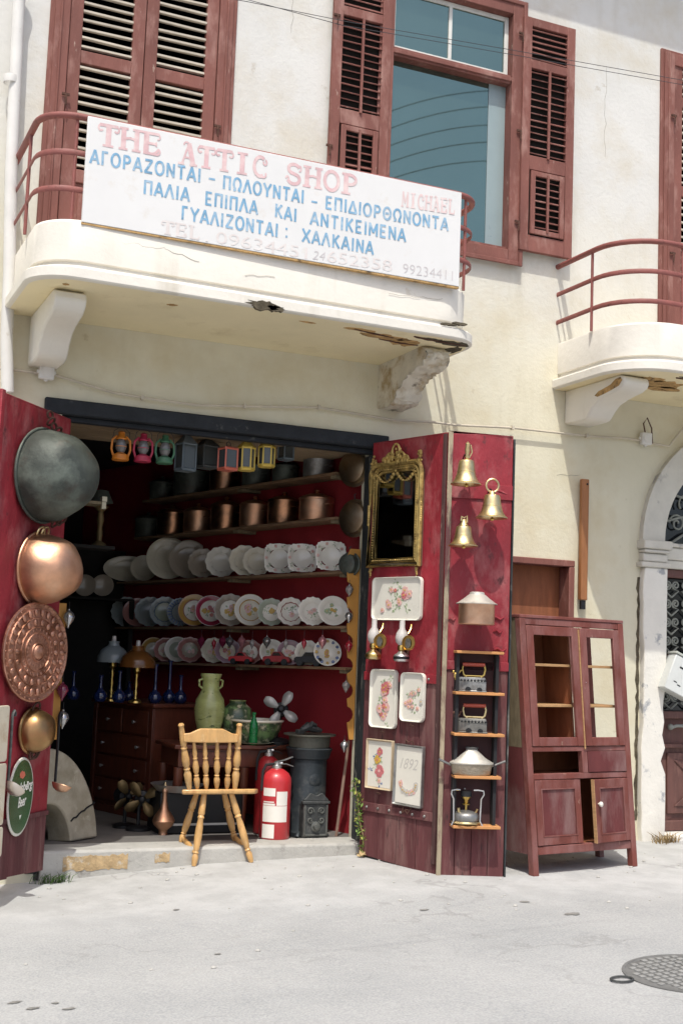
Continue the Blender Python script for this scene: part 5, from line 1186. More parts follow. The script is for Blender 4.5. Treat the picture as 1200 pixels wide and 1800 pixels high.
b = cab(); b.box(.025, xm, CD-.010, CD-.002, z2+.02, Hc-.004); b.box(.025, CW-.025, CD-.010, CD-.002, zl, z2+.018); b.build('back_panel', PLYW, t)
b = cab(); b.box(xm-.012, xm+.006, .10, CD-.012, z2+.022, Hc-.004); b.build('partition', PLYW, t)
for v in (1167, 1238):
    z = zz(v); b = cab(); b.box(.023, xm-.013, .06, CD-.012, z-.009, z+.009); b.box(xm+.007, CW-.023, .06, CD-.012, z-.009, z+.009); b.build('shelf', RAWW, t, bevel=.002)
def glazed(x0, x1, swing, name='glazed_door'):
    b = cab(); z0 = z2+.032; z1_ = Hc-.05
    if swing: b.T = SH @ Matrix.Translation((x1, 0, 0)) @ Matrix.Rotation(R(swing), 4, 'Z') @ Matrix.Translation((-x1, 0, 0))
    frame_boxes(b, x0, x1, z0, z1_, .062, -.004, .022, .058, .062); d = b.build(name, CABP, t, bevel=.004); return d
g1 = glazed(.053, xm-.004, 0); g2 = glazed(xm+.000, CW-.053, 2.2)
b = cab(); b.box(xm-.009, xm-.001, -.012, -.004, z2+.01, Hc-.06); b.build('meeting_bead', RAWW, g1)
b = cab(); b.sphere((xm+.03, -.012, zz(1195)), .007, 8); b.sphere((xm+.03, -.012, zz(1210)), .006, 8); b.build('latch', STEEL, g2)
b = cab(); b.box(xm+.024, CW-.053, -.002, .02, z1+.014, z2-.006); b.build('drawer_front', CABD, t, bevel=.003)
def lower_door(x0, x1, swing, hinge, knobx=None, edge=None):
    b = cab(); z0 = zl+.06; z1_ = z1-.032
    T = Matrix.Translation((hinge, 0, 0)) @ Matrix.Rotation(R(swing), 4, 'Z') @ Matrix.Translation((-hinge, 0, 0))
    b.T = SH @ T; frame_boxes(b, x0, x1, z0, z1_, .055, -.004, .018, .06, .06); d = b.build('cupboard_door', CABP, t, bevel=.003)
    b = cab(); b.T = SH @ T; b.box(x0+.056, x1-.056, .004, .012, z0+.061, z1_-.061); b.build('door_panel', CABD, d)
    b = cab(); b.T = SH @ T; frame_boxes(b, x0+.05, x1-.05, z0+.055, z1_-.055, .008, -.007, .002); b.build('panel_bead', CABP, d)
    if edge: b = cab(); b.T = SH @ T; b.box(x0-.006, x0-.0005, -.006, .020, z0, z1_); b.build('raw_edge', RAWW, d)
    if knobx: b = cab(); b.T = SH @ T; b.lathe([(.006, 0), (.008, .012), (.017, .018), (.018, .028), (.008, .035), (0, .036)], 14, Matrix.Translation((knobx, -.004, (z0+z1_)/2+.05)) @ RX); b.build('knob', ENAM, d)
lower_door(.053, xm-.055, 1.5, .053); lower_door(xm+.018, CW-.053, 7, CW-.053, xm+.05, True)

# ------------------------------------------------------------------ chair (seen from behind)
ych = -.02
TILT = -.112
t = thing('spindle_chair', 'honey coloured pine spindle-back chair standing with its back to the street', 'chair', (2.87, .12, 0))
CO = Vector((2.87, .12, 0))
def L(u, v, y): return at(u, v, y) - CO
ys_ = -.06
zs_ = at(385, 1388, ys_).z
def seat_poly():
    a = L(320, 1390, ys_).x; c = L(449, 1392, ys_).x
    base = [(a, ys_-CO.y+.012), (lerp(a, c, .25), ys_-CO.y-.004), (lerp(a, c, .75), ys_-CO.y-.004), (c, ys_-CO.y+.012), (c+.02, .16), (c, .26), (lerp(a, c, .7), .285), (lerp(a, c, .3), .285), (a, .26), (a-.02, .16)]
    return [(x+.37*(y-(ys_-CO.y)), y) for x, y in base]
b = MB(); sp_ = seat_poly(); n = len(sp_)
b.add([(x, y, zs_-.030+TILT*(y+.18)) for x, y in sp_]+[(x, y, zs_+.003+TILT*(y+.18)) for x, y in sp_], [tuple(range(n))[::-1], tuple(range(n, 2*n))]+[(i, (i+1) % n, (i+1) % n+n, i+n) for i in range(n)]); b.build('seat', PINE, t, bevel=.01)
POST = [(0, .016), (.06, .019), (.14, .024), (.22, .026), (.28, .017), (.30, .023), (.33, .016), (.36, .024), (.45, .027), (.56, .021), (.60, .016), (.62, .023), (.65, .016), (.68, .022), (.78, .021), (.9, .018), (.94, .017), (.97, .021), (.99, .016), (1, .004)]
SPIN = [(0, .011), (.05, .015), (.12, .020), (.2, .021), (.26, .013), (.28, .018), (.31, .012), (.36, .018), (.46, .022), (.56, .017), (.62, .012), (.64, .017), (.67, .012), (.74, .017), (.85, .013), (1, .010)]
LEG = [(0, .015), (.05, .019), (.12, .022), (.16, .015), (.18, .021), (.20, .015), (.25, .021), (.4, .026), (.55, .023), (.64, .018), (.66, .024), (.69, .018), (.72, .024), (.85, .021), (1, .017)]
yb = -.115
for (ua, va), (ub, vb) in (((333, 1386), (318, 1271)), ((413, 1386), (421, 1271))):
    b = MB(); b.turned(L(ua, va, -.035), L(ub, vb, yb-.0), POST, 14); b.build('back_post', PINE, t)
for ua, ub in ((347, 341), (363, 360), (381, 382), (399, 404)):
    b = MB(); b.turned(L(ua, 1386, -.03), L(ub, 1303, yb+.014), SPIN, 12); b.build('spindle', PINE, t)
b = MB(); A_ = L(322, 1301, yb); B_ = L(418, 1302, yb)
cr = [(0, 0), (.5, -.004), (1, 0), (1, .055), (.88, .06), (.78, .078), (.70, .090), (.30, .090), (.22, .078), (.12, .06), (0, .055)]
zc = (A_.z+B_.z)/2-.012
b.prism([(lerp(A_.x, B_.x, f), zc+g) for f, g in cr], A_.y-.013, A_.y+.010); b.build('crest_rail', PINE, t, bevel=.006)
FR = [on_street(341, 1521), on_street(442, 1513)]
legs = []
for (u, v), foot in (((359, 1402), Vector((at(341, 1521, -.05).x, -.05, street_z(2.66, -.05)))), ((406, 1402), Vector((at(442, 1513, -.05).x, -.05, street_z(3.06, -.05))))):
    top = L(u, v, -.0); top.z = zs_-.028; legs.append((foot-CO, top))
for (u, v), (fu, fv) in (((345, 1402), (318, 1484)), ((394, 1402), (413, 1479))):
    foot = atz(fu, fv, .036); foot.y = min(foot.y, .28); foot = at(fu, fv, .22); foot.z = .036; top = L(u, v, .19); top.z = zs_-.028+TILT*.25; legs.append((foot-CO, top))
for a, c in legs: b = MB(); b.turned(a, c, LEG, 14); b.build('leg', PINE, t)
for i, j in ((0, 2), (1, 3)):
    b = MB(); b.turned(legs[i][0].lerp(legs[i][1], .17), legs[j][0].lerp(legs[j][1], .10), [(0, .013), (.3, .017), (.5, .021), (.7, .017), (1, .013)], 10); b.build('stretcher', PINE, t)

# ------------------------------------------------------------------ inside the shop: shelves on the red wall
WANG = math.atan2(-WN.x, WN.y)                    # turns local -Y to face away from the red wall
WANG = math.atan2(WN.y, WN.x) + math.pi/2
def onw(u, v, off): return hit(u, v, WP0 + WN*off, WN)
SHELVES = []
ordn = ['top', 'second', 'third', 'fourth', 'lowest']
labs = ['topmost wooden shelf on the red wall holding dark tins and pots', 'wooden shelf with lidded copper pots on the red wall', 'wooden shelf of cream plates and square dishes on the red wall', 'wooden shelf with the full row of patterned plates on the red wall', 'lowest wall shelf carrying plates and toy cars on the red wall']
for k, (ur, vr, ul, vl) in enumerate(((590, 829, 250, 885), (590, 908, 235, 950), (606, 1003, 205, 1027), (608, 1100, 200, 1107), (606, 1173, 230, 1168))):
    a = onw(ur, vr, .21); c = onw(ul, vl, .21); z = (a.z+c.z)/2; slope = (c.z-a.z)/((c-a).length)
    z0 = a.z
    t = thing('wall_shelf', labs[k], 'shelf', Matrix.Translation(a - WN*.21) @ Matrix.Rotation(WANG, 4, 'Z'), 'shelves on the red wall')
    Ls = (c-a).length; sh = slope*.6
    zl_ = lambda s, sh=sh: sh*s
    b = MB(); vs = []
    for s in (0, Ls):
        for y, dz in ((-.002, 0), (-.21, 0), (-.21, -.020), (-.002, -.020)): vs.append((-s, y, sh*s+dz))
    b.add(vs, [(0, 1, 5, 4), (1, 2, 6, 5), (2, 3, 7, 6), (3, 0, 4, 7), (0, 3, 2, 1), (4, 5, 6, 7)]); b.build('shelf_board', SHELFW, t, bevel=.002)
    b = MB()
    for s in (.03, Ls*.45): b.box(-s-.05, -s+.02, -.19, -.003, sh*s-.045, sh*s-.021)
    b.build('bracket', BOARD, t)
    SHELVES.append((a, sh))
def shz(k, p):                                    # height of shelf k at the point p
    a, sh = SHELVES[k]; return a.z + sh*((p-a).dot(WD))
def onshelf(k, u, v, off=.11):
    p = onw(u, v, off); p.z = shz(k, p)+.001; return p

# plates
BODYC = {}
def ceramic(name, col): return M_('glaze_'+name, col, .22, var=.04, vs=6, coat=.4, spec=.5)
CREAMG = ceramic('cream', (.72, .67, .54)); IVORY = ceramic('ivory', (.80, .77, .68)); GREYG = ceramic('blue_grey', (.34, .38, .38)); ROSEG = ceramic('dusty_rose', (.36, .17, .15)); GOLDG = ceramic('ochre_gold', (.50, .30, .08)); MAGENTA = ceramic('wine_red', (.36, .04, .08)); BLUEW = ceramic('slate_blue', (.13, .18, .25)); SAGE = ceramic('sage', (.38, .42, .33)); TAUPE = ceramic('taupe', (.36, .31, .25)); PURP = ceramic('mauve', (.33, .22, .26)); ORNG = ceramic('orange', (.58, .26, .05)); LEAFC = ceramic('leaf_green', (.10, .24, .07))
def plate(k, u, v, rp, label, well, rim, motif=None, lobes=0, group=None, yaw=None, squash=1, line=None, lean=14, cat='plate', square=False, name='plate', off=.10):
    p0 = onw(u, v, off); r = rp*1.07*mpp(p0); p = p0.copy(); p.z = shz(k, p0) + r*squash*.985
    face = math.radians(-16) if yaw is None else yaw           # face the street, slightly towards the room
    M = Matrix.Translation(p) @ Matrix.Rotation(face, 4, 'Z') @ Matrix.Rotation(R(-lean), 4, 'X')
    b = MB(); cw = Matrix.Rotation(R(90), 4, 'X')
    mats = [well, rim, line or rim]
    def reg(prof, mi):
        b.mi = mi
        if square:
            q = []
            for rr, z in prof:
                q.append([(math.copysign(abs(math.cos(a))**.45, math.cos(a))*rr*.92*(1+.025*math.cos(16*a)), -z, math.copysign(abs(math.sin(a))**.45, math.sin(a))*rr*.92*(1+.025*math.cos(16*a))) for a in [2*math.pi*i/64 for i in range(64)]])
            vs = [x for g in q for x in g]; n = 64
            fs = [(i*n+j, i*n+(j+1) % n, (i+1)*n+(j+1) % n, (i+1)*n+j) for i in range(len(q)-1) for j in range(n)]
            b.add(vs, fs)
            return
        b.lathe(prof, 48 if lobes else 36, cw, sy=squash, lobes=lobes, amp=.035 if lobes else 0, lobe_from=r*.6)
    b.mi = 0
    b.lathe([(0, .006), (r*.60, .006), (r*.63, .009)], 36, cw, sy=squash)
    reg([(r*.63, .009), (r*.69, .016)], 2); reg([(r*.69, .016), (r*.90, .024), (r*.975, .028)], 1); reg([(r*.975, .028), (r, .0275), (r*.99, .022), (r*.62, .0)], 2)
    o = b.build(name, mats, smooth=50); o.matrix_world = M; tag(o, label, cat, group)
    if motif:
        b = MB(); yy = -.0075
        if motif in ('flower', 'bunch', 'bird'):
            n = {'flower': 3, 'bunch': 7, 'bird': 5}[motif]
            for i in range(n): blossom(b, random.gauss(0, r*.17), random.gauss(0, r*.15), yy-.0016*(i % 3), r*random.uniform(.10, .2), m={'flower': 3, 'bunch': random.choice([0, 3, 2]), 'bird': random.choice([4, 2, 1])}[motif], mc=2)
            for i in range(5): sprig(b, random.gauss(0, r*.18), random.gauss(0, r*.18), yy+.0006, r*.2, m=1)
        elif motif == 'rim':
            for i in range(10):
                a = 2*math.pi*i/10
                b.mi = 0; 
                if i % 2: blossom(b, r*.8*math.cos(a), r*.8*math.sin(a), -.027, r*.10, m=3)
                else: sprig(b, r*.8*math.cos(a), r*.8*math.sin(a), -.026, r*.13, m=1)
        elif motif == 'blue':
            for i in range(12): a = 2*math.pi*i/12; blossom(b, r*.8*math.cos(a), r*.8*math.sin(a), -.027, r*.11, m=5 if i % 3 else 2, mc=4)
            for i in range(5): blossom(b, random.gauss(0, r*.15), random.gauss(0, r*.15), yy-.001*i, r*.16, m=2, mc=0)
        elif motif == 'stripe':
            for i in range(26):
                a = 2*math.pi*i/26; c, s = math.cos(a), math.sin(a)
                b.mi = 5; b.prism([(r*.66*c-s*r*.02, r*.66*s+c*r*.02), (r*.66*c+s*r*.02, r*.66*s-c*r*.02), (r*.93*c+s*r*.045, r*.93*s-c*r*.045), (r*.93*c-s*r*.045, r*.93*s+c*r*.045)], -.028, -.015)
        b.build('painted_decor', [ROSE, LEAFP, GOLDP, BLUSH, SCRIPT, BLUEP], o)
    return o
G3, G4, G5 = 'cream dishes on the third wall shelf', 'patterned plates on the fourth wall shelf', 'plates on the lowest wall shelf'
# third shelf: cream ware, right to left
plate(2, 581, 976, 27, 'square scalloped white dish with painted roses, nearest the doorway on its shelf', IVORY, IVORY, 'rim', group=G3, square=True)
plate(2, 531, 978, 26, 'scalloped white dish with rose border, between the two other rose bordered dishes', IVORY, IVORY, 'rim', group=G3, square=True, off=.09)
plate(2, 491, 978, 27, 'scalloped white rose dish beside the plain cream plates on the third shelf', IVORY, IVORY, 'rim', group=G3, square=True)
for i, (u, rp, lab, w_, lb) in enumerate(((452, 24, 'small wavy cream plate right beside the rose bordered dishes', CREAMG, 12), (430, 26, 'plain cream plate second from the rose bordered dishes', CREAMG, 10), (389, 26, 'wavy edged cream plate in the middle of the cream ware shelf', IVORY, 12), (357, 25, 'taupe scalloped plate tucked before the wavy edged cream plate', TAUPE, 14), (332, 33, 'large taupe plate with beaded rim on the cream ware shelf', TAUPE, 0), (296, 36, 'largest plain cream platter on the cream ware shelf', CREAMG, 0), (254, 22, 'small round cream dish left of the largest platter', CREAMG, 0))):
    plate(2, u, 985, rp, lab, w_, w_, None, lb, G3, off=.10+.025*(i % 2))
plate(2, 226, 990, 40, 'oval cream fish platter leaning at the dark end of the cream ware shelf', CREAMG, CREAMG, None, 0, G3, squash=.55, cat='platter', name='platter')
# fourth shelf
for i, (u, rp, lab, w_, rm, mo, lb, ln) in enumerate((
    (585, 25, 'white plate with a golden bird and gold line, nearest the doorway in its row', IVORY, IVORY, 'bird', 0, None),
    (549, 24, 'white plate with ornate edge, second from the doorway on the fourth shelf', IVORY, IVORY, 'flower', 16, None),
    (511, 24, 'white pink flowered plate between two paler plates on the fourth shelf', IVORY, IVORY, 'flower', 12, ROSEG),
    (477, 23, 'sage rimmed white plate with a green sprig, fourth shelf', IVORY, SAGE, 'bird', 12, None),
    (440, 27, 'large cream plate with a brown bouquet in the middle of the fourth shelf', CREAMG, IVORY, 'bunch', 0, GOLDG),
    (405, 27, 'cream plate with wavy grey rim left of the large bouquet plate', IVORY, TAUPE, 'bunch', 12, None),
    (371, 26, 'white plate with a broad wine red rim on the fourth shelf', IVORY, MAGENTA, 'bunch', 0, IVORY),
    (342, 27, 'plate with a broad ochre gold rim beside the wine red rimmed one', IVORY, GOLDG, 'flower', 0, ROSEG),
    (319, 24, 'blue striped plate with radiating lines left of the gold rimmed plate', GREYG, GREYG, 'stripe', 22, BLUEW),
    (290, 25, 'blue grey scalloped plate next to the blue striped plate', SAGE, GREYG, None, 14, BLUEW),
    (264, 25, 'blue grey scalloped plate right of the dusty rose plate', GREYG, GREYG, None, 14, None),
    (242, 24, 'dusty rose plate near the dark end of the fourth shelf', ROSEG, ROSEG, None, 0, None),
    (223, 25, 'grey scalloped plate at the dark end of the fourth shelf', GREYG, GREYG, None, 14, None))):
    plate(3, u, 1072, rp, lab, w_, rm, mo, lb, G4, line=ln, off=.09+.03*(i % 2))
# lowest shelf
for i, (u, rp, lab, w_, rm, mo, lb) in enumerate((
    (575, 23, 'white plate with blue and orange flower border, nearest the doorway on the lowest shelf', IVORY, IVORY, 'blue', 0),
    (540, 21, 'plain cream plate beside the blue and orange bordered plate', CREAMG, IVORY, None, 10),
    (509, 21, 'plate with mauve rim behind the hanging glass drops', IVORY, PURP, 'bunch', 0),
    (478, 21, 'white plate with a brown portrait like bunch behind clear glass drops', IVORY, IVORY, 'bird', 0),
    (440, 20, 'pinkish plate behind the silver glass drop', IVORY, ROSEG, 'flower', 10),
    (400, 21, 'pale flowered plate behind the red glass drops', CREAMG, PURP, 'bunch', 10),
    (376, 21, 'cream scalloped plate with rose flowers left of the glass drops', CREAMG, CREAMG, 'bunch', 12),
    (334, 21, 'taupe and rose plate on the lowest shelf, left of the scalloped rose plate', TAUPE, ROSEG, 'flower', 12),
    (312, 21, 'pale sage plate on the lowest shelf between two rose tinted plates', SAGE, IVORY, None, 0),
    (292, 20, 'cream plate with rosy rim behind the amber lamp side of the lowest shelf', CREAMG, ROSEG, 'flower', 10),
    (270, 20, 'cream yellow plate at the dark end of the lowest shelf', CREAMG, GOLDG, None, 0))):
    plate(4, u, 1140, rp, lab, w_, rm, mo, lb, G5, off=.09+.03*(i % 2))
# two plates far in the dark
for u, lab in ((181, 'round grey plate on the dark rear wall, right of its twin'), (150, 'round grey plate on the dark rear wall, half behind the copper basin')):
    p = at(u, 1029, 3.2); b = MB(); r = 19*mpp(p); b.lathe([(0, .006), (r*.62, .007), (r*.97, .026), (r, .025), (r*.6, 0)], 30, RX); o = b.build('plate', TAUPE); o.matrix_world = Matrix.Translation(p) @ Matrix.Rotation(R(-14), 4, 'Z'); tag(o, lab, 'plate')
t = thing('plate_dresser', 'dark wooden dresser shelf against the dark rear wall behind the copper basin', 'dresser', (at(165, 1050, 3.24).x, 3.24, .03))
b = MB(); z_ = at(165, 1050, 3.2).z-.03
b.box(-.45, .35, -.12, .3, z_-.02, z_-.001); b.box(-.45, -.41, -.12, .3, 0, z_-.022); b.box(.31, .35, -.12, .3, 0, z_-.022); b.build('dresser_body', DARKW, t); b = MB(); b.box(-.45, .35, .302, .32, 0, 2.2); b.build('back_board', DARKW, t)

# copper pots
def lidded_pot(k, u, rp, hp, label, mat, lid=True, group=None, cat='pot', off=.11):
    p = onshelf(k, u, 900, off); s = mpp(p); r = rp*s; h = hp*s
    t = thing('lidded_pot' if lid else 'tin_pot', label, cat, Matrix.Translation(p) @ Matrix.Rotation(WANG, 4, 'Z'), group)
    b = MB(); b.lathe([(0, 0), (r*.98, 0), (r, .006), (r, h*.72), (r*1.03, h*.74), (r*1.03, h*.76)] if lid else [(0, 0), (r*.97, 0), (r, .008), (r, h*.95), (r*1.03, h), (r*.97, h), (r*.96, h*.9), (0, h*.9)], 30); b.build('pot_body', mat, t)
    if lid:
        b = MB(); b.lathe([(r*1.05, h*.755), (r*1.06, h*.79), (r*.9, h*.86), (r*.5, h*.95), (r*.16, h*.99), (r*.10, h*1.02), (r*.16, h*1.06), (r*.14, h*1.1), (0, h*1.12)], 30); b.build('lid', mat, t)
    b = MB()
    for sgn in (-1, 1): b.tube([(sgn*r*.98, -.03, h*.55), (sgn*(r+.025), -.02, h*.57), (sgn*(r+.025), .02, h*.57), (sgn*r*.98, .03, h*.55)], .005, 6)
    b.build('handle', mat, t)
GC = 'copper pots on the second wall shelf'
for u, rp, hp, lab, m in ((556, 28, 44, 'shiny lidded copper pot nearest the doorway on the pot shelf', COPPER), (499, 26, 46, 'tall copper pot with a domed lid, second from the doorway', COPPERD), (448, 24, 44, 'plain copper pot with bright vertical reflection, third from the doorway', COPPER), (398, 25, 48, 'tallest browned copper pot in the middle of the pot shelf', COPPERD), (349, 23, 42, 'reddish copper pot left of the tallest browned pot', COPPER), (304, 24, 44, 'dark copper pot left of the reddish copper pot', COPPERD), (262, 20, 36, 'nearly black pot at the dark end of the copper pot shelf', CAULD)):
    lidded_pot(1, u, rp+2.5, hp+5, lab, m, True, GC)
for u, rp, hp, lab, m, ld in ((556, 24, 28, 'round tin box with engraved side nearest the doorway on the topmost shelf', GREYM, False), (498, 20, 30, 'square shouldered dark tin beside the round engraved tin', CAULD, True), (447, 22, 30, 'dark pot on the topmost shelf under the yellow lanterns', CAULD, False), (392, 24, 34, 'dark pot on the topmost shelf below the coral lantern', COPPERD, False), (335, 30, 36, 'wide dark bowl on the topmost shelf below the grey lanterns', CAULD, False), (284, 20, 32, 'dark pot with sloping sides on the topmost shelf below the green lantern', CAULD, True)):
    lidded_pot(0, u, rp+2.5, hp+5, lab, m, ld, 'dark tins on the topmost shelf')

# glass drops hanging in front of the lowest plates, toy cars
drops = [(357, 'wine', 0), (381, 'red', 1), (398, 'wine', 0), (411, 'silver', 0), (434, 'rose', 0), (454, 'clear', 1), (482, 'silver', 0), (518, 'clear', 1), (553, 'red', 1), (588, 'rose', 0)]
DC = {'wine': M_('wine_glass_drop', (.20, .02, .06), .08, var=.1, trans=.2, coat=.5), 'red': M_('red_glass_drop', (.38, .02, .04), .08, var=.1, trans=.2, coat=.5), 'silver': M_('silver_glass_drop', (.42, .43, .45), .12, .8, var=.1), 'rose': M_('rose_glass_drop', (.42, .18, .20), .1, .3, var=.1, coat=.5), 'clear': M_('clear_glass_drop', (.55, .52, .50), .06, var=.1, trans=.6)}
def drop(p, r, lab, mat, group, slim, cord):
    t = thing('glass_drop', lab, 'glass ornament', Matrix.Translation(p), group)
    b = MB(); s = .75 if slim else 1
    b.lathe([(0, -1.75*r), (.10*r, -1.7*r), (.25*r*s, -1.3*r), (.75*r*s, -.6*r), (r*s, 0), (.8*r*s, .6*r), (.35*r, .95*r), (.18*r, 1.1*r), (.2*r, 1.3*r), (0, 1.35*r)], 16); b.build('glass_bulb', mat, t)
    b = MB(); b.tube([(0, 0, 1.3*r), (0, 0, 1.3*r+cord)], .0015, 4); b.build('cord', WIRE, t)
seen = {}
words_ = {('wine', 1): 'wine red glass drop hanging leftmost below the patterned plate row', ('red', 1): 'slim red glass drop between two wine red drops', ('wine', 2): 'wine red glass drop beside the first silver drop', ('silver', 1): 'silver glass drop hanging left of the rose drop', ('rose', 1): 'rose glass drop hanging in front of the pinkish plate', ('clear', 1): 'slim clear glass drop between the rose and the second silver drop', ('silver', 2): 'silver glass drop in front of the plate with the brown bunch', ('clear', 2): 'slim clear glass drop in front of the mauve rimmed plate', ('red', 2): 'slim red glass drop in front of the plain cream plate', ('rose', 2): 'rose glass drop in front of the blue and orange bordered plate'}
for u, c, slim in drops:
    seen[c] = seen.get(c, 0)+1
    uu = 340 + (u-357)*.92 + 14
    p = onw(uu, 1127 + (4 if slim else 0), .235); top = shz(3, p)-.02
    drop(p, .034 if not slim else .027, words_[(c, seen[c])], DC[c], 'glass drops under the plate shelf', slim, max(top-p.z-.045, .01))
def toy_car(u, lab, mat, L_=.19):
    p = onshelf(4, u, 1163, .185); t = thing('toy_car', lab, 'toy car', Matrix.Translation(p) @ Matrix.Rotation(WANG+R(35), 4, 'Z'), 'toy cars on the lowest wall shelf')
    b = MB(); pr = [(-.5, .12), (-.5, .26), (-.42, .31), (-.22, .32), (-.12, .47), (.12, .48), (.26, .33), (.44, .29), (.5, .22), (.5, .12)]
    b.prism([(x*L_, z*L_) for x, z in pr], -.036, .036); b.build('car_body', mat, t, bevel=.004)
    b = MB(); b.prism([(x*L_, z*L_) for x, z in ((-.16, .33), (-.09, .45), (.09, .455), (.19, .34))], -.0375, .0375); b.build('car_window', DGLASS, t)
    for x in (-.3, .3):
        for y in (-.036, .036): b = MB(); b.lathe([(0, -.007), (.11*L_, -.006), (.12*L_, 0), (.11*L_, .006), (0, .007)], 14, TR((x*L_, y, .115*L_), rx=R(90))); b.build('wheel', BLACKM, t)
toy_car(424, 'bright red toy car on the lowest shelf', FIRE, .20); toy_car(487, 'wine red toy car between the bright red and the black toy car', FIRED, .22); toy_car(543, 'black toy car on the lowest shelf', BLACKM, .22)

# lanterns hanging under the lintel
def cage(b, pts, r): 
    for a, c in pts: b.tube([a, c], r, 6)
def hurricane(u, v, mat, lab):
    p = at(u, v, .17); t = thing('hurricane_lantern', lab, 'lantern', p, 'lanterns hanging in the doorway'); s = 50*mpp(p)/.18*.98
    b = MB(); b.lathe([(.0, -.09), (.052, -.09), (.056, -.083), (.050, -.055), (.03, -.045), (.022, -.04)], 20, Matrix.Scale(s, 4)); b.build('oil_tank', mat, t)
    b = MB()
    for q in (-1, 1): b.tube([Vector((q*.045, 0, -.07))*s, Vector((q*.062, 0, -.02))*s, Vector((q*.058, 0, .04))*s, Vector((q*.03, 0, .068))*s], .0075*s, 8)
    b.tube([Vector((.035*math.cos(R(a)), .035*math.sin(R(a)), .0))*s for a in range(0, 360, 30)], .003, 5, closed=True); b.build('side_tubes', mat, t)
    b = MB(); b.lathe([(.034, .045), (.036, .052), (.026, .062), (.020, .085), (.024, .09), (.012, .10), (0, .10)], 18, Matrix.Scale(s, 4)); b.build('cap', mat, t)
    b = MB(); b.lathe([(.020, -.04), (.034, -.015), (.036, .01), (.024, .045)], 18, Matrix.Scale(s, 4)); b.build('globe', M_('smoky_lantern_globe', (.22, .21, .20), .1, var=.2, vs=30, trans=.3, spec=.7), t)
    b = MB(); b.tube([Vector((-.06, 0, .03))*s, Vector((-.05, 0, .10))*s, Vector((0, 0, .135))*s, Vector((.05, 0, .10))*s, Vector((.06, 0, .03))*s], .0022, 5); b.tube([Vector((0, 0, .135))*s, (0, 0, max(.14*s, 2.835-p.z))], .0015, 4); b.build('wire_bail', WIRE, t)
hurricane(213, 785, ORANGE, 'orange hurricane lantern hanging leftmost in the doorway'); hurricane(252, 788, PINKR, 'raspberry red hurricane lantern beside the orange one'); hurricane(290, 791, GREENL, 'dark green hurricane lantern beside the raspberry red one')
def box_lantern(u, v, wp, hp, sides, mat, lab, roof, y=.17):
    p = at(u, v, y); k = mpp(p); r = wp*k/2; h = hp*k
    t = thing('box_lantern', lab, 'lantern', Matrix.Translation(p) @ Matrix.Rotation(R(14), 4, 'Z'), 'lanterns hanging in the doorway')
    rr = r/math.cos(math.pi/sides)*.97 if sides == 4 else r; z0, z1 = -h*.5, h*.27
    ps = [(rr*math.cos(2*math.pi*(i+.5)/sides), rr*math.sin(2*math.pi*(i+.5)/sides)) for i in range(sides)]
    b = MB()
    for i in range(sides):
        a, c = ps[i], ps[(i+1) % sides]
        b.tube([(*a, z0), (*a, z1)], .007, 4)
        for z in (z0+.006, z1-.006): b.tube([(*a, z), (*c, z)], .009, 4)
    b.build('frame', mat, t)
    b = MB(); b.add([(*q, z0) for q in ps]+[(q[0]*1.05, q[1]*1.05, z0-.008) for q in ps], [tuple(range(sides)), tuple(range(sides, 2*sides))[::-1]]+[(i, (i+1) % sides, (i+1) % sides+sides, i+sides) for i in range(sides)]); b.build('base', mat, t)
    b = MB(); b.add([(q[0]*.93, q[1]*.93, z) for z in (z0+.005, z1-.005) for q in ps], [(i, (i+1) % sides, (i+1) % sides+sides, i+sides) for i in range(sides)]); b.build('glass', M_('lantern_glass', (.10, .11, .11), .1, var=.1, trans=.3), t)
    b = MB(); hr = h*.23 if roof else .012
    b.add([(q[0]*1.1, q[1]*1.1, z1) for q in ps]+[(q[0]*.3, q[1]*.3, z1+hr) for q in ps], [tuple(range(sides))[::-1], tuple(range(sides, 2*sides))]+[(i, (i+1) % sides, (i+1) % sides+sides, i+sides) for i in range(sides)]); b.build('roof', mat, t)
    b = MB(); b.tube([(.018*math.cos(R(a)), 0, z1+hr+.014+.018*math.sin(R(a))) for a in range(0, 360, 30)], .003, 5, closed=True); b.tube([(0, 0, z1+hr+.03), (0, 0, max(z1+hr+.04, 2.835-p.z))], .0015, 4); b.build('hanging_ring', WIRE, t)
box_lantern(327, 796, 27, 62, 4, BLUEG, 'tall blue grey box lantern beside the dark green lantern', 1, .3); box_lantern(364, 797, 30, 50, 4, M_('dusty_black_lantern', (.06, .065, .065), .6, var=.2, vs=9), 'squat dusty black box lantern between the blue grey and coral lanterns', 1, .4)
box_lantern(401, 801, 25, 50, 4, CORAL, 'coral pink box lantern with flat top', 0); box_lantern(433, 800, 30, 52, 6, YELLOW, 'larger six sided yellow lantern with open panes', 1); box_lantern(469, 797, 28, 46, 6, YELLOW, 'smaller yellow lantern with a pointed roof', 1); box_lantern(503, 788, 20, 40, 4, BLUEG, 'small blue grey lantern hanging nearest the red wall', 0, .35)

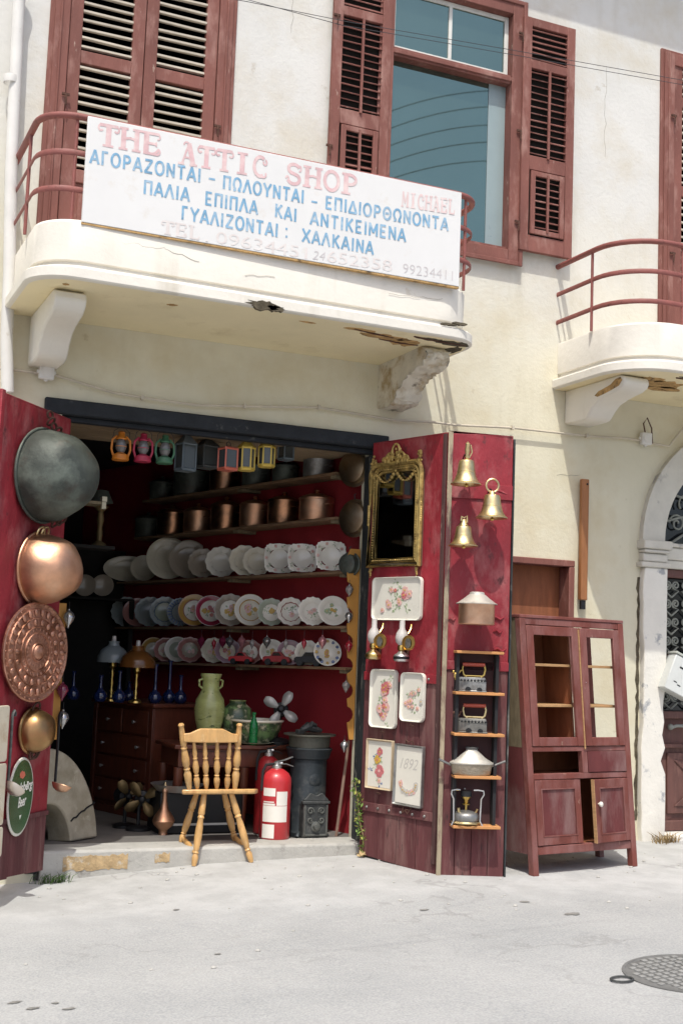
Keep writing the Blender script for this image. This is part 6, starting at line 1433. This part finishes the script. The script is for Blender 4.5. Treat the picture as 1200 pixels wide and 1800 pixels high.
# scalloped board, round pans and ornaments at the end of the red wall
def wend(u, v, y): return at(u, v, y)
t = thing('scalloped_board', 'tall ochre board with a scalloped left edge fixed beside the right door post', 'board', (0, 0, 0))
yb_ = .27
pts = [at(632, 966, yb_), at(632, 1300, yb_)]
xr_ = pts[0].x; z1_ = pts[0].z; z0_ = pts[1].z
poly = [(xr_, z0_), (xr_, z1_), (at(615, 966, yb_).x, z1_)]
cent = [990, 1036, 1082, 1128, 1170, 1214, 1256]
for vc in cent:
    zc_ = at(606, vc, yb_).z; xc_ = at(606, vc, yb_).x
    poly += [(xc_ + .062*math.cos(R(a)), zc_+.060*math.sin(R(a))) for a in (75, 50, 25, 0, -25, -50, -75)]
poly.append((at(612, 1300, yb_).x, z0_))
b = MB(); b.prism(poly, yb_-.012, yb_); b.build('board_panel', OCHB, t)
for u, v, rp, lab, m, y in ((624, 823, 34, 'round copper pan seen edge on at the top of the red wall end', M_('aged_tin_pan', (.38, .31, .22), .36, 1, var=.25, vs=6, bump=.15, bs=14, spots=((.26, .17, .10), 6, .55, .12)), .35), (624, 911, 34, 'round copper pan seen edge on below the top pan', M_('aged_tin_pan', (0, 0, 0)), .35), (616, 992, 22, 'small dark round pan beside the scalloped board', CAULD, .30)):
    p = at(u, v, y); r = rp*mpp(p); t = thing('hanging_pan', lab, 'pan', Matrix.Translation(p) @ Matrix.Rotation(R(-62), 4, 'Z'), 'round pans by the right door post')
    b = MB(); b.lathe([(r, 0), (r, .01), (r*.93, .014), (r*.85, .012), (r*.8, .05), (r*.6, .062), (0, .066)], 30, RX); b.build('pan_body', m, t); b = MB(); b.tube([(0, -.01, r*.98), (0, -.02, r+.03), (0, 0, r+.04)], .004, 6); b.build('hook', WIRE, t)
for u, v, c, lab in ((614, 1036, 'clear', 'clear glass drop with a dark tip, upper one beside the scalloped board'), (613, 1083, 'silver', 'silver grey glass drop beside the scalloped board'), (613, 1135, 'red', 'red glass drop beside the scalloped board'), (608, 1205, 'clear', 'clear glass drop with a white cap low on the scalloped board'), (605, 1310, 'silver', 'silver glass drop hanging under the scalloped board')):
    p = at(u, v, .24); drop(p, .030, lab, DC[c], 'glass drops by the right door post', 0, .03)
# the same behind the left door
t = thing('painted_strip_board', 'narrow ochre board behind the hanging basins carrying glass drops', 'board', (0, 0, 0))
b = MB(); y = .30; a = at(104, 1060, y); c = at(116, 1300, y); b.box(a.x-.06, a.x+.05, y-.01, y, c.z, a.z); b.build('board_panel', OCHB, t)
for u, v, c, lab in ((121, 1085, 'silver', 'silver blue glass drop hanging beside the embossed copper tray'), (110, 1213, 'wine', 'wine red glass drop on the narrow ochre board behind the basins'), (111, 1262, 'silver', 'silver blue glass drop hanging beside the brass pan')):
    p = at(u, v, .26); drop(p, .042, lab, DC[c], 'glass drops behind the basins', 0, .05)
b = MB(); a = at(150, 893, .4)
t = thing('pale_shelf_end', 'pale ended shelf board sticking out behind the dark cauldron', 'shelf', (0, 0, 0))
p = at(178, 882, .5); b.box(p.x-.7, p.x+.0, .48, .66, p.z-.02, p.z+.0); b.build('shelf_board', BOARD, t); b = MB(); b.box(p.x+.001, p.x+.03, .47, .52, p.z-.05, p.z-.004); b.box(p.x+.001, p.x+.035, .47, .53, p.z, p.z+.035); b.build('end_cap', M_('cream_cap', (.55, .50, .36), .6, var=.1), t)
t = thing('brass_column_lamp', 'dim brass column lamp standing in the dark behind the cauldron', 'lamp', at(174, 960, 1.2))
b = MB(); b.lathe([(.06, 0), (.05, .02), (.02, .04), (.025, .10), (.018, .14), (.028, .2), (.02, .26), (.05, .29), (.06, .30), (0, .31)], 16); b.build('column', M_('dim_brass', (.17, .12, .055), .55, .6, var=.3, vs=9), t); b = MB(); b.lathe([(.01, .31), (.09, .33), (.05, .42), (0, .43)], 16); b.build('lamp_top', CAULD, t)
t = thing('lamp_ledge', 'dark ledge under the dim brass column lamp', 'shelf', (0, 0, 0)); q = at(174, 960, 1.2); b = MB(); b.box(q.x-.9, q.x+.1, 1.1, 1.35, q.z-.025, q.z-.001); b.build('ledge_board', DARKW, t); b = MB(); b.box(q.x-.3, q.x-.27, 1.12, 1.33, q.z-.20, q.z-.026); b.build('bracket', DARKW, t)

# ------------------------------------------------------------------ furniture on the shop floor
cc = at(262, 1440, 1.3); cc.z = .03; tp = at(262, 1237, 1.3).z
t = thing('chest_of_drawers', 'tall dark mahogany chest of drawers with small brass knobs beneath the blue glass bottles', 'chest of drawers', Matrix.Translation((cc.x, cc.y, .029)) @ Matrix.Rotation(WANG, 4, 'Z'))
# local: X runs from the dark end towards the street along the wall, -Y faces into the room
Wc, Dc_, Hh = .86, .55, tp-.03
b = MB(); b.box(-Wc, 0, .0, Dc_, .06, Hh-.03); b.box(-Wc-.0, .0, -.012, Dc_, 0, .058); b.build('carcass', MAHOG, t, bevel=.004)
b = MB(); b.box(-Wc-.03, .03, -.03, Dc_, Hh-.029, Hh); b.build('chest_top', MAHOG, t, bevel=.006)
b = MB(); b.box(-.05, .006, -.02, -.001, .06, Hh-.035); b.box(-Wc, -Wc+.05, -.02, -.001, .06, Hh-.035); b.build('pilaster', MAHOG, t, bevel=.004)
zs = [.09, .27, .45, .63, Hh-.05]
for i in range(4):
    cols = [(-Wc+.06, -.06)] if i < 3 else [(-Wc+.06, -Wc/2-.01), (-Wc/2+.01, -.06)]
    for xa, xb in cols:
        b = MB(); b.box(xa, xb, -.016, -.001, zs[i]+.01, zs[i+1]-.01); dr = b.build('drawer', MAHOG, t, bevel=.004)
        for xk in ((xa+.12, xb-.12) if i < 3 else ((xa+xb)/2,)):
            b = MB(); b.lathe([(.006, 0), (.007, .012), (.014, .018), (.013, .026), (0, .03)], 12, Matrix.Translation((xk, -.016, (zs[i]+zs[i+1])/2)) @ RX); b.build('knob', STEEL, dr)
def stand(name, label, cat, u, v, z, group=None, y=None):
    p = atz(u, v, z) if y is None else at(u, v, y); p.z = z
    return thing(name, label, cat, p, group), mpp(p), p
ZT = tp+.0005
def on_chest(u, yy): p = at(u, 1230, yy); p.z = ZT; return p
for u, yy, m, lab, hb, rs in ((195, 1.62, OPAL, 'table lamp with a white glass shade and twisted brass stem on the chest', .30, .125), (238, 1.40, AMBER, 'table lamp with an amber glass shade and brass stem on the chest', .27, .14)):
    t = thing('table_lamp', lab, 'lamp', on_chest(u, yy), 'glass shaded lamps on the chest')
    b = MB(); b.lathe([(.055, 0), (.05, .015), (.018, .03), (.012, .05), (.018, .08), (.010, .10), (.017, .14), (.010, .18), (.018, .22), (.010, hb-.05), (.03, hb-.03), (.03, hb), (0, hb)], 16); b.build('stem', BRASS, t)
    b = MB(); b.lathe([(rs, hb+.0), (rs*1.02, hb+.012), (rs*.98, hb+.045), (rs*.84, hb+.085), (rs*.60, hb+.115), (rs*.38, hb+.13), (rs*.32, hb+.15), (rs*.36, hb+.165), (rs*.3, hb+.165), (rs*.25, hb+.13), (rs*.75, hb+.085), (rs*.93, hb+.04), (rs*.97, hb+.005)], 28, lobes=12, amp=.02); b.build('shade', m, t)
    b = MB(); b.lathe([(.03, hb+.01), (.035, hb+.08), (.02, hb+.13), (.016, hb+.205), (0, hb+.21)], 14); b.build('chimney', CLEARG, t)
bott = [(128, 1.75, 'leftmost blue glass bottle, half hidden in the dark', .22), (176, 1.52, 'blue glass bottle left of the white shaded lamp', .20), (209, 1.42, 'blue glass bottle between the two glass shaded lamps', .24), (226, 1.75, 'low blue glass bottle behind the amber shaded lamp stem', .15), (272, 1.42, 'slim necked blue glass bottle right of the amber lamp', .30), (297, 1.55, 'tallest dark blue glass bottle on the chest', .33), (317, 1.48, 'blue glass bottle nearest the green vase', .22)]
for u, yy, lab, h in bott:
    t = on_chest(u, yy); b = MB(); b.lathe([(0, 0), (.035, 0), (.05, .02), (.055, .045), (.04, .075), (.016, .10), (.012, .14), (.012, h-.02), (.022, h), (.016, h), (.008, h-.03)], 18)
    o = single('glass_bottle', b, COBALT, lab, 'bottle', 'blue glass bottles on the chest'); o.location = t
# desk along the red wall
DZ = at(430, 1310, .62).z
t = thing('writing_desk', 'red brown wooden desk behind the chair covered with vases and bowls', 'desk', (0, 0, 0))
xa = at(284, 1305, .95).x; xb = at(575, 1305, .62).x
b = MB(); b.box(xa, xb, .60, 1.12, DZ-.03, DZ); b.build('desk_top', MAHOG, t, bevel=.006)
b = MB(); b.box(xa+.04, xb-.05, .64, 1.08, DZ-.16, DZ-.031); b.build('apron', MAHOG, t, bevel=.003)
b = MB(); b.box(xa+.12, xa+.5, .63, .639, DZ-.145, DZ-.05); dw = b.build('drawer', MAHOG, t, bevel=.003); b = MB(); b.sphere((xa+.31, .622, DZ-.10), .012, 8); b.build('knob', BRASS, dw)
for x in (xa+.05, at(427, 1400, .66).x):
    for y in (.66, 1.05): b = MB(); b.turned((x, y, .03), (x, y, DZ-.161), [(0, .018), (.05, .024), (.1, .02), (.3, .028), (.6, .033), (.66, .024), (.7, .036), (1, .036)], 10); b.build('leg', MAHOG, t)
for y in (.66, 1.05): b = MB(); b.turned((xb-.1, y, .03), (xb-.1, y, DZ-.161), [(0, .018), (.05, .024), (.3, .028), (.6, .033), (.7, .036), (1, .036)], 10); b.build('leg', MAHOG, t)
def desk(name, label, cat, u, y): p = at(u, 1300, y); p.z = DZ+.0005; return thing(name, label, cat, p), mpp(p)
t, k = desk('green_vase', 'large pale green glazed vase with small handles standing on the desk', 'vase', 366, .93)
s = 27*k; zb0 = max((at(366, 1285, .93).z-DZ), 0)
b = MB(); hv = at(366, 1184, .93).z-DZ
b.lathe([(0, 0), (.62*s, 0), (.66*s, .02*hv), (.70*s, .12*hv), (.93*s, .32*hv), (1.0*s, .48*hv), (.92*s, .62*hv), (.64*s, .73*hv), (.55*s, .78*hv), (.56*s, .90*hv), (.68*s, .97*hv), (.70*s, hv), (.60*s, hv), (.48*s, .9*hv), (.45*s, .75*hv)], 30); b.build('vase_body', CELAD, t)
b = MB()
for q in (-1, 1): b.tube([(q*.56*s, 0, .92*hv), (q*.80*s, 0, .90*hv), (q*.78*s, 0, .82*hv), (q*.56*s, 0, .78*hv)], .009, 7)
b.build('vase_handle', CELAD, t)
t, k = desk('small_vase', 'squat dark green mottled vase beside the tall green vase', 'vase', 415, .93); s = 29*k; hv = at(415, 1231, .93).z-DZ
b = MB(); b.lathe([(0, 0), (.6*s, 0), (.8*s, .2*hv), (1.0*s, .55*hv), (.85*s, .8*hv), (.5*s, .93*hv), (.52*s, hv), (.44*s, hv), (.4*s, .9*hv)], 28); b.build('vase_body', MOTTLE, t)
b = MB(); b.lathe([(.53*s, .985*hv), (.55*s, 1.0*hv), (.45*s, 1.01*hv)], 24); b.build('vase_lip', CELAD, t)
t, k = desk('planter_bowl', 'wide green patterned planter bowl with a pale rim on the desk', 'bowl', 450, .82); s = 46*k; hv = at(450, 1264, .82).z-DZ
b = MB(); b.lathe([(0, 0), (.55*s, 0), (.7*s, .15*hv), (.93*s, .6*hv), (.98*s, .9*hv), (.9*s, .9*hv), (.8*s, .5*hv), (0, .3*hv)], 32); b.build('bowl_body', MOTTLE, t)
b = MB(); b.lathe([(.97*s, .88*hv), (1.04*s, .93*hv), (1.02*s, hv), (.92*s, hv), (.9*s, .9*hv)], 32); b.build('rim', CREAMG, t)
t, k = desk('green_bottle', 'small bright green plastic bottle in front of the planter bowl', 'bottle', 445, .64); hv = at(445, 1252, .64).z-DZ; s = 8*k
b = MB(); b.lathe([(0, 0), (.9*s, 0), (s, .04*hv), (.9*s, .3*hv), (s, .45*hv), (.9*s, .65*hv), (.35*s, .85*hv), (.33*s, .92*hv), (0, .92*hv)], 18); b.build('bottle_body', GREENB, t); b = MB(); b.lathe([(.42*s, .92*hv), (.42*s, hv), (0, hv)], 14); b.build('cap', GREENB, t)
t, k = desk('flat_dish', 'flat grey green dish lying on the desk edge behind the chair', 'dish', 447, .64); b = MB(); b.lathe([(0, .001), (.09, .001), (.16, .014), (.165, .018), (.155, .018), (.09, .008), (0, .008)], 26); b.build('dish_body', SAGE, t)
t.location.z -= .0; t.location.x += .02; t.location.y += .10
# electric fan
pf = at(494, 1246, .72)
t = thing('electric_fan', 'old electric desk fan with four bare metal blades on the desk end', 'fan', (pf.x, pf.y, DZ)); hz = pf.z-DZ
yaw = R(-22)
FM = Matrix.Translation((0, 0, hz)) @ Matrix.Rotation(yaw, 4, 'Z') @ Matrix.Rotation(R(-8), 4, 'X')
kf = mpp(pf)
for i, a in enumerate((62, 150, 242, 325)):
    b = MB(); n = 9; vs = []
    for q in range(n):
        f = q/(n-1); r_ = (.028+.118*f); wd = .036*math.sin(math.pi*(.08+.80*f**1.25))**.75
        for sgn in (-1, 1): vs.append(Vector((r_, sgn*wd*.35, sgn*wd)))
    Ma = FM @ Matrix.Rotation(-R(a), 4, 'Y')
    vs = [Ma @ (Matrix.Rotation(R(4), 4, 'X') @ v) for v in vs]
    b.add(vs, [(2*q, 2*q+1, 2*q+3, 2*q+2) for q in range(n-1)]); o = b.build('blade', M_('pale_fan_blade', (.42, .42, .40), .45, .3, var=.12, vs=9), t); sm = o.modifiers.new('thick', 'SOLIDIFY'); sm.thickness = .003
b = MB(); b.lathe([(.0, .03), (.016, .026), (.024, .0), (.024, -.02), (.05, -.03), (.058, -.08), (.05, -.13), (0, -.145)], 20, FM @ RX); b.build('motor', BLACKM, t)
b = MB(); b.tube([FM @ Vector((0, .08, -.04)), (0, .08, hz*.4), (0, .07, .03)], .016, 8); b.lathe([(.10, 0), (.10, .02), (.07, .04), (.03, .05), (0, .05)], 24, TR((0, .05, .0005))); b.build('fan_base', BLACKM, t)
# iron stove
ps = at(537, 1476, .42)
t = thing('iron_stove', 'slate grey cast iron column stove with an ornate little door standing in the doorway', 'stove', (ps.x, ps.y, .036)); ks = mpp(ps); rs = 32*ks
def zst(v): return at(537, v, .42).z-.036
b = MB(); z1, z2, z3 = zst(1468), zst(1334), zst(1318)
b.lathe([(rs*1.1, z1-.0), (rs*1.12, z1+.03), (rs, z1+.05), (rs, z2), (rs*1.12, z2+.01), (rs*1.25, z3), (rs*1.30, z3+.012), (rs*1.22, z3+.02), (0, z3+.02)], 36); b.build('stove_body', STOVEM, t)
b = MB(); z4 = zst(1292); b.lathe([(rs*1.0, z3+.02), (rs*1.12, z3+.022), (rs*1.15, z4-.008), (rs*1.45, z4), (rs*1.45, z4+.01), (rs*1.1, z4+.008), (0, z4-.0)], 36); b.build('top_plate', M_('greenish_iron', (.105, .105, .085), .6, .4, var=.25, vs=10, bump=.3, bs=40), t)
b = MB()
for a in range(45, 405, 90): b.tube([(rs*.9*math.cos(R(a)), rs*.9*math.sin(R(a)), z1+.03), (rs*1.15*math.cos(R(a)), rs*1.15*math.sin(R(a)), .02), (rs*1.25*math.cos(R(a)), rs*1.25*math.sin(R(a)), 0)], .018, 7)
b.build('foot', STOVEM, t)
b = MB(); dz0, dz1 = .005, zst(1408); dw_ = 23*ks; yd = -rs-.035
b.box(-dw_, dw_, yd, -rs*.6, dz0, dz1); b.box(-dw_*1.12, dw_*1.12, yd-.012, yd+.03, dz1, dz1+.02)
cp = [(dw_*1.0*math.cos(R(a)), dz1+.02+.05*math.sin(R(a))*(1+.25*math.cos(R(6*a)))) for a in range(0, 181, 10)]; b.prism(cp, yd-.006, yd+.015)
dd = b.build('ash_door', IRON, t, bevel=.004)
b = MB()
for q in (-1, 1):
    b.tube(spiral(q*dw_*.45, dz1-.05, .006, .026, 90, 1.3, 20, yd-.006, flip=q), .006, 6); b.tube(spiral(q*dw_*.45, dz1-.115, .006, .022, 270, 1.2, 20, yd-.006, flip=-q), .006, 6); b.tube([(q*dw_*.9, yd-.004, dz0+.01), (q*dw_*.9, yd-.004, dz1-.01)], .008, 6)
b.lathe([(.036, 0), (.036, .008), (.022, .012), (.016, .03), (.02, .036), (0, .04)], 20, Matrix.Translation((0, yd, dz0+.075)) @ RX)
b.tube([(-dw_*.9, yd-.004, dz0+.015), (dw_*.9, yd-.004, dz0+.015)], .008, 6); b.build('door_relief', M_('iron_relief', (.13, .135, .125), .5, .45, var=.25, vs=16), dd)
b = MB(); b.lathe([(.04, 0), (.045, .004), (.03, .010), (0, .012)], 20, Matrix.Translation((.0, -rs+.004, zst(1368))) @ RX, lobes=0); b.build('crest_plaque', STOVEM, t)
# scrap iron on the stove
t = thing('scrap_iron', 'broken piece of dark cast iron lying on the stove top', 'scrap iron', (ps.x, ps.y, .036+z4+.012))
b = MB(); b.tube([(-.07, 0, .02), (-.02, .0, .05), (.03, 0, .035), (.09, -.01, .02)], [.02, .035, .03, .012], 8); b.tube([(-.01, -.02, .05), (.0, -.03, .075), (.04, -.02, .06)], [.02, .018, .012], 7); b.cbox((-.09, -.03, .015), (.06, .04, .03), Matrix.Rotation(R(20), 3, 'Z')); b.build('iron_piece', IRON, t, bevel=.003)
# fire extinguishers
def extinguisher(u, v, y, rp, hp, label, m, lab_):
    p = at(u, v, y); p.z = .036; k = mpp(p); r = rp*k; h = hp*k
    t = thing('fire_extinguisher', label, 'fire extinguisher', Matrix.Translation(p) @ Matrix.Rotation(R(8), 4, 'Z'))
    b = MB(); b.lathe([(r*.95, 0), (r, .01), (r, h*.72), (r*.97, h*.76), (r*.8, h*.82), (r*.45, h*.865), (r*.3, h*.875), (0, h*.875)], 36); b.build('cylinder', m, t)
    b = MB(); b.lathe([(r*.32, h*.875), (r*.32, h*.91), (r*.2, h*.92), (r*.2, h*.95), (0, h*.95)], 16); b.tube([(0, 0, h*.93), (r*.35, -.01, h*.94)], .012, 8); b.build('valve', STEEL, t)
    b = MB(); b.box(-.012, .012, -.012, .012, h*.94, h*.965); b.tube([(-.01, 0, h*.955), (r*.5, -.01, h*.98), (r*1.05, -.02, h*1.02)], .010, 6, flat=(1.6, .5)); b.tube([(.0, -.01, h*.935), (r*.6, -.02, h*.93), (r*1.05, -.03, h*.90)], .009, 6, flat=(1.6, .5)); b.build('lever', GREYM if lab_ else BLACKM, t)
    b = MB(); b.tube([(-r*.2, 0, h*.93), (-r*.8, 0, h*.92), (-r*1.02, -.0, h*.84), (-r*1.05, .0, h*.6)], .010, 8); b.build('hose', BLACKR, t)
    if lab_:
        def patch(a0, a1, za, zb, q=1.008):
            b = MB(); n = 8; vs = []
            for i in range(n+1):
                a = R(a0+(a1-a0)*i/n); vs += [(r*q*math.sin(a), -r*q*math.cos(a), za*h), (r*q*math.sin(a), -r*q*math.cos(a), zb*h)]
            b.add(vs, [(2*i, 2*i+2, 2*i+3, 2*i+1) for i in range(n)]); return b
        patch(-80, 20, .22, .42).build('paper_label', PAPER, t); patch(-25, 20, .425, .60).build('paper_label', PAPER, t); patch(-80, -30, .54, .64).build('paper_label', PAPER, t); patch(-80, -30, .425, .45).build('paper_label', PAPER, t); patch(-80, -30, .02, .19).build('paper_label', PAPER, t)
        patch(-78, -34, .46, .475, 1.01).build('label_line', PAPER, t)
extinguisher(466, 1472, .56, 22, 152, 'duller red fire extinguisher half hidden behind the other one', FIRED, False)
extinguisher(481, 1477, .30, 27, 138, 'bright red fire extinguisher with white paper labels by the chair', FIRE, True)
# copper ewer, brass fans, black box, tub, broom stick
p = at(286, 1474, .62); p.z = .029; k = mpp(p); hv = at(286, 1373, .62).z-.029; s = 20*k
t = thing('copper_ewer', 'long necked copper bottle with a bulbous body standing on the shop floor', 'ewer', p)
b = MB(); b.lathe([(0, 0), (.42*s, 0), (.36*s, .05*hv), (.40*s, .09*hv), (.85*s, .18*hv), (s, .26*hv), (.85*s, .34*hv), (.38*s, .48*hv), (.24*s, .62*hv), (.2*s, .78*hv), (.26*s, .80*hv), (.26*s, .83*hv), (.15*s, .86*hv), (.0, .86*hv)], 26); b.build('ewer_body', COPPER, t)
b = MB(); b.lathe([(.24*s, .86*hv), (.2*s, .90*hv), (.08*s, .95*hv), (.09*s, .97*hv), (0, hv)], 16); b.build('stopper', BELLM, t)
for u, v, y, lab, turn in ((226, 1400, .95, 'old dark floor fan with brass blades under the chest', 20), (250, 1405, .80, 'dark desk fan with brass blades in front of the other floor fan', -20)):
    p = at(u, v, y); t = thing('brass_fan', lab, 'fan', (p.x, p.y, .029)); hz = p.z-.029
    FM = Matrix.Translation((0, 0, hz)) @ Matrix.Rotation(R(turn), 4, 'Z')
    for i in range(4):
        b = MB(); vs = []; n = 9
        for q in range(n):
            f = q/(n-1); r_ = (.026+.115*f); wd = .034*math.sin(math.pi*(.08+.80*f**1.25))**.75
            for sgn in (-1, 1): vs.append(FM @ (Matrix.Rotation(-R(35+90*i), 4, 'Y') @ Vector((r_, sgn*wd*.4, sgn*wd))))
        b.add(vs, [(2*q, 2*q+1, 2*q+3, 2*q+2) for q in range(n-1)]); o = b.build('blade', M_('dim_brass_blade', (.17, .12, .055), .55, .6, var=.3, vs=9), t); sm = o.modifiers.new('thick', 'SOLIDIFY'); sm.thickness = .003
    b = MB(); b.lathe([(0, .03), (.02, .02), (.025, -.02), (.055, -.03), (.055, -.11), (0, -.13)], 18, FM @ RX); b.tube([(0, .07, hz-.03), (0, .07, .03)], .014, 8); b.lathe([(.09, 0), (.09, .02), (.04, .035), (0, .035)], 20, TR((0, .06, 0))); b.build('fan_base', BLACKM, t)
p = at(312, 1378, .72); t = thing('grey_tub', 'shallow grey metal tub standing on a dark box under the desk', 'tub', p)
b = MB(); b.lathe([(0, -.05), (.14, -.05), (.19, .0), (.195, .004), (.185, .0), (.13, -.044), (0, -.044)], 28); b.build('tub_body', STEEL, t)
t = thing('black_case', 'black metal case standing under the desk behind the chair legs', 'case', (p.x+.15, p.y+.05, .029)); b = MB(); b.box(-.30, .32, -.15, .16, 0, p.z-.051-.029); b.build('case_body', BLACKM, t, bevel=.01); b = MB(); b.box(-.28, .30, -.156, -.151, .06, .075); b.build('case_strip', STEEL, t)
t = thing('broom_stick', 'weathered wooden stick leaning against the red wall by the door post', 'stick', (0, 0, 0)); b = MB(); b.tube([at(590, 1474, .36), at(601, 1390, .33), at(613, 1302, .31)], [.011, .012, .010], 8); b.build('stick', M_('grey_pink_stick', (.27, .17, .13), .8, var=.2, vs=9), t)
